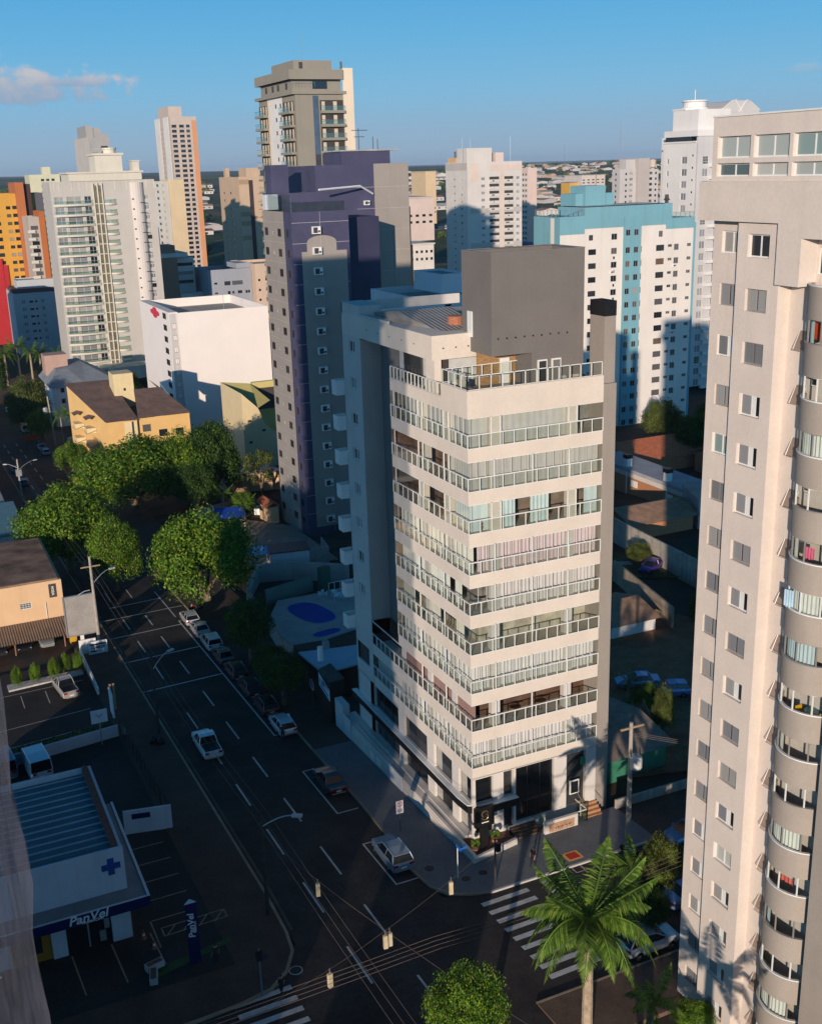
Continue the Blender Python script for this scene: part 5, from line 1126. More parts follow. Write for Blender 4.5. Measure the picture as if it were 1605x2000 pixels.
tp = tower('tan_office', 'pinkish tan building with small dark windows against the purple block, beyond the hospital', 84.1, 318, 95, 338, -12, 19, (.56, .42, .32), [h for z in (13, 9.6, 6.2) for h in ((1, z, .8, .8, 'dark'), (3.6, z, 2.2, 1.2, 'plain'), (7, z, 2.2, 1.2, 'dark'))], None); tp.done()
ob = tower('orange_brick_building', 'narrow orange brick building with a dark grey top beside the purple block', 68.6, 160, 71.0, 168, -10, 33.5, (.48, .18, .09), [], None); ob.block('dark_top', 68.5, 159.9, 70.6, 168, 33.5, 41.5, W2('charcoal_render', (.09, .085, .08)))
MB().box(66.5, 157, -10, 76, 160, 20).build('lower_wing', W2('dark_maroon_render', (.10, .05, .05)), ob.root); ob.done()
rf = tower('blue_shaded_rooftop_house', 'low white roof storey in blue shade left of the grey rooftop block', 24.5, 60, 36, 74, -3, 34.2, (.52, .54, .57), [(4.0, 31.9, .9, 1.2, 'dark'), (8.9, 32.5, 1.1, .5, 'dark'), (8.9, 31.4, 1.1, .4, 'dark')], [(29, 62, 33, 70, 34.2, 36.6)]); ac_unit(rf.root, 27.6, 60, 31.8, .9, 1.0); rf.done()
# ------------------------------------------------------------------ pharmacy on the left corner
PW = mat('pharmacy_white', (.56, .56, .60), .8, .07, .5, streak=.18); NAVY = mat('navy_fascia', (.010, .012, .075), .35, .1, 1); TEAL = ribbed('teal_roof_sheets', (.10, .19, .23), 'Y', .92, .5)
ph = Bld('pharmacy', 'white pharmacy with a ribbed teal roof and navy canopy on the left corner', -30, 7, 0)
PR = ph.root
b = MB(); b.box(-46, 1.6, -1.2, -25.45, 1.8, 6.8); b.box(-25.65, 1.8, -1.5, -25.45, 14, 6.6); b.box(-46, 13.8, -1.5, -25.65, 14, 6.6); b.build('wall', PW, PR)
b = MB(); b.quad((-46, 1.8, 6.35), (-25.65, 1.8, 6.35), (-25.65, 13.8, 6.15), (-46, 13.8, 6.15)); b.build('roof', TEAL, PR)
b = MB()
for i in range(13): y = 2.3+.92*i; b.box(-46, y-.05, 6.37-.016*i, -25.7, y+.05, 6.46-.016*i)
b.build('roof_ribs', mat('pale_rib', (.28, .42, .52), .5, .1, 2), PR)
b = MB(); b.box(-26.1, 1.8, 6.3, -25.7, 14, 6.7); b.build('gutter', mat('rusty_gutter', (.16, .06, .045), .8, .3, 2), PR)
b = MB(); b.box(-46, .05, 2.95, -24.35, 1.6, 3.6); b.box(-25.45, 1.6, 2.95, -24.35, 13, 3.6); b.build('canopy', mat('canopy_top', (.22, .21, .21), .8, .15, .6), PR)
b = MB(); b.box(-46, -.02, 2.9, -24.3, .05, 3.66); b.box(-24.35, .05, 2.9, -24.28, 13, 3.66); b.build('fascia', NAVY, PR)
b = MB(); b.box(-46, -.03, 3.66, -24.27, .12, 3.69); b.box(-24.45, .12, 3.66, -24.27, 13, 3.69); b.build('fascia_trim', mat('pale_trim', (.55, .58, .62), .5, .05, 2), PR)
LOC = lambda x, y, z: Vector((x, y, z))-PR.location
SIGNW = mat('sign_white', (.78, .78, .78), .5, .03, 2)
text('lettering', 'PanVel', .92, SIGNW, PR, LOC(-28.35, -.05, 3.34), (pi/2, 0, 0), .015, 1.0, .22); text('lettering', 'FARMÁCIAS', .26, SIGNW, PR, LOC(-28.1, -.05, 3.02), (pi/2, 0, 0), .01, 1.0, .2)
c = MB(); x, z = -26.35, 5.55; c.prism([(0, 0)]*3, 0, 0) if False else None
for r_ in ((x-.22, z-.62, x+.22, z+.62), (x-.62, z-.22, x-.22, z+.22), (x+.22, z-.22, x+.62, z+.22)): c.box(r_[0], 1.55, r_[1], r_[2], 1.6, r_[3])
c.build('blue_cross', mat('cross_blue', (.02, .06, .25), .5, .1, 2), PR)
b = MB(); b.box(-26.8, 1.2, -.2, -25.5, 1.6, 2.95); b.box(-30.7, 1.2, -.2, -29.75, 1.6, 2.95); b.build('pillar', PW, PR)
MB().box(-29.75, 1.5, -.2, -26.8, 1.59, 2.95).build('shopfront', [GLASSD], PR)
b = MB(); b.box(-28.35, 1.46, 0, -28.25, 1.5, 2.9); b.box(-27.6, 1.44, .2, -27.2, 1.5, 1.0); b.box(-27.25, 1.44, 1.1, -26.9, 1.5, 2.4); b.build('door_frame', STEEL, PR)
MB().box(-33.2, 1.4, -.2, -30.7, 1.6, 2.95).build('orange_panel', mat('orange_panel', (.42, .17, .015), .6, .12, 1), PR); MB().box(-32.9, 1.36, .7, -31.3, 1.4, 2.5).build('poster_window', GLASSD, PR)
ph.done()
t = thing('totem_sign', 'tall navy pharmacy totem with white vertical lettering on the grass strip', 'sign', (-22.45, -3.72, H(0, -3.7)+.13))
b = MB().prism([(-.38, -.12), (.38, -.12), (.05, .32)], 0, 4.55); b.build('body', NAVY).parent = t
b = MB().prism([(-.38, -.12), (.38, -.12), (.05, .32)], 4.55, 4.6); b.build('cap', mat('pale_cap', (.55, .6, .65), .4, .05, 2)).parent = t
text('lettering', 'PanVel', .6, SIGNW, t, (-.05, -.14, 2.9), (pi/2, -pi/2, 0), .01, 1.1, .2); text('lettering', 'FARMÁCIAS', .16, SIGNW, t, (.2, -.14, 2.75), (pi/2, -pi/2, 0))
struct('grass_strip', MB().prism([(-25.2, -4.1), (-23.0, -3.6), (-19.9, -2.7), (-19.7, -2.2), (-22.6, -2.7), (-24.8, -3.0)], .1, .15, zf=H), LEAFM['dark'])
for x, y, a, lb in ((-24.95, -3.0, .25, 'white concrete planter at the grass strip, nearer the pharmacy door'), (-25.25, -4.1, 1.35, 'white concrete planter at the grass strip, nearer the crosswalk')):
    t = thing('planter', lb, 'planter', (x, y, H(x, y)+.12), a)
    b = MB(); b.box(-.6, -.25, 0, .6, .25, .45); b.build('box', mat('planter_white', (.45, .45, .44), .8, .15, 1)).parent = t; MB().box(-.52, -.18, .45, .52, .18, .47).build('soil', mat('red_soil', (.16, .07, .045))).parent = t
for x, y, lb in ((-24.9, .55, 'traffic cone by the pharmacy pillar'), (-24.5, -.9, 'traffic cone at the end of the car park line')):
    t = thing('traffic_cone', lb, 'traffic cone', (x, y, H(x, y)+.12)); MB().lathe([(.19, 0), (.19, .03), (.13, .04), (.03, .68)], 0, 0, 12).build('cone', mat('cone_orange', (.5, .10, .02), .6, .1, 2)).parent = t; MB().lathe([(.102, .25), (.076, .42)], 0, 0, 12).build('white_band', WHITE).parent = t
t = thing('sign_wall', 'low white wall with a small blue sign beside the pharmacy car park', 'wall', (-21.5, 14.7, H(0, 15)))
MB().prism([(-23.3, 15.1), (-19.7, 14.25), (-19.65, 14.45), (-23.3, 15.3)], -.2, 2.15, zf=H).build('wall', PW, t); MB().prism([(-22.7, 14.90), (-21.3, 14.57), (-21.3, 14.62), (-22.7, 14.95)], 1.4, 1.85, zf=H).build('sign_plate', NAVY, t)
t = thing('glass_fence', 'long teal glass fence along the left pavement beside the pharmacy', 'fence', (-19.9, 25, H(0, 25)))
b = MB()
for i in range(11):
    y0, y1 = 15+1.75*i, 15+1.75*(i+1); xa, xb = -19.65-.035*i, -19.65-.035*(i+1); b.quad((xa, y0, H(0, y0)), (xb, y1, H(0, y1)), (xb, y1, H(0, y1)+2), (xa, y0, H(0, y0)+2)); 
b.build('panel', GREENG, t)
for i in range(12): y = 15+1.75*i; x = -19.65-.035*i; MB().box(x-.04, y-.04, H(0, y)-.1, x+.04, y+.04, H(0, y)+2.05).build('post', DARKF, t)
t = thing('clinic_wall', 'low pale boundary wall behind the parked van, below the diamond sign', 'wall', (-24, 33.6, H(0, 33)))
MB().prism([(-30, 32.6), (-20.2, 34.1), (-20.2, 34.3), (-30, 32.8)], -.1, 1.25, zf=H).build('wall', PW, t)
t = thing('hedge', 'dark clipped hedge growing behind the low pale wall', 'hedge', (-25, 34.6, H(0, 34)))
b = MB()
for i in range(1500):
    x = random.uniform(-29.5, -21); y = 33.2+(x+30)*.15+random.uniform(0, .9); z = H(0, y)+random.uniform(.1, 1.3); a = random.uniform(0, 6.3); e = random.uniform(-.6, .9); v = Vector((cos(a)*cos(e), sin(a)*cos(e), sin(e)))*.16; q = Vector((-sin(a), cos(a), 0))*.12; p = Vector((x, y, z))
    b.quad(tuple(p-v), tuple(p+q), tuple(p+v), tuple(p-q))
b.build('leaves', LEAFM['dark'], t)
# --- shop with corrugated awning
sh = Bld('tan_shop', 'tan shop with a weathered brown flat roof and a corrugated awning over its car park', -24, 70, -4)
SR = sh.root; TAN = mat('tan_shop_render', (.66, .44, .26), .85, .06, .4, streak=.1)
b = MB(); sh.face(b, (-45, 68), (1, 0), 25.0, -4.5, 3.15, [(20.0, .1, 1.3, .8, 'grid')], .1); b.box(-45, 68.01, -4.5, -20, 86, 3.1, skip='s'); b.build('wall', TAN, SR)
b = MB(); b.box(-45, 68.3, 3.1, -20.3, 86, 3.3); b.build('roof', mat('weathered_brown_roof', (.17, .10, .065), .9, .45, .35, c2=(.24, .15, .10), fine=.2), SR)
b = MB(); b.quad((-45, 67.8, -1.5), (-20.2, 67.8, -1.5), (-20.6, 63.2, -2.15), (-45, 63.2, -2.15)); b.quad((-45, 67.8, -1.58), (-20.2, 67.8, -1.58), (-20.6, 63.2, -2.23), (-45, 63.2, -2.23)); b.build('awning', ribbed('corrugated_brown', (.24, .16, .11), 'X', .3, .7), SR)
for x in (-20.9, -26.5, -32): MB().tube([(x, 63.5, -4.2), (x, 63.5, -2.15)], .09, 6).build('awning_post', mat('brown_post', (.25, .12, .08), .7, .2, 2), SR)
MB().box(-21.55, 67.93, 1.05, -20.7, 68, 2.75).build('sign_board', mat('dark_sign', (.06, .05, .045), .6, .1, 2), SR)
text('lettering', 'MODA', .42, SIGNW, SR, Vector((-21.12, 67.9, 1.9))-SR.location, (pi/2, pi/2, 0), .01, .9); MB().tube([(-22.1, 67.9, -1.5), (-22.1, 67.9, .6)], .04, 5).build('pipe', WHITE, SR); sh.done()
t = thing('billboard', 'tilted blank grey billboard panel on a white post at the pavement edge', 'billboard', (-18.9, 62, H(0, 62)))
b = MB(); b.box(-20.72, 61.95, -1.95, -17.2, 62.05, 2.85, 0); b.build('panel', mat('grey_canvas', (.30, .28, .26), .85, .15, .9, fine=.15, bump=.3), t)
b = MB()
for q in ((-20.8, -2.05, -20.66, 2.95), (-17.26, -2.05, -17.12, 2.95), (-20.66, 2.83, -17.26, 2.95), (-20.66, -2.05, -17.26, -1.93)): b.box(q[0], 61.85, q[1], q[2], 62.12, q[3])
b.build('frame', STEEL, t); MB().box(-19.25, 62.1, -4.6, -18.85, 62.5, -1.9).build('post', WHITE, t); MB().tube([(-19, 62, 2.9), (-18.2, 61.9, 3.3), (-17.6, 61.7, 3.4)], .06, 5).build('lamp_arm', STEEL, t)
t = thing('yellow_booth', 'small yellow booth standing behind the post of the blank billboard', 'booth', (-19.9, 64, H(0, 64)))
MB().prism([(-20.3, 63.6), (-19.5, 63.6), (-19.5, 64.6), (-20.3, 64.6)], 0, 2.0, zf=H).build('body', mat('yellow_paint', (.55, .30, .02), .6, .15, 2), t); MB().prism([(-20.4, 63.5), (-19.4, 63.5), (-19.4, 64.7), (-20.4, 64.7)], 2.0, 2.1, zf=H).build('roof', mat('yellow_roof', (.45, .24, .02), .6, .15, 2), t)
t = thing('clinic_sign', 'white clinic sign board lettered CLIMEDE on its angled white wall', 'sign', (-19.4, 56, H(0, 56)))
b = MB(); b.prism([(-20.05, 58.3), (-20.25, 45.5), (-20.05, 45.5), (-19.85, 58.3)], -.1, .95, zf=H); b.prism([(-19.95, 58.5), (-18.05, 58.5), (-18.05, 58.7), (-19.95, 58.7)], -.1, 1.9, zf=H); b.build('wall', mat('clinic_white', (.68, .66, .64), .7, .05, .6, streak=.05), t)
MB().box(-19.05, 57.95, -3.1, -16.9, 58.15, -1.55).build('board', mat('clinic_board', (.72, .72, .72), .5, .03, 1), t)
text('lettering', 'CLIMEDE', .44, BLACK, t, Vector((-17.95, 57.93, -2.28))-t.location, (pi/2, 0, 0), .006, .9)
MB().box(-18.85, 57.93, -1.98, -17.05, 57.95, -1.82).build('bar', BLACK, t); MB().box(-18.85, 57.93, -2.78, -18.1, 57.95, -2.64).build('bar', BLACK, t)
MB().box(-17.9, 57.93, -2.74, -17.05, 57.95, -2.68).build('small_line', mat('grey_line', (.3, .3, .3), .6, .1, 2), t)
for i, (x, y, lb) in enumerate(((-21.95, 33.0, 'white diamond sign on a post behind the low pale wall, left one of the pair'), (-19.9, 38.6, 'narrow white blue sign panel standing on the pavement beside the diamond sign'))):
    t = thing('diamond_sign' if i == 0 else 'panel_sign', lb, 'sign', (x, y, H(x, y)+.1)); MB().tube([(0, 0, 0), (0, 0, 2.3)], .06, 6).build('post', STEEL).parent = t
    b = MB()
    if i == 0: b.box(-.75, -.05, 2.3, .75, .05, 3.6)
    else: b.box(-.06, -.9, .4, .06, .9, 3.0)
    b.build('panel', mat('sign_plate_white', (.60, .62, .66), .5, .05, 2)).parent = t
    if i == 0: b = MB(); b.tube([(-.3, -.06, 3.2), (0, -.06, 2.85), (.3, -.06, 3.2)], .04, 4); b.build('mark', mat('mark_blue', (.06, .12, .25), .5, .1, 2)).parent = t
t = thing('gate_posts', 'pair of weathered timber gate posts at the end of the glass fence', 'gate post', (-19.6, 41, H(0, 41)))
for dx in (0, .35): MB().prism([(-19.7+dx, 40.5), (-19.5+dx, 40.5), (-19.5+dx, 40.7), (-19.7+dx, 40.7)], 0, 3.0, zf=H).build('post', mat('weathered_timber', (.30, .21, .13), .9, .3, 2), t)
# --- pool court, restaurant and garden walls beside the apartment block
DECK = mat('pool_deck_paving', (.46, .38, .35), .85, .15, .6, fine=.15)
struct('pool_terrace', MB().prism([(.8, 43), (2.2, 57), (5.5, 63.5), (17, 63.5), (17, 43)], -.1, .5, zf=H), DECK)
WAT = mat('pool_water', (.008, .075, .36), .6, .2, .7, spec=.03)
def pool(name, lb, cx, cy, a, b_, rot, p=2.6):
    t = thing(name, lb, 'pool', (cx, cy, H(cx, cy)+.5)); pts = []
    for i in range(28):
        u = 2*pi*i/28; c_, s_ = cos(u), sin(u); x = a*abs(c_)**(2/p)*(1 if c_ > 0 else -1); y = b_*abs(s_)**(2/p)*(1 if s_ > 0 else -1); pts.append((cx+x*cos(rot)-y*sin(rot), cy+x*sin(rot)+y*cos(rot)))
    MB().prism([(cx+(x-cx)*1.08, cy+(y-cy)*1.08) for x, y in pts], .4, .515, zf=H).build('edge', mat('pool_edge', (.20, .32, .42), .6, .1, 1), t); MB().prism(pts, .4, .54, zf=H).build('water', WAT, t)
pool('swimming_pool', 'large deep blue barrel shaped pool on the pale terrace', 7.6, 56.6, 2.1, 4.3, .12); pool('paddling_pool', 'small narrow blue pool next to the large pool on the terrace', 6.7, 48.9, 1.75, .85, .2)
GWAL = mat('garden_wall_render', (.33, .31, .29), .85, .15, .5, streak=.35)
def wallthing(name, lb, pts, h, m, w_=.2, z0=-.3):
    t = thing(name, lb, 'wall', (*pts[0], H(*pts[0]))); b = MB()
    for (ax, ay), (bx, by) in zip(pts[:-1], pts[1:]):
        d = Vector((bx-ax, by-ay)).normalized(); nx, ny = -d.y*w_/2, d.x*w_/2; b.prism([(ax-nx, ay-ny), (bx-nx, by-ny), (bx+nx, by+ny), (ax+nx, ay+ny)], z0, h, zf=H)
    b.build('wall', m, t); return t
wallthing('pool_wall', 'grey pitted garden wall along the avenue side of the pool terrace', [(.5, 40.6), (.4, 47), (1.6, 57.5), (2.3, 66)], 2.1, GWAL)
wallthing('garden_wall', 'pale curved wall behind the pool terrace', [(2.3, 66), (6.5, 74.5), (11, 73), (17, 67.5)], 2.4, mat('pale_garden_wall', (.34, .35, .34), .85, .12, .5, streak=.3)); wallthing('garden_wall', 'green grey wall inside the pool garden above the large pool', [(4.2, 64.3), (11.5, 66.8)], 2.0, mat('green_grey_wall', (.12, .17, .15), .85, .12, .5))
wallthing('green_shed_wall', 'dark green upright cabinet at the corner of the pool terrace', [(12.3, 66.2), (13.7, 66.6)], 3.0, mat('dark_green_paint', (.03, .10, .075), .7, .1, 1), .9)
t = thing('terrace_railing', 'white metal railing around the corner of the pool terrace', 'railing', (14, 63, H(0, 63)+.5)); rail('railing', [(12.5, 63.4), (16.5, 63.4), (16.9, 58)], H(0, 63)+.5, 1.1, .8, [WHITE, CLEAR], False, t)
def garden_set(x, y, z, a):
    t = thing('garden_chair', 'white plastic garden chair stacked with others beside the pool', 'chair', (x, y, z), a, 'white plastic chairs crowded beside the pool')
    m = mat('white_plastic', (.65, .68, .72), .5, .04, 2)
    MB().box(-.24, -.24, .38, .24, .24, .43).build('seat', m).parent = t; MB().box(-.24, .2, .43, .24, .25, .85).build('backrest', m).parent = t
    for sx in (-.2, .2):
        for sy in (-.2, .2): MB().box(sx-.025, sy-.025, 0, sx+.025, sy+.025, .38).build('leg', m).parent = t
    return t
g0 = garden_set(11.2, 61.8, H(0, 61.8)+.5, .3); rr = random.Random(2)
for i in range(17): x = 10.6+rr.random()*4.6; y = 61.9-(x-10.6)*.9+rr.uniform(-.9, .7); dup(g0, (x, y, H(0, y)+.5), rr.uniform(0, 6))
re = Bld('restaurant', 'low restaurant with a flat blue white roof and dark sign tower', 1, 34, -2)
RR_ = re.root; BR = mat('dark_brown_facade', (.045, .028, .02), .7, .3, .8)
b = MB(); b.prism([(-.5, 31.6), (1.1, 31.6), (1.1, 33), (3.2, 31.8), (7, 31.8), (7, 40.5), (3.3, 39.5), (-.4, 39.8)], -3.2, 1.25); b.build('wall', BR, RR_)
MB().prism([(-.75, 37.3), (-.35, 32.5), (1.15, 33.2), (1.2, 31.5), (3.4, 31.7), (6.5, 32.5), (6.5, 36.0), (3.4, 36.4)], 1.3, 1.5).build('roof', mat('blue_white_roof', (.40, .50, .60), .6, .06, .6), RR_)
MB().prism([(3.6, 36.6), (6.8, 35.8), (6.8, 41), (4.2, 40.5)], 1.0, 1.15).build('roof', mat('grey_flat_roof', (.27, .31, .36), .8, .1, .6), RR_)
MB().box(1.9, 36.6, 1.5, 2.5, 37.2, 2.3).build('roof_vent', CONC, RR_)
b = MB(); b.prism([(-1.5, 26.0), (0, 26.2), (.05, 29.9), (-1.5, 29.0)], -3, 2.95); b.build('sign_tower', mat('near_black_facade', (.02, .018, .017), .7, .2, .8), RR_); MB().prism([(-1.55, 25.95), (.05, 26.1), (.1, 29.95), (-1.55, 29.05)], 2.95, 3.05).build('tower_roof', mat('mossy_slab', (.07, .075, .065), .9, .3, 1), RR_)
MB().quad((-1.53, 29.0, 1.5), (-1.53, 26.1, .9), (-1.53, 26.1, 2.1), (-1.53, 29.0, 2.85)).build('sign_board', mat('sign_face', (.62, .68, .74), .5, .05, 1), RR_)
b = MB()
for y0, y1 in ((28.7, 28.5), (28.2, 28.0), (27.9, 27.4), (27.2, 27.0), (26.7, 26.5)): b.quad((-1.55, y0, 1.9), (-1.55, y1, 1.85), (-1.55, y1, 2.35), (-1.55, y0, 2.4))
b.quad((-1.55, 28.6, 1.62), (-1.55, 26.5, 1.22), (-1.55, 26.5, 1.42), (-1.55, 28.6, 1.82)); b.build('sign_marks', mat('sign_navy', (.02, .05, .14), .5, .1, 1), RR_)
MB().lathe([(.02, 0), (.3, 0), (.3, 1.4), (.02, 1.4)], -.9, 29.9, 8).build('white_banner', SIGNW, RR_).location.z = 1.6+2
re.done()
t = thing('round_sign', 'round white blue sign on the dark restaurant front', 'sign', (-1.52, 31.2, .1)); b = MB().disc(0, 0, 0, .62, .62, 20); b.v = [(0, x, y+.45) for x, y, z in b.v]; b.build('face', mat('sign_face', (.62, .68, .74))).parent = t
b = MB(); b.v = []; b.disc(0, 0, 0, .46, .46, 20); b.v = [(-.01, x, y+.45) for x, y, z in b.v]; b.build('centre', mat('sign_mid_blue', (.14, .24, .38), .5, .1, 1)).parent = t; MB().box(0, -.1, -2.6, .08, .1, .1).build('post', DARKF).parent = t
# garden buildings of the neighbouring condominium
wallthing('condominium_wall', 'low white wall with small dark roofs in the shade under the purple block', [(9.5, 80), (17.5, 76.5), (18.5, 82)], 2.6, GWAL)
t = thing('gatehouse', 'flat roofed gatehouse with two dark roof panels behind the pool garden', 'building', (11, 79, H(0, 79))); MB().prism([(9, 76.4), (14.2, 75.2), (15.2, 79.5), (10, 80.8)], -.2, 3, zf=H).build('wall', PW, t); MB().prism([(8.8, 76.2), (14.3, 75), (15.4, 79.7), (9.9, 81)], 3, 3.15, zf=H).build('roof', mat('dark_roof_panel', (.035, .045, .055), .6, .2, 1), t)
t = thing('blue_canopy', 'bright blue sheet canopy beside the big round tree', 'canopy', (6, 81, H(0, 81)))
b = MB(); b.quad((2.6, 79.5, -1.6), (9.2, 77.6, -1.6), (10.6, 80.6, -1.4), (5.2, 82.4, -1.4)); b.build('sheet', mat('bright_blue_sheet', (.10, .34, .62), .5, .08, 1), t)
for x, y in ((3, 79.7), (9, 78), (10.2, 80.5), (5.4, 82.1)): MB().tube([(x, y, H(x, y)), (x, y, -1.5)], .05, 5).build('post', STEEL, t)
t = thing('blue_tarpaulin', 'deep blue tarpaulin roof between the trees', 'canopy', (8.5, 103, H(0, 103)))
b = MB(); b.quad((4.5, 102.5, -2.9), (12.5, 100.2, -2.9), (13.2, 103.4, -2.0), (7, 105.6, -2.0)); b.quad((7, 105.6, -2.0), (13.2, 103.4, -2.0), (13.6, 106, -2.8), (8, 107.5, -2.8)); b.build('sheet', mat('deep_blue_tarp', (.012, .05, .30), .5, .15, 1), t)
for x, y in ((4.8, 102.6), (12.3, 100.5), (8.2, 107.2), (13.3, 105.8)): MB().tube([(x, y, H(x, y)), (x, y, -2.7)], .06, 5).build('post', STEEL, t)
wallthing('garden_wall', 'long pale wall in the shade behind the blue tarpaulin', [(8, 113), (19.5, 117.5)], 2.0, GWAL)
t = thing('tile_roof_shelter', 'small terracotta roofed gate shelter beside the foot of the purple block', 'shelter', (18.3, 107, H(0, 107))); MB().box(17.6, 104.4, -6.4, 19.4, 109.2, -3.2).build('wall', TAN, t)
b = MB(); b.quad((17.2, 104, -3.2), (17.2, 109.6, -3.2), (18.5, 109.6, -2.4), (18.5, 104, -2.4)); b.quad((18.5, 104, -2.4), (18.5, 109.6, -2.4), (19.8, 109.6, -3.2), (19.8, 104, -3.2)); b.build('roof', mat('terracotta_roof', (.42, .13, .06), .85, .25, 1.5), t)
struct('condominium_court', MB().prism([(6, 82), (19.5, 78), (20.3, 100), (13, 112), (3, 112), (3, 90)], -.1, .06, zf=H), mat('court_paving', (.26, .22, .18), .9, .2, .5, fine=.15))
wallthing('white_fence', 'short white slatted fence beside the foot of the purple block', [(17.5, 112), (20.2, 109.5)], 1.4, WHITE, .1)
# --- low houses on the left beyond the trees
ya = Bld('yellow_apartment_house', 'yellow three storey apartment house with a brown sloping roof and square roof tower', 8, 175, -9)
YEL = mat('yellow_render', (.66, .42, .17), .85, .06, .4, streak=.1); YC = mat('pale_yellow_render', (.68, .55, .32), .85, .06, .4, streak=.1); BRF = mat('brown_sheet_roof', (.15, .10, .085), .9, .25, .5, fine=.15)
b = MB(); ya.face(b, (3.3, 165), (1, 0), 6.2, -10, 1.3, [], .1); b.quad((3.3, 165, -10), (3.3, 165, 1.3), (-1.2, 184, 6.6), (-1.2, 184, -10)); b.quad((9.5, 165, -10), (9.5, 184, -10), (9.5, 184, 6), (9.5, 165, 1.3)); b.build('wall', YEL, ya.root)
MB().quad((3.0, 164.8, 1.45), (9.8, 164.8, 1.2), (8.2, 184, 6.9), (-1.7, 184, 7.0)).build('roof', BRF, ya.root)
MB().box(6.8, 164.9, -10, 9.4, 165, 1.0).build('pale_bay', YC, ya.root); MB().box(8.3, 164.85, -9, 8.7, 164.9, 1).build('slot', DARKF, ya.root)
b = MB(); ya.face(b, (10, 165.6), (1, 0), 10.6, -10, 1.3, [(.6, -1.6, 1.7, 1.5, 'four'), (3.9, -3.0, 1.8, 1.5, 'strip'), (7.4, -3.0, 1.7, 1.4, 'strip'), (3.9, -6.2, 1.8, 1.5, 'strip'), (7.4, -6.2, 1.7, 1.4, 'strip')], .12); b.quad((20.6, 165.6, -10), (20.6, 186, -10), (20.6, 186, 1.3), (20.6, 165.6, 1.3)); b.build('wing_wall', YEL, ya.root)
b = MB(); b.quad((9.8, 165.4, 1.4), (20.9, 165.4, 1.35), (17, 176, 5.6), (11.5, 176, 5.6)); b.quad((20.9, 165.4, 1.35), (20.9, 187, 1.3), (17, 187, 5.6), (17, 176, 5.6)); b.build('wing_roof', BRF, ya.root)
b = MB(); ya.face(b, (7.4, 176), (1, 0), 4.2, 2, 9.2, [(2.0, 5.5, .5, .6, 'dark')], .1); b.box(7.4, 176.01, 2, 11.6, 181, 9.2, skip='s'); b.build('roof_tower', YC, ya.root)
for z in (-1.2, -4.2, -7.2):
    for y in (172, 178): q = MB(); x = 3.3-(y-165)*.237; q.box(x-1.6, y-1.6, z-.5, x+.3, y+1.6, z+.6, 0); q.quad((x-1.7, y-1.9, z+2.5), (x+.2, y-1.9, z+3.1), (x+.2, y+1.9, z+3.1), (x-1.7, y+1.9, z+2.5), m=1); q.build('balcony', [YC, BRF], ya.root)
ya.done()
gh = Bld('grey_roof_house', 'three storey white house with a grey hipped roof and a brown box tower', 9, 245, -12)
b = MB(); gh.face(b, (2.0, 235), (1, 0), 7.9, -13, -2.3, [h for z in (-4.0, -6.8, -9.7) for h in ((2.0, z, 1.0, 1.2, 'four'), (4.5, z, 1.5, 1.2, 'four'))], .1); b.quad((2, 250, -13), (2, 235, -13), (2, 235, -2.3), (2, 250, -2.3)); b.build('white_wall', mat('house_white', (.60, .60, .62), .8, .06, .5, streak=.15), gh.root)
MB().box(12.3, 237, -13, 17.8, 252, -2.2).build('brown_wall', mat('pinkish_brown_render', (.42, .28, .23), .85, .08, .5, streak=.1), gh.root); MB().box(9.9, 236, -13, 12.3, 250, -2.3).build('recess_wall', mat('grey_recess', (.3, .3, .32), .8, .1, .5), gh.root)
b = MB(); b.quad((1.2, 234.2, -2.4), (10.6, 234.2, -2.4), (7.5, 243, .9), (4.5, 243, .9)); b.quad((1.2, 256, -2.4), (1.2, 234.2, -2.4), (4.5, 243, .9), (4.5, 256, .9)); b.quad((10.6, 234.2, -2.4), (18.6, 235.5, -2.2), (12, 248, 1.6), (7.5, 243, .9)); b.quad((18.6, 235.5, -2.2), (18.6, 256, -2.2), (12, 256, 1.6), (12, 248, 1.6)); b.quad((7.5, 243, .9), (12, 248, 1.6), (12, 256, 1.6), (4.5, 256, .9), (4.5, 243, .9)); b.build('roof', mat('blue_grey_roof', (.21, .235, .26), .7, .15, .4, fine=.1), gh.root)
MB().box(2.2, 246, -1, 8.1, 252, 4.3).build('box_tower', mat('pinkish_brown_render', (.42, .28, .23)), gh.root)
for z in (-4.8, -8.3): q = MB(); q.box(10.4, 235.4, z, 12.3, 236, z+2.4, 0); q.box(10.6, 235.35, z+.2, 12.1, 235.4, z+2.2, 1); q.build('white_framed_window', [WHITE, GLASSD], gh.root)
gh.done()
nb = Bld('notched_yellow_building', 'pale yellow building with a slanted notch and green lawn beside the hospital wall', 31, 155, -8); YG = mat('yellow_green_render', (.55, .46, .17), .85, .06, .5, streak=.1)
b = MB(); b.quad((27.6, 150, -9), (36, 150, -9), (36, 150, -2.5), (32.4, 150, 0), (30.9, 150, 3.9), (27.6, 150, 7.2)); b.quad((27.6, 165, -9), (27.6, 150, -9), (27.6, 150, 7.2), (27.6, 165, 7.2)); b.build('wall', mat('pale_sand_render', (.62, .50, .30), .85, .06, .4, streak=.08), nb.root)
b = MB(); b.quad((27.6, 150, 7.2), (30.9, 150, 3.9), (34.5, 153, 4.6), (32.5, 160, 7.2), (27.6, 165, 7.2)); b.box(33, 160, -9, 40, 161, 7.3); b.quad((32.4, 150, 0), (36, 150, -2.5), (36, 160, -2.5), (33, 160, 0)); b.build('notch_wall', YG, nb.root); MB().box(34.2, 159.8, 1.5, 38, 160, 6).build('dark_opening', DARKF, nb.root)
b = MB(); 
for x, z in ((28.6, 1.2), (31.5, -1), (28.6, -3.2), (31.5, -5.5)): b.box(x, 149.94, z, x+.7, 150, z+.45)
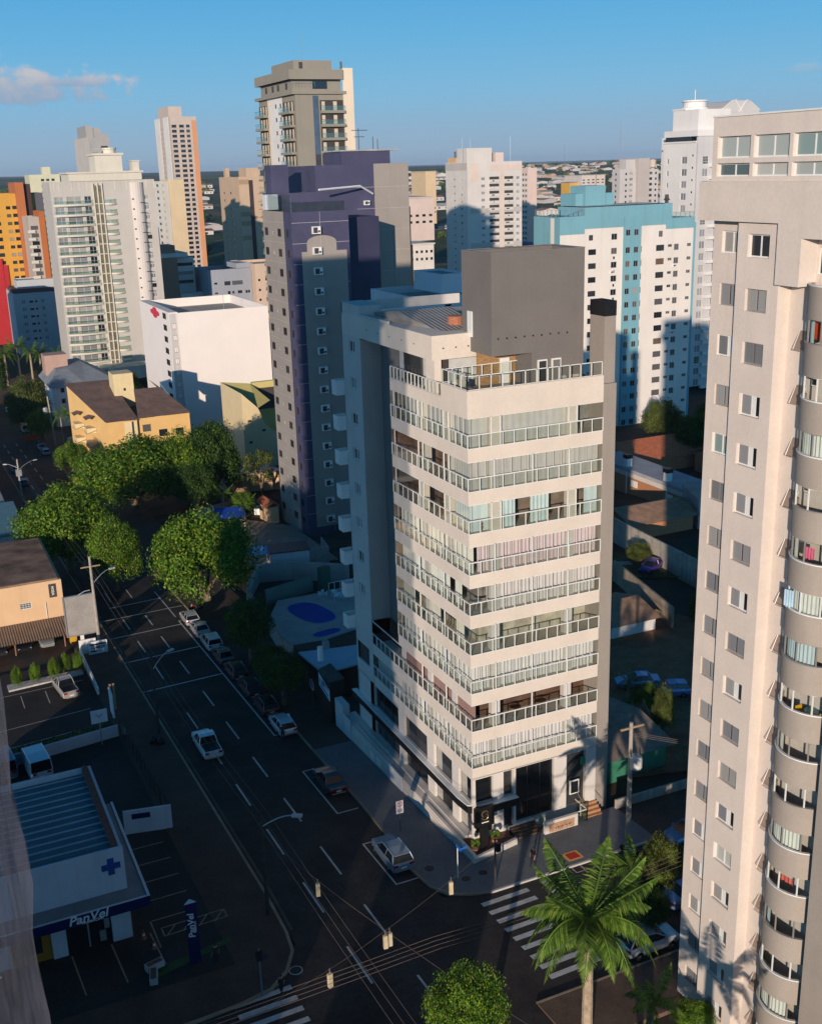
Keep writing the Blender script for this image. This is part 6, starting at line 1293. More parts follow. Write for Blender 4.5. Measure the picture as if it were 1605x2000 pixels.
b.build('vent', DARKF, nb.root); nb.done()
struct('lawn', MB().prism([(24, 143), (31, 140), (33, 150), (24, 156)], -.1, .12, zf=H), LEAFM['dark'])
t = thing('tile_roof_house', 'low violet grey metal roof between the trees and the purple block', 'house', (22.5, 133, H(0, 133))); MB().prism([(18, 130), (27, 127), (27.5, 136), (18, 138)], 0, 3.4, zf=H).build('wall', TAN, t); MB().prism([(17.5, 129.5), (27.5, 126.5), (28, 136.5), (17.5, 138.5)], 3.4, 3.6, zf=H).build('roof', ribbed('violet_grey_sheets', (.24, .21, .24), 'X', .5, .7), t)
t = thing('street_corner_shop', 'teal roofed shop front at the left picture edge past the first trees', 'shop', (-25, 110, H(0, 110))); MB().box(-45, 104, -8, -20.3, 122, -1.2).build('wall', PW, t); MB().box(-45, 103.7, -1.2, -20, 122.3, -.9).build('roof', mat('teal_flat_roof', (.12, .24, .27), .6, .15, 1), t)
for i, (y0, y1, z1, c) in enumerate(((126, 150, 4, (.4, .34, .28)), (154, 176, 8, (.35, .34, .34)), (180, 214, 12, (.45, .40, .34)))):
    t = thing('roadside_building', ['low beige building along the left side of the far avenue', 'grey two storey building along the left of the far avenue', 'taller beige building along the left of the far avenue'][i], 'building', (-34, y0, H(0, y0))); MB().box(-55, y0, -14, -21, y1, H(0, y0)+z1).build('wall', W2('roadside_%d' % i, c), t); MB().box(-55.2, y0-.2, H(0, y0)+z1, -20.8, y1+.2, H(0, y0)+z1+.3).build('roof', CONC, t)
# --- houses and yards on the right, behind the apartment block
ORB = brick('orange_brick', (.50, .20, .08), (.42, .16, .065), (.3, .2, .14), .4, .14); TER = mat('terracotta_roof', (.42, .13, .06), .85, .25, 1.5); BRT = mat('aged_brown_tiles', (.28, .17, .11), .9, .3, .8, fine=.2)
def gable(name, lb, x0, y0, x1, y1, h, rh, wm, rm, axis='x', over=.5, cat='house', holes=()):
    zb = min(H(x0, y0), H(x1, y1)); B_ = Bld(name, lb, (x0+x1)/2, y0, zb, cat); b = MB(); B_.face(b, (x0, y0), (1, 0), x1-x0, zb-1, zb+h, list(holes), .1); b.box(x0, y0+.005, zb-1, x1, y1, zb+h, skip='st'); z0, z1 = zb+h, zb+h+rh
    r = MB(); o = over
    if axis == 'x': ym = (y0+y1)/2; r.quad((x0-o, y0-o, z0), (x1+o, y0-o, z0), (x1+o, ym, z1), (x0-o, ym, z1)); r.quad((x0-o, ym, z1), (x1+o, ym, z1), (x1+o, y1+o, z0), (x0-o, y1+o, z0)); b.quad((x0, y0, z0), (x0, ym, z1-.1), (x0, y1, z0)); b.quad((x1, y0, z0), (x1, ym, z1-.1), (x1, y1, z0))
    else: xm = (x0+x1)/2; r.quad((x0-o, y0-o, z0), (xm, y0-o, z1), (xm, y1+o, z1), (x0-o, y1+o, z0)); r.quad((xm, y0-o, z1), (x1+o, y0-o, z0), (x1+o, y1+o, z0), (xm, y1+o, z1)); b.quad((x0, y0, z0), (x1, y0, z0), (xm, y0, z1-.1)); b.quad((x0, y1, z0), (xm, y1, z1-.1), (x1, y1, z0))
    b.build('wall', wm, B_.root); r.build('roof', rm, B_.root); B_.done(); return B_
gable('brick_house', 'house with a bright terracotta roof plane lit in the sun strip, below the blue building', 84, 97, 104, 109, 3.0, 2.6, ORB, TER, 'x')
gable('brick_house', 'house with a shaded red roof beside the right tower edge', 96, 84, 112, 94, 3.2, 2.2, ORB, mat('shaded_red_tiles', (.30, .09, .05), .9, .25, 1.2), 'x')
B_ = Bld('brick_warehouse', 'orange brick building with a long grey flat roof and two white water tanks', 76, 80, -5, 'building')
b = MB(); P_ = [(76, 71.5), (81.5, 71.5), (81.5, 97), (76, 97)]; b.prism(P_, -6.5, -1.1); b.build('wall', ORB, B_.root); MB().prism([(75.8, 71.2), (81.8, 71.2), (81.8, 97.4), (75.8, 97.4)], -1.1, -.5).build('roof', mat('grey_slab_roof', (.34, .34, .37), .85, .15, .4, fine=.1), B_.root)
for x, y in ((76.8, 88), (76.8, 77)): q = MB(); q.box(x-.5, y-.5, -.5, x+.5, y+.5, .9); q.box(x-.6, y-.6, .9, x+.6, y+.6, 1.6, 1); q.build('water_tank', [WHITE, BLACK], B_.root)
for y in (84, 74.5): q = MB().box(75.92, y, -3.4, 76.0, y+1.8, -2.3); q.build('window', WHITE, B_.root)
MB().box(75.9, 71.4, -1.9, 76.0, 97, -1.1).build('white_parapet', PL, B_.root)
for y in (87, 76): MB().tube([(75.9, y, -5.5), (75.9, y, -1)], .12, 5).build('drain_pipe', WHITE, B_.root)
B_.done()
gable('tile_house', 'small house with an aged brown tiled hip roof in front of the brick building', 59.5, 62.5, 70.5, 70, 2.6, 1.6, ORB, BRT, 'x', .9, holes=[(6, -1.8, 1.4, .8, 'plain')])
t = thing('grey_shed', 'grey flat walled shed in shade right of the brick building', 'shed', (82, 62, H(0, 62))); MB().prism([(71, 62), (82, 60), (84, 66), (74.5, 70.2)], -.5, 4.4, zf=H).build('wall', mat('blue_grey_render', (.30, .31, .32), .85, .12, .5, streak=.3), t); MB().prism([(70.8, 61.8), (82.2, 59.7), (84.3, 66.2), (74.5, 70.5)], 4.4, 4.6, zf=H).build('roof', CONC, t)
OLDW = mat('stained_concrete_wall', (.40, .36, .31), .9, .25, .7, streak=.75, fine=.15)
wallthing('yard_wall', 'tall stained concrete wall crossing the yard behind the purple car', [(57.3, 66), (53.4, 41), (52.6, 36)], 3.5, OLDW, .25)
wallthing('yard_wall', 'weathered brown concrete wall in front of the small white house', [(46.5, 48.5), (41.4, 29.6)], 2.6, mat('brown_stained_wall', (.34, .27, .20), .9, .3, .7, streak=.6, fine=.15), .25)
struct('yard_grass', MB().prism([(41, 53), (66, 36), (66, 44), (56, 56), (47, 62)], -.1, .05, zf=H), mat('yard_grass', (.05, .075, .025), .95, .35, .4, fine=.3)); struct('yard_path', MB().prism([(46, 55.5), (52, 52), (53, 53.2), (47, 57)], -.1, .09, zf=H), CONC)
struct('red_yard', MB().prism([(13, 4), (30, -1), (46, 30), (40, 45), (30, 38), (20, 22)], -.1, .05, zf=H), mat('red_dirt_yard', (.24, .11, .055), .95, .35, .4, fine=.25))
gable('white_yard_house', 'small white walled house with a bamboo brown roof in the yard', 33.6, 30.4, 39.6, 38.5, 2.0, 1.2, mat('yard_white', (.58, .56, .54), .85, .12, .6, streak=.25), BRT, 'x', .5)
gable('green_house', 'green walled house with a weathered tile roof beside the utility pole', 13.5, 3.2, 20.3, 12.5, 2.7, 1.0, mat('green_house_render', (.035, .17, .10), .85, .12, .6, streak=.25), mat('weathered_tiles', (.26, .20, .16), .9, .3, 1.0, fine=.25), 'x', .6)
wallthing('front_wall', 'low pale front wall along the side street pavement, by the utility pole', [(12.3, -.9), (40, -1.2)], .9, OLDW, .2); wallthing('front_wall', 'timber coloured fence beside the leafy hedge near the green house', [(20.8, 5), (24, 11.5)], 2.2, mat('grey_timber', (.26, .19, .13), .9, .25, 1.5), .12)
# ------------------------------------------------------------------ trees
def crown_mesh(name, seed, n_cl, n_leaf, leaf, m, flat=.75, fill=.55):
    """leaf-sized faces gathered in clumps through a unit crown"""
    r = random.Random(seed); b = MB()
    for k in range(n_cl):
        a = r.uniform(0, 2*pi); u = r.uniform(-.6, 1); s_ = math.sqrt(max(0, 1-u*u)); rad = r.uniform(fill, .82); c = Vector((cos(a)*s_*rad, sin(a)*s_*rad, u*rad*flat)); cr_ = r.uniform(.20, .36)
        for i in range(n_leaf):
            d = Vector((r.gauss(0, 1), r.gauss(0, 1), r.gauss(0, 1)+.25)).normalized(); p = c+d*cr_*r.uniform(.55, 1.05)
            nrm = (d+Vector((r.gauss(0, .5), r.gauss(0, .5), r.gauss(0, .5)))).normalized(); t = nrm.cross(Vector((r.gauss(0, 1), r.gauss(0, 1), r.gauss(0, 1)))).normalized(); q = nrm.cross(t); l_ = leaf*r.uniform(.6, 1.35)
            b.quad(tuple(p-t*l_), tuple(p+q*l_*.6), tuple(p+t*l_), tuple(p-q*l_*.6))
    return b.mesh(name, m)
CR_ = {k: crown_mesh('crown', i+11, 72, 380, .025, LEAFM[mm]) for i, (k, mm) in enumerate((('a', 'mid'), ('b', 'mid'), ('d', 'dark'), ('o', 'olive')))}
CR_['s'] = crown_mesh('crown', 77, 16, 60, .10, LEAFM['mid']); CR_['sd'] = crown_mesh('crown', 78, 16, 60, .10, LEAFM['dark']); CR_['t'] = crown_mesh('crown', 79, 14, 110, .05, LEAFM['olive'], .9, .6); CR_['n'] = crown_mesh('crown', 80, 80, 420, .022, LEAFM['mid'], .8, .5)
def trunk_mesh(h, r, seed, limbs=6, R_=5, rz_=4):
    rr_ = random.Random(seed); b = MB(); b.tube([(0, 0, -.3), (.05, .03, h*.5), (0, 0, h)], [r*1.25, r, r*.8], 8)
    for i in range(limbs): a = 2*pi*i/limbs+rr_.uniform(-.3, .3); b.tube([(0, 0, h*.75), (cos(a)*R_*.25, sin(a)*R_*.25, h+rz_*.25), (cos(a)*R_*.6, sin(a)*R_*.6, h+rz_*.6)], [r*.6, r*.4, r*.12], 5)
    return b.mesh('trunk', BARK)
def tree(lb, x, y, rx, rz, cz, kind='a', group=None, name='tree', tr=True, ry=None):
    """crown of radius rx, half height rz, its centre cz above the ground"""
    g = H(x, y); t = thing(name, lb, 'tree', (x, y, g), 0, group); s = random.uniform(0, 6)
    c = link('crown', CR_[kind], t, (0, 0, cz), (0, 0, s), (rx, ry or rx, rz/.75))
    if tr: link('trunk', trunk_mesh(max(.6, cz-rz*.7), .05*rx+.12, int(x*7+y), 6, rx, rz), t)
    return t
tree('largest spreading tree on the left pavement, its crown hiding the avenue', -15.8, 93.6, 7.4, 6.0, 7.0, 'a')
tree('smaller bright tree hanging over the avenue beside the largest spreading tree', -11.4, 81.2, 4.1, 4.6, 5.6, 'b', tr=True)
tree('big dense round tree standing at the right kerb by the pool court', -2.4, 68.2, 6.9, 6.0, 6.6, 'b')
tree('wide tree crown in front of the yellow apartment house', .6, 128, 10.5, 6.2, 6.6, 'a'); tree('round tree against the right half of the yellow apartment house', 9.6, 127, 6.8, 6.4, 6.6, 'b')
tree('dark tall tree between the yellow apartment house and the purple block', 14.4, 126, 6.0, 7.0, 7.2, 'd'); tree('dark leafy tree in the shade before the blue tarpaulin', 9.0, 117, 4.4, 3.8, 5.0, 'd')
tree('thin branched olive tree beside the purple block', 22.0, 121.8, 3.4, 3.6, 5.6, 't'); tree('pale green round tree by the white house at the far left kerb', -5.4, 225, 6.2, 6.2, 7.6, 'o')
tree('lower part tree below the pale round tree at the far kerb', -4.2, 214, 4.0, 3.6, 4.4, 'b'); tree('low round bright tree at the right kerb in front of the yellow house', -4.6, 163, 3.7, 3.0, 4.6, 'b')
tree('dark green tree at the left picture edge above the avenue', -8.0, 283, 4.2, 6.8, 7.2, 'd'); tree('dark tree with bare twigs on the shaded pavement by the pool wall', -3.6, 45.2, 2.9, 3.2, 4.6, 'd'); tree('dark bushy street tree above the parked dark cars', -4.1, 32.6, 2.7, 2.0, 3.6, 'd')
tree('dark street tree beside the restaurant, behind the dark parked cars', -3.7, 37.6, 2.2, 1.8, 3.0, 'd')
tree('leafy tree top poking up at the bottom edge of the crossing', -12.5, -23.2, 2.3, 2.6, 6.0, 'n'); tree('round olive tree lit beside the foot of the blue and white building', 104.5, 115, 4.4, 4.2, 5.0, 'o'); tree('dark shaded tree behind the right tower edge, near the blue building', 101, 101, 4.0, 4.2, 4.6, 'd')
tree('dark tree in the shaded gap between brick house and right tower', 112, 108, 4.6, 4.6, 5, 'd'); tree('bright leafy hedge tree beside the green house', 23.2, 7.4, 1.15, 2.3, 2.6, 'o', tr=True); tree('olive shrub tree behind the palm near the side street', 6.4, -14.4, 1.5, 2.1, 4.2, 'o'); tree('dark shrub under the palms at the side street kerb', 4.6, -15.6, 1.5, 1.6, 2.4, 'd')
tree('low dark shrub beneath the papaya plant', 26.0, 13.4, 1.6, 1.3, 1.3, 'b'); tree('orange flowering bush against the stained yard wall', 52.6, 51.4, 1.9, 1.5, 1.6, 'o'); tree('dark shrub in the shade beside the yard house', 44, 27, 2.2, 2.2, 2.4, 'd')
tree('large dark tree in the shaded yard behind the right tower', 49, 29, 3.4, 3.2, 4.0, 'd'); tree('low rounded bush at the bottom right beside the tower entrance', 1.4, -24.2, 1.3, .9, 1.2, 'b'); tree('small green shrub at the foot of the big round tree', -1.6, 59.5, 1.0, .8, .8, 'b')
tree('green tree behind the grey hipped roof', 20, 262, 5, 4, 5, 'b'); tree('dark tree between the grey roof house and the hospital', 24.5, 250, 4, 4.4, 5, 'd'); tree('green bush in the brown striped tower garden', 10, 300, 4.5, 3, 4, 'o')
tree('leafy garden tree beyond the purple block garden, beside its gate', 14.8, 109, 2.2, 1.8, 3, 'b')
for i, (x, y) in enumerate(((-27.5, 52.3), (-25.6, 52.3), (-23.6, 52.7), (-22.2, 53.6), (-20.9, 53.4))):
    tree('clipped columnar bush in the clinic bed, number from the street: '.replace(', number from the street: ', ' ')+['farthest from the street', 'second from the far end', 'in the middle of the row', 'second from the clinic sign', 'nearest the clinic sign'][i], x, y, .62, 1.25, 1.25, 'b', 'clipped bushes between the white clinic bed stones', 'columnar_bush', tr=False)
t = thing('clinic_bed', 'white pebble bed between the clipped bushes at the clinic', 'planting bed', (-24, 52.8, H(0, 53))); MB().prism([(-28.5, 51.4), (-20.6, 52.2), (-20.6, 53.6), (-28.5, 53.2)], 0, .28, zf=H).build('pebbles', mat('white_pebbles', (.50, .47, .45), .9, .25, 2, fine=.25), t)
# palms
def frond(b, L_, droop, wid, seed, n=30, lift=.5):
    r = random.Random(seed); pts = []
    for i in range(n+1): f = i/n; pts.append(Vector((L_*f*(1-.12*f*f), 0, L_*(lift*f-droop*f*f))))
    b.tube(pts, [.05*L_/3*(1-.85*i/n)+.008 for i in range(n+1)], 4)
    for i in range(3, n+1):
        f = i/n; p = pts[i]; d = (pts[i]-pts[i-1]).normalized(); w_ = wid*math.sin(pi*min(1, f*.86+.12))*(1-.3*f)
        for sgn in (-1, 1):
            for k in range(2):
                q = p-d*(L_/n)*(.5*k); side = Vector((d.x*.5+r.uniform(-.1, .1), sgn*.85, d.z*.5-.30+r.uniform(-.25, .15))).normalized(); e = q+side*w_*r.uniform(.8, 1.1); e.z -= w_*.22; h_ = d*.05*L_/3
                mid = (q+e)/2+Vector((0, 0, w_*.06)); b.quad(tuple(q-h_), tuple(mid-h_*.9), tuple(e), tuple(mid+h_*.9))
    return b
def palm(lb, x, y, h, L_, nf, r=.2, group=None, detail=True, seed=1, lean=(0, 0), kind='palm', name='palm_tree'):
    t = thing(name, lb, 'palm tree', (x, y, H(x, y)), 0, group); rr_ = random.Random(seed); b = MB(); n = 14 if detail else 4
    pts = [(lean[0]*(i/n)**2, lean[1]*(i/n)**2, h*i/n) for i in range(n+1)]
    b.tube(pts, [r*(1.25-.35*i/n+(.04 if i % 2 else 0)) for i in range(n+1)], 10); b.build('trunk', PBARK).parent = t
    top = Vector(pts[-1])
    if detail: b = MB(); b.tube([tuple(top), tuple(top+Vector((0, 0, .7)))], [r*.95, r*.6], 8); b.build('crownshaft', mat('crownshaft_green', (.16, .20, .05), .6, .25, 2)).parent = t; top = top+Vector((0, 0, .6))
    fm = [frond(MB(), L_, dr, L_*.30, seed+i, 34 if detail else 12, li).mesh('frond', LEAFM[kind]) for i, (dr, li) in enumerate(((.25, 1.05), (.7, .8), (1.0, .65), (1.15, .35)))]
    for i in range(nf): a = i*2.399+rr_.uniform(-.2, .2); k = min(3, int(4*i/nf)); o = link('frond', fm[k], t, top, (rr_.uniform(-.15, .15), 0, a), (rr_.uniform(.88, 1.1),)*3)
    return t
palm('large royal palm with full fronds on the south corner in front of the crosswalk', -4.4, -22.0, 7.9, 4.0, 28, .27, seed=3)
palm('small palm behind the large palm at the side street', 4.7, -13.4, 3.4, 2.0, 13, .15, seed=9); palm('banana like palm at the bottom edge right of the large palm', -1.2, -23.6, 2.2, 2.0, 9, .18, seed=15)
palm('palm on the near south pavement, rooted below the picture', -10.2, -41.0, 6.4, 3.2, 17, .26, seed=21)
palm('bright small palm in the condominium court by the purple block', 13.4, 104.0, 3.6, 2.6, 14, .14, seed=31, detail=False)
palm('darker small palm behind the bright court palm', 12.2, 111.5, 4.2, 2.0, 12, .14, seed=33, detail=False)
for i, (x, y, h, l) in enumerate(((-2.5, 306, 10, 4.2), (2, 312, 11, 4.2), (5.5, 309, 9.5, 4), (9, 315, 8, 3.6), (-6, 318, 10, 4.2), (14.5, 314, 7.5, 3.2))): palm('sunlit palm in the grove below the blue grey block at the left edge', x, y, h, l, 22, .3, 'palms in the far left grove', False, 40+i)
for i, (x, y) in enumerate(((-.6, 205), (1.6, 200))): palm('slim palm in front of the white house by the yellow apartment', x, y, 7.5, 2.8, 13, .14, 'slim palms beside the yellow apartment house', False, 60+i)
t = palm('papaya plant with a leafy head and yellow stems above the blue cars', 25.3, 15.6, 2.2, 1.2, 13, .12, detail=False, seed=71, name='papaya_plant')
palm('second lower papaya plant beside the taller papaya', 24.4, 13.6, 1.3, 1.1, 12, .1, detail=False, seed=72, name='papaya_plant')
# ------------------------------------------------------------------ vehicles
GL_ = gloss_paint('car_glass', (.008, .009, .011), .12, 0, 0); TYRE = mat('tyre_rubber', (.012, .012, .012), .9, .2, 4); RIM = gloss_paint('alloy_rim', (.30, .30, .31), .3, .6, .2); LENS = gloss_paint('headlight_lens', (.6, .62, .64), .1); TAIL = gloss_paint('tail_light_red', (.30, .01, .01), .15)
def ring(y, w_, zb, zt): return [(-w_*.9, y, zb), (-w_, y, zb+(zt-zb)*.25), (-w_, y, zb+(zt-zb)*.72), (-w_*.90, y, zt), (w_*.90, y, zt), (w_, y, zb+(zt-zb)*.72), (w_, y, zb+(zt-zb)*.25), (w_*.9, y, zb)]
CARS = dict(
 hatch=dict(s=[(-2.02, .72, .42, .80), (-1.92, .84, .30, .96), (-1.3, .88, .24, 1.0), (0, .88, .22, .98), (1.0, .87, .23, .95), (1.6, .84, .28, .86), (1.98, .70, .36, .70)], g=(-1.93, .98, -1.5, .15, .80, .62, .96, 1.46), wy=(-1.25, 1.25), r=.31),
 suv=dict(s=[(-2.15, .76, .45, .90), (-2.05, .88, .34, 1.05), (-1.3, .92, .28, 1.08), (0, .92, .26, 1.06), (1.1, .91, .28, 1.04), (1.75, .88, .33, .96), (2.12, .74, .42, .80)], g=(-2.06, 1.05, -1.72, .2, .84, .66, 1.04, 1.62), wy=(-1.32, 1.32), r=.35),
 sedan=dict(s=[(-2.25, .70, .42, .84), (-2.1, .84, .32, .96), (-1.4, .88, .25, .98), (0, .88, .22, .96), (1.1, .87, .23, .93), (1.75, .84, .28, .84), (2.2, .70, .36, .68)], g=(-1.45, 1.0, -.95, .2, .80, .61, .94, 1.42), wy=(-1.35, 1.38), r=.31),
 pickup=dict(s=[(-2.6, .80, .50, .98), (-2.5, .90, .42, 1.02), (-1.4, .92, .34, 1.04), (0, .92, .30, 1.06), (1.3, .91, .32, 1.04), (2.1, .88, .38, .98), (2.55, .76, .46, .82)], g=(-.75, 1.2, -.62, .45, .84, .68, 1.04, 1.72), wy=(-1.6, 1.65), r=.37),
 van=dict(s=[(-2.5, .90, .45, 1.0), (-2.4, .96, .36, 1.1), (-1.3, .97, .30, 1.12), (0, .97, .28, 1.12), (1.3, .96, .30, 1.1), (2.1, .92, .34, .98), (2.45, .80, .42, .8)], g=(-2.45, 1.7, -2.4, .9, .94, .86, 1.1, 2.15), wy=(-1.5, 1.6), r=.35))
NPAINT = {}
def carpaint(c):
    k = 'car_paint_%d' % len(NPAINT) if c not in NPAINT else NPAINT[c]; NPAINT[c] = k; return gloss_paint(k, c, .3, .25, .7)
def car(lb, x, y, rz, kind, c, detail=True, group=None):
    t = thing('car' if kind not in ('pickup', 'van') else {'pickup': 'pickup_truck', 'van': 'van'}[kind], lb, {'pickup': 'pickup', 'van': 'van'}.get(kind, 'car'), (x, y, H(x, y)+(.1 if x < -20 else .012)), rz, group); K = CARS[kind]; P = carpaint(c); b = MB(); S = K['s']
    rings = [ring(*q) for q in S]; i0 = 0
    for rg in rings: b.v += rg
    for k in range(len(rings)-1):
        for j in range(8): a, a2 = k*8+j, k*8+(j+1) % 8; b.f.append((a, a2, a2+8, a+8)); b.m.append(0)
    b.f.append(tuple(range(8))); b.m.append(0); b.f.append(tuple(range(len(rings)*8-1, len(rings)*8-9, -1))); b.m.append(0)
    yb, yf, rb2, rf2, w0, w1, z0, z1 = K['g']
    B4 = [(-w0, yb, z0), (w0, yb, z0), (w0, yf, z0), (-w0, yf, z0)]; T4 = [(-w1, rb2, z1-.03), (w1, rb2, z1-.03), (w1, rf2, z1-.03), (-w1, rf2, z1-.03)]
    ym = (rb2+rf2)/2; b.quad(T4[0], T4[1], (w1, ym, z1+.03), (-w1, ym, z1+.03)); b.quad((-w1, ym, z1+.03), (w1, ym, z1+.03), T4[2], T4[3])
    for p, q in zip(B4, T4): b.tube([p, q], .045, 4)
    for sx in (-1, 1): b.tube([(sx*w0, (yb+yf)/2-.15, z0), (sx*w1, ym, z1)], .035, 4); b.tube([(sx*w1, rb2, z1-.02), (sx*w1, ym, z1+.02), (sx*w1, rf2, z1-.02)], .04, 4)
    if kind == 'pickup': b.box(-.80, -2.45, 1.0, -.74, -.8, 1.1); b.box(.74, -2.45, 1.0, .8, -.8, 1.1); b.box(-.8, -2.52, .95, .8, -2.44, 1.1)
    for sx in (-1, 1): b.box(sx*.86, yf-.35, z0, sx*1.02, yf-.2, z0+.14)
    if kind in ('hatch', 'suv'): b.box(-w1*.9, rb2-.16, z1-.06, w1*.9, rb2, z1-.02)
    body = b.build('body', P); body.parent = t
    pn = [('rear_window', (B4[0], B4[1], T4[1], T4[0])), ('side_window', (B4[1], B4[2], T4[2], T4[1])), ('windscreen', (B4[2], B4[3], T4[3], T4[2])), ('side_window', (B4[3], B4[0], T4[0], T4[3]))]
    for n_, q in pn: MB().quad(*q).build(n_, GL_ if not (kind == 'van' and n_ == 'side_window') else P).parent = t
    if kind == 'pickup': MB().quad((-.74, -2.44, 1.055), (.74, -2.44, 1.055), (.74, -.8, 1.055), (-.74, -.8, 1.055)).build('load_bed', BLACK).parent = t
    r_ = K['r']
    for wy in K['wy']:
        for sx in (-1, 1):
            w_ = MB(); X = sx*.80; pr = [(r_*.62, -.1), (r_*.95, -.1), (r_, -.06), (r_, .06), (r_*.95, .1), (r_*.62, .1)]; w_.lathe(pr, 0, 0, 14); w_.v = [(z+X, yy+wy, xx+r_) for xx, yy, z in w_.v]; wo = w_.build('wheel', TYRE); wo.parent = t
            if detail: q = MB().lathe([(r_*.62, sx*.07), (r_*.2, sx*.105)], 0, 0, 10); q.v = [(z+X, yy+wy, xx+r_) for xx, yy, z in q.v]; q.build('rim', RIM).parent = wo
    if detail:
        e0, e1 = S[0], S[-1]
        for sx in (-1, 1):
            MB().box(sx*.48, e1[0]-.28, e1[3]-.16, sx*.72, e1[0]-.02, e1[3]+.02).build('headlight', LENS).parent = t
            MB().box(sx*.45, e0[0]-.02, e0[3]-.12, sx*.80, e0[0]+.14, e0[3]+.06).build('tail_light', TAIL).parent = t
        MB().box(-.22, e0[0]-.03, .60, .22, e0[0], .72).build('number_plate', WHITE).parent = t; MB().box(-.62, e0[0]-.05, .42, .62, e0[0]+.04, .52).build('bumper_trim', ALU).parent = t
    return t
SILV, WHT, DRK, GRN = (.34, .36, .38), (.66, .66, .66), (.015, .016, .02), (.02, .03, .03)
car('silver blue hatchback parked alone in the marked bay nearest the crossing', -6.2, 1.25, 0, 'suv', (.20, .27, .36)); car('black sedan with red tail lights parked in the second marked bay', -6.1, 14.6, 0, 'sedan', DRK)
car('white hatchback at the near end of the parked row, beside a person', -6.0, 27.4, 0, 'hatch', (.55, .60, .66)); car('black hatchback parked just ahead of the white hatchback', -5.95, 32.6, 0, 'hatch', (.02, .018, .02)); car('dark green car in the parked row under the dark street tree', -5.95, 37.9, 0, 'sedan', GRN)
car('dark grey car in the parked row, two ahead of the tree shade', -5.95, 43.2, 0, 'hatch', (.05, .05, .055)); car('dark sedan parked behind the white estate car', -5.95, 48.1, 0, 'sedan', (.06, .055, .055)); car('white estate car with dark roof glass in the parked row', -5.95, 53.3, 0, 'suv', (.6, .6, .6)); car('silver sedan in the parked row between two lighter cars', -5.95, 58.3, 0, 'sedan', SILV); car('silver hatchback at the far head of the parked row', -6.0, 63.2, 0, 'hatch', (.42, .42, .42))
car('white pickup with an empty dark bed driving up the avenue', -13.5, 26.9, 0, 'pickup', (.66, .68, .70)); car('pale pickup parked in the clinic car park beside the clipped bushes', -23.1, 48.2, .12, 'pickup', (.40, .38, .35))
car('white van parked nose in behind the pharmacy', -28.2, 30.6, .1, 'van', (.50, .55, .62)); car('dark blue box van parked beside the white van at the pharmacy', -31, 32.0, .1, 'van', (.10, .16, .22))
for i, (x, lb) in enumerate(((-22.9, 'white car under the corrugated awning, nearest the street'), (-25.5, 'black car under the corrugated awning, in the middle'), (-28.2, 'dark car under the corrugated awning, farthest from the street'))): car(lb, x, 64.8, pi, 'hatch', ((.3, .3, .3), DRK, (.03, .03, .035))[i])
car('silver blue car parked at the far right kerb, second in the pair', -5.9, 203, 0, 'sedan', (.25, .33, .42), False); car('silver blue hatchback in the far pair at the right kerb, nearer', -5.9, 196, 0, 'hatch', (.30, .38, .46), False); car('blue car driving on the far avenue near the left kerb', -14.3, 179, 0, 'sedan', (.12, .2, .32), False); car('dark car on the far avenue beside the lamp pole', -14.4, 163.5, 0, 'hatch', (.08, .1, .14), False); car('white car at the far left end of the avenue', -7, 262, 0, 'hatch', WHT, False); car('white van parked under the pale round tree', -6.1, 233, 0, 'van', WHT, False)
car('white car in the court of the yellow apartment house, left one', 3.2, 210, 1.2, 'sedan', (.5, .52, .55), False); car('white car in the court of the yellow apartment house, right one', 7.2, 213, 1.2, 'hatch', (.55, .57, .6), False)
car('purple car parked on the grass of the walled yard', 52.4, 48.5, 2.05, 'hatch', (.06, .03, .22)); car('blue silver car beneath the papaya plant', 28.3, 18.2, 1.15, 'sedan', (.14, .24, .48)); car('blue hatchback with dark glass parked next to the papaya', 29.6, 14.9, 1.15, 'hatch', (.07, .16, .42))
car('blue grey car parked on the side street by the utility pole', 14.4, -7.3, pi/2, 'hatch', (.10, .18, .32)); car('blue car half hidden by shrubs on the side street', 9.7, -13.6, -pi/2, 'sedan', (.12, .2, .38)); car('white car under the large palm on the side street', 4.0, -16.4, -pi/2, 'hatch', (.5, .52, .56)); car('dark car on the side street behind the small palm', 18.6, -7.3, pi/2, 'suv', (.03, .035, .045))
# motorcycles in the red lit bay
def moto(lb, x, y, rz, c):
    t = thing('motorcycle', lb, 'motorcycle', (x, y, H(x, y)+.012), rz)
    for wy in (-.62, .62): q = MB().lathe([(.2, -.05), (.29, -.04), (.29, .04), (.2, .05)], 0, 0, 14); q.v = [(z, yy+wy, xx+.29) for xx, yy, z in q.v]; q.build('wheel', TYRE).parent = t
    MB().tube([(0, -.62, .29), (0, -.2, .5), (0, .3, .6), (0, .5, .95)], [.06, .12, .14, .05], 6).build('frame', carpaint(c)).parent = t; MB().box(-.13, -.65, .72, .13, 0, .82).build('seat', BLACK).parent = t; MB().tube([(-.33, .42, 1.02), (0, .5, .98), (.33, .42, 1.02)], .025, 5).build('handlebar', DARKF).parent = t; MB().tube([(0, .5, .95), (0, .62, .29)], .04, 5).build('fork', STEEL).parent = t
moto('red motorcycle parked by the big round tree at the kerb', -4.2, 67.0, 1.3, (.4, .02, .02)); moto('white motorcycle standing near the side street shrubs', 9.4, -6.9, .3, (.5, .5, .5))
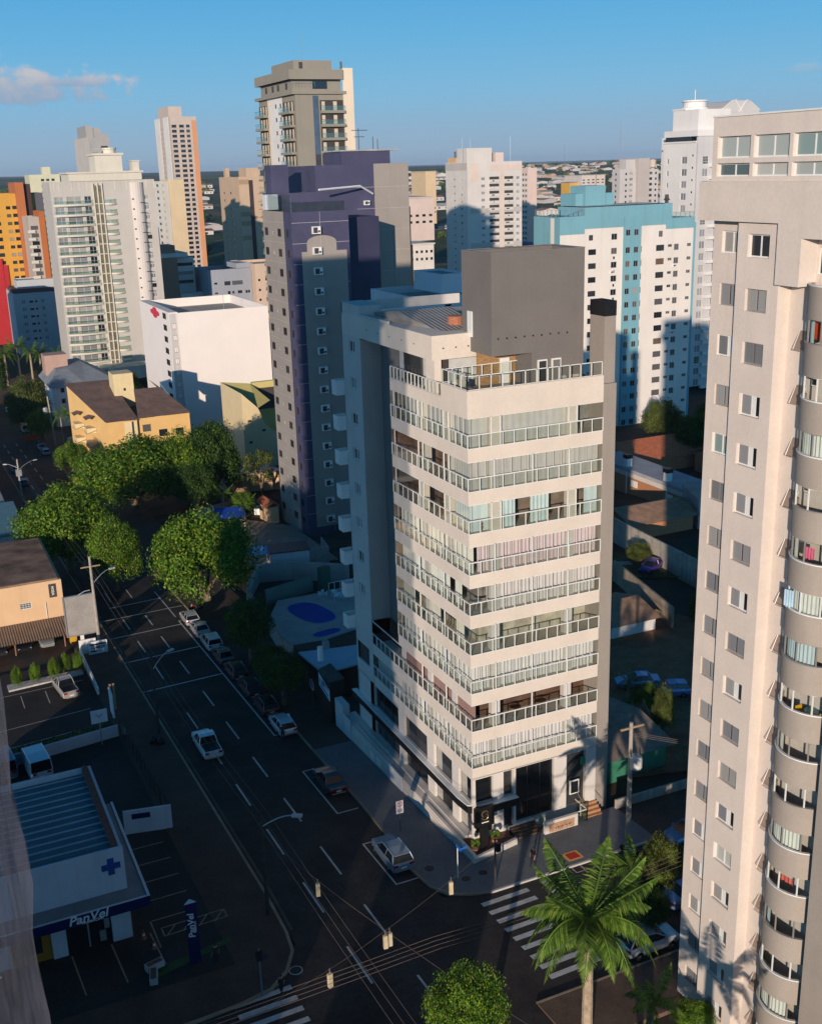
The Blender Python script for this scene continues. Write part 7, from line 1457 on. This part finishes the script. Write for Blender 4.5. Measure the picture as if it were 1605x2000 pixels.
# ------------------------------------------------------------------ street furniture
def pole(lb, x, y, h, r=.14, m=None, name='utility_pole', cat='utility pole'):
    t = thing(name, lb, cat, (x, y, H(x, y)+.1)); MB().tube([(0, 0, -.2), (0, 0, h)], [r*1.25, r*.8], 8).build('post', m or mat('concrete_pole', (.34, .30, .26), .9, .2, 2)).parent = t; return t
def lamp(t, z, L_, a, up_=1.0):
    ca, sa = cos(a), sin(a); arm = [(ca*L_*f, sa*L_*f, z+up_*math.sin(f*pi/2)) for f in (0, .25, .5, .75, 1)]
    MB().tube(arm, .045, 6).build('lamp_arm', STEEL).parent = t; e = arm[-1]; q = MB(); q.box(-.15, -.14, -.1, .55, .14, .06); q.v = [(e[0]+x*ca-y*sa, e[1]+x*sa+y*ca, e[2]+z_) for x, y, z_ in q.v]; q.build('lamp_head', mat('lamp_grey', (.45, .48, .5), .5, .1, 2)).parent = t
WIRES = []
p1_ = pole('tall dark lamp pole at the left kerb near the crossing corner', -16.62, -1.0, 8.2, .13, mat('dark_wooden_pole', (.05, .04, .035), .9, .3, 2)); lamp(p1_, 7.0, 2.3, -.55, 1.0)
p2_ = pole('lamp pole at the left kerb beside the restaurant stretch', -16.7, 32.6, 8, .13, mat('dark_wooden_pole', (.05, .04, .035))); lamp(p2_, 6.6, 2.2, .5, 1.2)
p3_ = pole('white lit concrete pole beside the blank billboard', -17.45, 60.2, 11.2, .17); lamp(p3_, 7.8, 2.4, .3, 1.3)
MB().box(-1.1, -.06, 9.9, 1.1, .06, 10.05).build('crossarm', mat('weathered_timber', (.30, .21, .13))).parent = p3_
p4_ = pole('pole with a lamp arm at the far left kerb of the avenue', -16.4, 147.5, 8.2, .17); lamp(p4_, 6.0, 3.2, .3, 1.4); lamp(p4_, 6.4, 2.2, 2.6, .8); MB().box(-.5, -.4, 5.0, .5, .4, 6.2).build('transformer', STEEL).parent = p4_
p5_ = pole('leaning concrete pole by the brick wall at the far right kerb', -2.4, 205, 12, .2); p5_.rotation_euler = (0, -.05, 0); MB().lathe([(.5, 8.0), (.6, 8.3), (.6, 9.2), (.5, 9.5)], -.9, 0, 10).build('transformer', STEEL).parent = p5_
p6_ = pole('concrete utility pole with a white transformer drum beside the apartment block', 10.35, -5.3, 9.9, .17)
MB().lathe([(.38, 6.35), (.45, 6.5), (.45, 7.25), (.38, 7.4)], .15, -.5, 14).build('transformer', mat('transformer_white', (.56, .55, .53), .5, .1, 2)).parent = p6_; MB().box(-.9, -.06, 9.4, 1.1, .06, 9.55).build('crossarm', mat('weathered_timber', (.30, .21, .13))).parent = p6_
for dx in (-.3, .1, .5): MB().tube([(dx, -.5, 7.4), (dx, -.4, 7.9)], .04, 5).build('insulator', DARKF).parent = p6_
def wire(name, lb, pts, sag, r=.018, m=None, group=None):
    b = MB()
    for p, q in zip(pts[:-1], pts[1:]): p, q = Vector(p), Vector(q); b.tube([tuple(p+(q-p)*i/12-Vector((0, 0, sag*4*(i/12)*(1-i/12)))) for i in range(13)], r, 4, cap=False)
    o = b.build(name, m or DARKF, own=True); return tag(o, lb, 'wire', group)
CABLE = mat('pale_cable', (.13, .10, .08), .6, .2, 1)
for i in range(3): wire('overhead_wire', 'thin overhead wire over the avenue between the left kerb poles', [(-16.6+.5*(i-1), -45, 11.2), (-16.6+.5*(i-1), -1, 8.1), (-16.7+.5*(i-1), 32.6, 6.2), (-17.4+.5*(i-1), 60.2, 6.6), (-16.6+.5*(i-1), 102, 2.6), (-16.4+.5*(i-1), 147.5, .2)], .5, .012, CABLE, 'wires along the left kerb')
for i in range(4): wire('overhead_wire', 'pale overhead wire along the south side of the side street', [(-60, -19.6+.35*i, 9.2), (-12, -18.9+.35*i, 8.3), (11.6, -18.6+.35*i, 8.8), (60, -18.2+.35*i, 9)], .5, .014, CABLE, 'wires along the south pavement')
for i in range(3): wire('overhead_wire', 'service wire running down from the transformer pole to the right', [(10.2+.35*i, -5.3, 9.3), (24+.4*i, -13.5, 7.6)], .3, .02, CABLE, 'wires from the transformer pole')
wire('span_wire', 'wire carrying traffic lights across the side street side of the junction', [(-22, -17.0, 6.6), (-12.9, -13.2, 5.9), (-2, -8.2, 6.4)], .25, .012, CABLE); wire('span_wire', 'wire carrying traffic lights along the avenue over the junction', [(-16.6, -1.0, 6.6), (-12.9, -13.2, 5.9), (-9, -26, 6.6)], .25, .012, CABLE)
def tlight(lb, x, y, z, n=3, group=None):
    t = thing('traffic_light', lb, 'traffic light', (x, y, z), pi+.3*sin(x)); hs = mat('traffic_light_cream', (.50, .42, .28), .5, .15, 2)
    MB().box(-.13, -.1, -.9, .13, .1, 0).build('housing', hs).parent = t
    for k in range(3): q = MB().lathe([(.085, 0), (.085, .09)], 0, 0, 10); q.v = [(xx, -.1-z_, -.15-.29*k+yy) for xx, yy, z_ in q.v]; q.build('lamp', mat('lamp_lens_%d' % k, ((.2, .02, .015), (.25, .13, .02), (.02, .14, .07))[k], .3, .1, 2)).parent = t
    MB().tube([(0, 0, 0), (0, 0, .35)], .02, 4).build('hanger', STEEL).parent = t
tlight('traffic light hanging at the crossing point of the two span wires', -12.95, -13.25, 5.6); tlight('second traffic light hung back to back at the crossing of the wires', -12.6, -13.1, 5.55); tlight('traffic light hanging on the wire toward the left crosswalk', -17.2, -15.1, 5.8); tlight('traffic light hanging on the wire toward the right crosswalk', -7.2, -10.6, 5.8); tlight('traffic light hanging alone on the avenue wire near the left lane line', -14.9, -7.0, 5.9)
t = thing('traffic_signal_post', 'dark pole with a long arm and pedestrian signal at the right corner', 'traffic light', (-1.05, -5.3, H(0, -5)+.13)); MB().tube([(0, 0, 0), (0, 0, 3.6)], .07, 7).build('post', DARKF).parent = t; MB().box(.1, -.12, 2.5, .42, .12, 3.2).build('signal_head', BLACK).parent = t; MB().tube([(0, 0, 3.5), (2.4, -.4, 3.55)], .035, 5).build('arm', DARKF).parent = t
t = thing('traffic_signal_post', 'dark signal post on the left crosswalk corner', 'traffic light', (-19.6, -9.0, H(0, -9)+.13)); MB().tube([(0, 0, 0), (0, 0, 3.4)], .06, 7).build('post', mat('blue_grey_post', (.12, .16, .2), .6, .1, 2)).parent = t; MB().box(-.18, -.12, 2.6, .18, .12, 3.3).build('signal_head', BLACK).parent = t
t = thing('street_name_sign', 'blue street name plates on a white post at the right corner', 'street sign', (-3.1, -3.45, H(0, -3)+.13)); MB().tube([(0, 0, 0), (0, 0, 2.5)], .035, 6).build('post', WHITE).parent = t; PB = mat('plate_blue', (.02, .12, .50), .4, .06, 2); MB().box(0, -.02, 2.25, .75, .02, 2.47).build('plate', PB).parent = t; MB().box(-.02, -.55, 2.5, .02, .2, 2.72).build('plate', PB).parent = t
t = thing('parking_sign', 'white no parking sign with a red ring on the grey pavement by the silver hatchback', 'road sign', (-4.0, 4.6, H(0, 4.6)+.13)); MB().tube([(0, 0, 0), (0, 0, 2.6)], .03, 6).build('post', DARKF).parent = t; MB().box(-.3, -.02, 1.55, .3, .02, 2.65).build('plate', mat('sign_lilac_white', (.62, .60, .64), .5, .05, 2)).parent = t
q = MB(); q.tube([(.2*cos(a*pi/8), -.03, 2.36+.2*sin(a*pi/8)) for a in range(17)], .025, 4); q.tube([(-.13, -.03, 2.5), (.13, -.03, 2.22)], .02, 4); q.build('red_ring', mat('sign_red', (.4, .04, .08), .5, .1, 2)).parent = t; MB().box(-.2, -.03, 1.68, .2, -.02, 1.95).build('text_block', mat('text_grey', (.3, .28, .34), .6, .1, 2)).parent = t
for x, y, lb in ((-.9, -1.75, 'rust orange leafy pot plant left of the black totem sign'), (1.0, -1.35, 'dark pot plant right of the black totem sign')):
    t = thing('pot_plant', lb, 'plant', (x+.3, y+.35, .5)); MB().lathe([(.18, 0), (.24, .3), (.22, .3)], 0, 0, 10).build('pot', mat('clay_pot', (.35, .16, .09))).parent = t; link('leaves', CR_['s'], t, (0, 0, .7), (0, 0, 1), (.4, .4, .55))
q = MB(); 
def bag(lb, x, y): t = thing('rubbish_bag', lb, 'rubbish bag', (x, y, H(x, y)+.13)); MB().lathe([(.25, 0), (.42, .15), (.4, .4), (.2, .6), (.06, .7)], 0, 0, 10).build('sack', mat('black_plastic', (.015, .015, .017), .35, .2, 3)).parent = t; MB().lathe([(.08, .66), (.14, .8), (.1, .82)], 0, 0, 8).build('knot', mat('black_plastic', (.015, .015, .017))).parent = t
bag('black rubbish bag on the left pavement beside the kerb, left of a second bag', -17.6, 30.7); bag('black rubbish bag on the left pavement beside a tan box', -17.0, 30.2)
# orange skips and red kiosk details along the far avenue
def skip(lb, x, y): t = thing('orange_barrier', lb, 'barrier', (x, y, H(x, y)+.02)); m = mat('barrier_orange', (.62, .11, .02), .6, .1, 2); MB().box(-2.4, -.08, .2, 2.4, .08, 1.3).build('panel', m).parent = t; [MB().box(dx-.1, -.4, 0, dx+.1, .4, .25).build('foot', m).parent.__class__ if False else setattr(MB().box(dx-.1, -.4, 0, dx+.1, .4, .25).build('foot', m), 'parent', t) for dx in (-2, 2)]
skip('bright orange plastic barrier on the far avenue by the low round tree', -5.6, 156); skip('orange barrier near the pale round tree far up the avenue', -6.2, 218)
# ------------------------------------------------------------------ people
def person(lb, x, y, rz, top, bot, h=1.72, dz=.13, hair=(.03, .02, .015), pose=0):
    k = h/1.72; me = bpy.data.meshes.new('person'); V = {}; vl = []; el = []; rl = []
    def P(n, p, r, par=None):
        V[n] = len(vl); vl.append([c*k for c in p]); rl.append(r*k)
        if par: el.append((V[par], V[n]))
    st = .12 if pose else 0
    P('pel', (0, 0, .95), .15); P('wst', (0, 0, 1.10), .13, 'pel'); P('ch', (0, .01, 1.32), .155, 'wst'); P('nk', (0, 0, 1.47), .06, 'ch'); P('hd', (0, .015, 1.56), .085, 'nk'); P('hd2', (0, .02, 1.66), .08, 'hd')
    for s, n in ((-1, 'l'), (1, 'r')):
        P('sh'+n, (s*.18, 0, 1.40), .07, 'ch'); P('el'+n, (s*.24, -.02, 1.13), .047, 'sh'+n); P('wr'+n, (s*.25, .06, .89), .032, 'el'+n); P('pm'+n, (s*.25, .08, .82), .034, 'wr'+n)
        for i in range(4): P('f%d%s' % (i, n), (s*(.235+.012*i), .07+.012*i, .735+.006*i), .009, 'pm'+n)
        P('th'+n, (s*.215, .12, .78), .011, 'pm'+n)
        P('hp'+n, (s*.09, 0, .88), .10, 'pel'); P('kn'+n, (s*.10, s*st*.6+.02, .50), .068, 'hp'+n); P('an'+n, (s*.10, s*st-.02, .09), .045, 'kn'+n); P('to'+n, (s*.11, s*st+.13, .04), .04, 'an'+n)
    me.from_pydata(vl, el, []); o = bpy.data.objects.new('person', me); col.objects.link(o); sk = o.modifiers.new('skin', 'SKIN'); ss_ = o.modifiers.new('sub', 'SUBSURF'); ss_.levels = 1; ss_.render_levels = 1
    for i, r in enumerate(rl): me.skin_vertices[0].data[i].radius = (r, r)
    me.skin_vertices[0].data[0].use_root = True
    dg = bpy.context.evaluated_depsgraph_get(); m2 = bpy.data.meshes.new_from_object(o.evaluated_get(dg)); bpy.data.objects.remove(o); m2.name = 'person'
    m2.materials.clear()
    SKIN = mat('skin', (.36, .21, .14), .6, .06, 3)
    for mm in (SKIN, mat('cloth_%d_%d_%d' % tuple(int(v*99) for v in top), top, .9, .15, 3), mat('cloth_%d_%d_%d' % tuple(int(v*99) for v in bot), bot, .9, .15, 3), mat('hair', hair, .7, .2, 5), BLACK): m2.materials.append(mm)
    for f in m2.polygons:
        c = f.center/k; f.use_smooth = True
        f.material_index = 4 if c.z < .09 else 2 if c.z < .98 and abs(c.x) < .2 else 0 if c.z > 1.44 and not (c.z > 1.62 or (c.z > 1.53 and c.y < -.01)) else 3 if c.z > 1.5 else 0 if (abs(c.x) > .2 and c.z < 1.15) else 1
    o = bpy.data.objects.new('person', m2); col.objects.link(o); o.location = (x, y, H(x, y)+dz); o.rotation_euler = (0, 0, rz); return tag(o, lb, 'person')
person('person in black crossing on the left crosswalk stripes', -18.5, -9.6, .4, (.02, .02, .022), (.02, .02, .03), pose=1, dz=.02); person('person in dark clothes standing by the navy totem', -21.3, -4.7, .2, (.03, .03, .03), (.02, .02, .025)); person('person in dark clothes walking on the grey pavement near the hydrant square', 2.3, -4.9, 1.7, (.018, .018, .022), (.015, .015, .02), pose=1); person('person standing in the road behind the white hatchback', -6.75, 25.0, 3, (.05, .04, .04), (.03, .03, .04), dz=.02)
person('person in pale clothes near the brick wall on the far right kerb', -2.2, 196, 1, (.6, .6, .6), (.5, .45, .45))
# ------------------------------------------------------------------ netted building under construction at the left edge, beside the lens
def netmat():
    m = bpy.data.materials.new('safety_net'); m.use_nodes = True; t = m.node_tree; n = t.nodes; l = t.links; b = n['Principled BSDF']; o = n['Material Output']
    g = n.new('ShaderNodeNewGeometry'); wv = n.new('ShaderNodeVectorMath'); wv.operation = 'MULTIPLY'; wv.inputs[1].default_value = (6, 6, .35); l.new(g.outputs['Position'], wv.inputs[0]); no = n.new('ShaderNodeTexNoise'); no.inputs['Scale'].default_value = 1.2; no.inputs['Detail'].default_value = 6; l.new(wv.outputs[0], no.inputs['Vector'])
    mr = n.new('ShaderNodeMapRange'); mr.inputs['To Min'].default_value = .22; mr.inputs['To Max'].default_value = .5; mr.inputs['From Min'].default_value = .3; mr.inputs['From Max'].default_value = .7; l.new(no.outputs['Fac'], mr.inputs['Value'])
    b.inputs['Base Color'].default_value = (.075, .078, .105, 1); b.inputs['Roughness'].default_value = .8; tr = n.new('ShaderNodeBsdfTransparent'); mx = n.new('ShaderNodeMixShader'); l.new(mr.outputs['Result'], mx.inputs[0]); l.new(tr.outputs[0], mx.inputs[1]); l.new(b.outputs[0], mx.inputs[2]); l.new(mx.outputs[0], o.inputs['Surface']); return m
NET = netmat()
cn = thing('netted_construction_tower', 'netted building under construction at the left picture edge', 'building', (-45, -22, 1))
b = MB()
for i in range(21): b.box(-58, -33.2, 1.2+2.95*i, -34.9, -11, 1.5+2.95*i)
b.build('floor_slabs', CONC, cn); b = MB()
b.box(-57.6, -32.8, 1, -35.3, -11.4, 60); b.build('core_wall', mat('block_wall', (.36, .33, .31), .9, .2, .5), cn)
b = MB(); nz = 40; r_ = random.Random(5); pr = []
for j in range(nz+1): pr.append((-33.15+.10*sin(j*1.7)+.05*r_.uniform(-1, 1)+.01*(20-j)*0, -34.75+.06*sin(j*2.3)))
for j in range(nz):
    z0, z1 = 61.5*j/nz, 61.5*(j+1)/nz; (x0, y0), (x1, y1) = pr[j], pr[j+1]
    n = 10
    for i in range(n):
        f0, f1 = i/n, (i+1)/n; X = lambda x, f: x-24*f; Y = lambda y, f: y+.08*sin(f*40)
        b.quad((X(x0, f1), Y(y0, f1), z0), (X(x0, f0), Y(y0, f0), z0), (X(x1, f0), Y(y1, f0), z1), (X(x1, f1), Y(y1, f1), z1))
    b.quad((x0, y0, z0), (x0, -10.5, z0), (x1, -10.5, z1), (x1, y1, z1))
b.build('safety_net', NET, cn)
b = MB()
for x in (-36.4, -38.6, -40.8): b.tube([(x, -34.3, 0), (x, -34.3, 61)], .05, 5)
for i in range(30): b.tube([(-58, -34.35, 1.5+2.05*i), (-34.3, -34.35, 1.5+2.05*i)], .03, 4)
b.build('scaffold', STEEL, cn)
tree('unseen leafy tree added below the picture to shade the side street', -10.8, -35.5, 2.3, 2.6, 4.8, 'b')  # out of view, added for the shade it throws on the side street
# unseen house added below the frame, sized so its shade covers crossing and pavement
sh_ = Bld('unseen_shade_house', 'unseen two storey block added below the picture to shade the crossing', -20, -45, 2, 'building')
sh_.block('wall', -31.4, -38, -25.6, -32.2, -1, 8.2, W2('south_render', (.5, .45, .4)), roofm=CONC); sh_.done()
t = thing('roadside_building', 'unseen block added beyond the left picture edge to shade the blue grey block', 'building', (-20, 315, -12)); MB().box(-34, 308, -14, -9, 335, 20).build('wall', W2('roadside_3', (.4, .36, .32)), t); MB().box(-34.2, 307.8, 20, -8.8, 335.2, 20.4).build('roof', CONC, t)  # out of view, added so that its shade falls on the blue grey block
# ------------------------------------------------------------------ the far city
HC = [(.56, .52, .48), (.52, .44, .36), (.45, .42, .40), (.60, .56, .50), (.50, .34, .25)]; RC = [(.34, .13, .075), (.30, .28, .27), (.40, .22, .13), (.50, .48, .46), (.24, .16, .12)]
def house_mesh(i, j):
    b = MB(); r = random.Random(i*7+j); w_, d_, h_ = r.uniform(5, 8), r.uniform(5, 9), r.uniform(3, 5); b.box(-w_, -d_, -2, w_, d_, h_, 0); rh = r.uniform(1.4, 2.6); o = .6
    b.quad((-w_-o, -d_-o, h_), (w_+o, -d_-o, h_), (w_+o, 0, h_+rh), (-w_-o, 0, h_+rh), m=1); b.quad((-w_-o, 0, h_+rh), (w_+o, 0, h_+rh), (w_+o, d_+o, h_), (-w_-o, d_+o, h_), m=1)
    b.quad((-w_, -d_, h_), (-w_, 0, h_+rh), (-w_, d_, h_)); b.quad((w_, -d_, h_), (w_, 0, h_+rh), (w_, d_, h_))
    for x in (-w_*.5, w_*.4): b.box(x-.9, -d_-.05, 1, x+.9, -d_, 2.4, 2)
    return b.mesh('house', [W2('far_house_render_%d' % i, HC[i]), mat('far_house_roof_%d' % j, RC[j], .9, .2, .4), DARKF])
HM = [house_mesh(i, j) for i in range(5) for j in (i, (i+2) % 5)]
r_ = random.Random(12); nh = 0
def far_xy(az, dist): return CAM.x+dist*sin(az), CAM.y+dist*cos(az)
az_of = lambda px: YAW+math.atan((px-802)/2200.)
def scatter(px0, px1, d0, d1, n, kind):
    global nh
    for _ in range(n):
        d = math.sqrt(r_.uniform(d0*d0, d1*d1)); x, y = far_xy(az_of(r_.uniform(px0, px1)), d)
        if kind == 'h': o = bpy.data.objects.new('house', r_.choice(HM)); col.objects.link(o); o.location = (x, y, H(x, y)-.2); o.rotation_euler = (0, 0, r_.choice((0, pi/2))+r_.uniform(-.15, .15)); s = r_.uniform(.9, 1.6); o.scale = (s, s, r_.uniform(.9, 1.25)); tag(o, 'small far house with a tiled roof among trees on the hillside', 'house', 'far houses on the hillside')
        else: g = H(x, y); o = bpy.data.objects.new('tree', CR_['sd' if r_.random() < .6 else 's']); col.objects.link(o); s = r_.uniform(4, 9); o.location = (x, y, g+s*.5); o.scale = (s, s, s*.9); o.rotation_euler = (0, 0, r_.uniform(0, 6)); tag(o, 'small rounded tree among the far houses', 'tree', 'far trees among the houses')
scatter(1015, 1320, 1250, 3000, 140, 'h'); scatter(780, 880, 1000, 2600, 45, 'h'); scatter(380, 440, 700, 2400, 30, 'h'); scatter(-20, 70, 900, 2400, 22, 'h'); scatter(1290, 1420, 900, 2600, 20, 'h')
scatter(1010, 1320, 950, 3000, 110, 't'); scatter(1015, 1130, 700, 1150, 60, 't'); scatter(780, 880, 520, 2600, 50, 't'); scatter(380, 440, 500, 2400, 40, 't'); scatter(-20, 70, 700, 2400, 24, 't')
def lowblock(lb, px0, px1, dist, z0, z1, c, roofc, dep=25, wins=6):
    x0, y0 = far_xy(az_of(px0), dist); x1, y1 = far_xy(az_of(px1), dist); B_ = Bld('low_building', lb, (x0+x1)/2, y0, z0); w_ = x1-x0; B_.block('wall', x0, y0, x1, y0+dep, z0-8, z1, W2('lowblock_'+lb[:14].replace(' ', '_'), c), front=[(w_*(i+.25)/wins, z, w_/wins*.5, 1.3, 'dark') for i in range(wins) for z in ([z0+1.5, z0+5] if z1-z0 > 8 else [z0+1.5])], par=0); MB().box(x0-.5, y0-.5, z1, x1+.5, y0+dep+.5, z1+.7).build('roof', W2('lowroof_'+lb[:14].replace(' ', '_'), roofc), B_.root); B_.done()
lowblock('long pinkish commercial building with a flat roof in the gap by the purple block', 786, 880, 640, 18, 33, (.60, .48, .42), (.55, .47, .43)); lowblock('white low hall under the pinkish building, left of the pale tower', 786, 878, 560, 4, 13, (.66, .62, .58), (.6, .57, .54), 20, 8); lowblock('white store with a red sign band, in the gap between the towers', 788, 872, 480, -8, 1, (.62, .55, .50), (.55, .2, .18), 15, 7); lowblock('beige hall at the foot of the gap between the towers', 796, 880, 420, -13, -8, (.52, .45, .38), (.50, .44, .38), 15, 4)
lowblock('long pale factory hall on the far right hillside', 1140, 1205, 1500, 22, 33, (.58, .5, .44), (.5, .45, .42), 40, 5); lowblock('blue painted hall behind the pale balcony tower', 1046, 1078, 620, -3, 8, (.06, .10, .28), (.1, .13, .25), 20, 3); lowblock('pale hall with a white roof near the far green slope', 1075, 1125, 700, -4, 4, (.55, .48, .42), (.62, .58, .54), 20, 3); lowblock('yellow fronted store on the far hillside', 1118, 1142, 1500, 18, 25, (.60, .34, .05), (.10, .16, .3), 20, 3)
lowblock('yellow cream apartment block far behind the pale balcony tower', 848, 872, 1050, 8, 45, (.62, .46, .28), (.55, .42, .28), 30, 4); lowblock('small cream houses row beyond the hospital roof', 402, 432, 520, -12, -6, (.56, .40, .3), (.42, .3, .22), 14, 3); lowblock('blue roofed shed in the shaded valley beside the tan tower', 405, 430, 600, -12, -2, (.2, .25, .35), (.07, .14, .3), 16, 2)
for px, d, h in ((1211, 2600, 95), (1108, 5200, 80)):
    x, y = far_xy(az_of(px), d); t = thing('radio_mast', 'slender radio mast on the skyline right of centre' if px == 1211 else 'thin distant mast on the skyline above the green slope', 'mast', (x, y, H(x, y))); b = MB()
    for dx, dy in ((-1.4, -1), (1.4, -1), (0, 1.4)): b.tube([(dx, dy, 0), (dx*.2, dy*.2, h)], .35, 4)
    for k in range(10): z = h*k/10; f = 1-.8*k/10; b.tube([(-1.4*f, -1*f, z), (1.4*f, -1*f, z+h/10)], .2, 4)
    b.build('lattice', mat('mast_grey', (.25, .22, .22), .7, .1, 1)).parent = t
x, y = far_xy(az_of(1273), 2200); t = thing('water_tower', 'pale cylindrical water tower on the skyline beside the white stepped tower', 'water tower', (x, y, H(x, y))); MB().lathe([(3, 0), (3, 12), (6, 14), (6, 26), (2, 28)], 0, 0, 16).build('tank', W2('far_tank', (.58, .45, .36))).parent = t

# ------------------------------------------------------------------ clear evening air: distance turns blue
hz = MB().box(-7000, -500, -60, 12600, 20600, 160); hm = bpy.data.materials.new('haze_air'); hm.use_nodes = True; t_ = hm.node_tree; t_.nodes.clear(); ho_ = t_.nodes.new('ShaderNodeOutputMaterial'); pv = t_.nodes.new('ShaderNodeVolumePrincipled'); pv.inputs['Density'].default_value = .00006; pv.inputs['Color'].default_value = (.55, .72, .95, 1); pv.inputs['Anisotropy'].default_value = 0.0; t_.links.new(pv.outputs[0], ho_.inputs['Volume'])
tag(hz.build('haze', hm), kind='stuff')
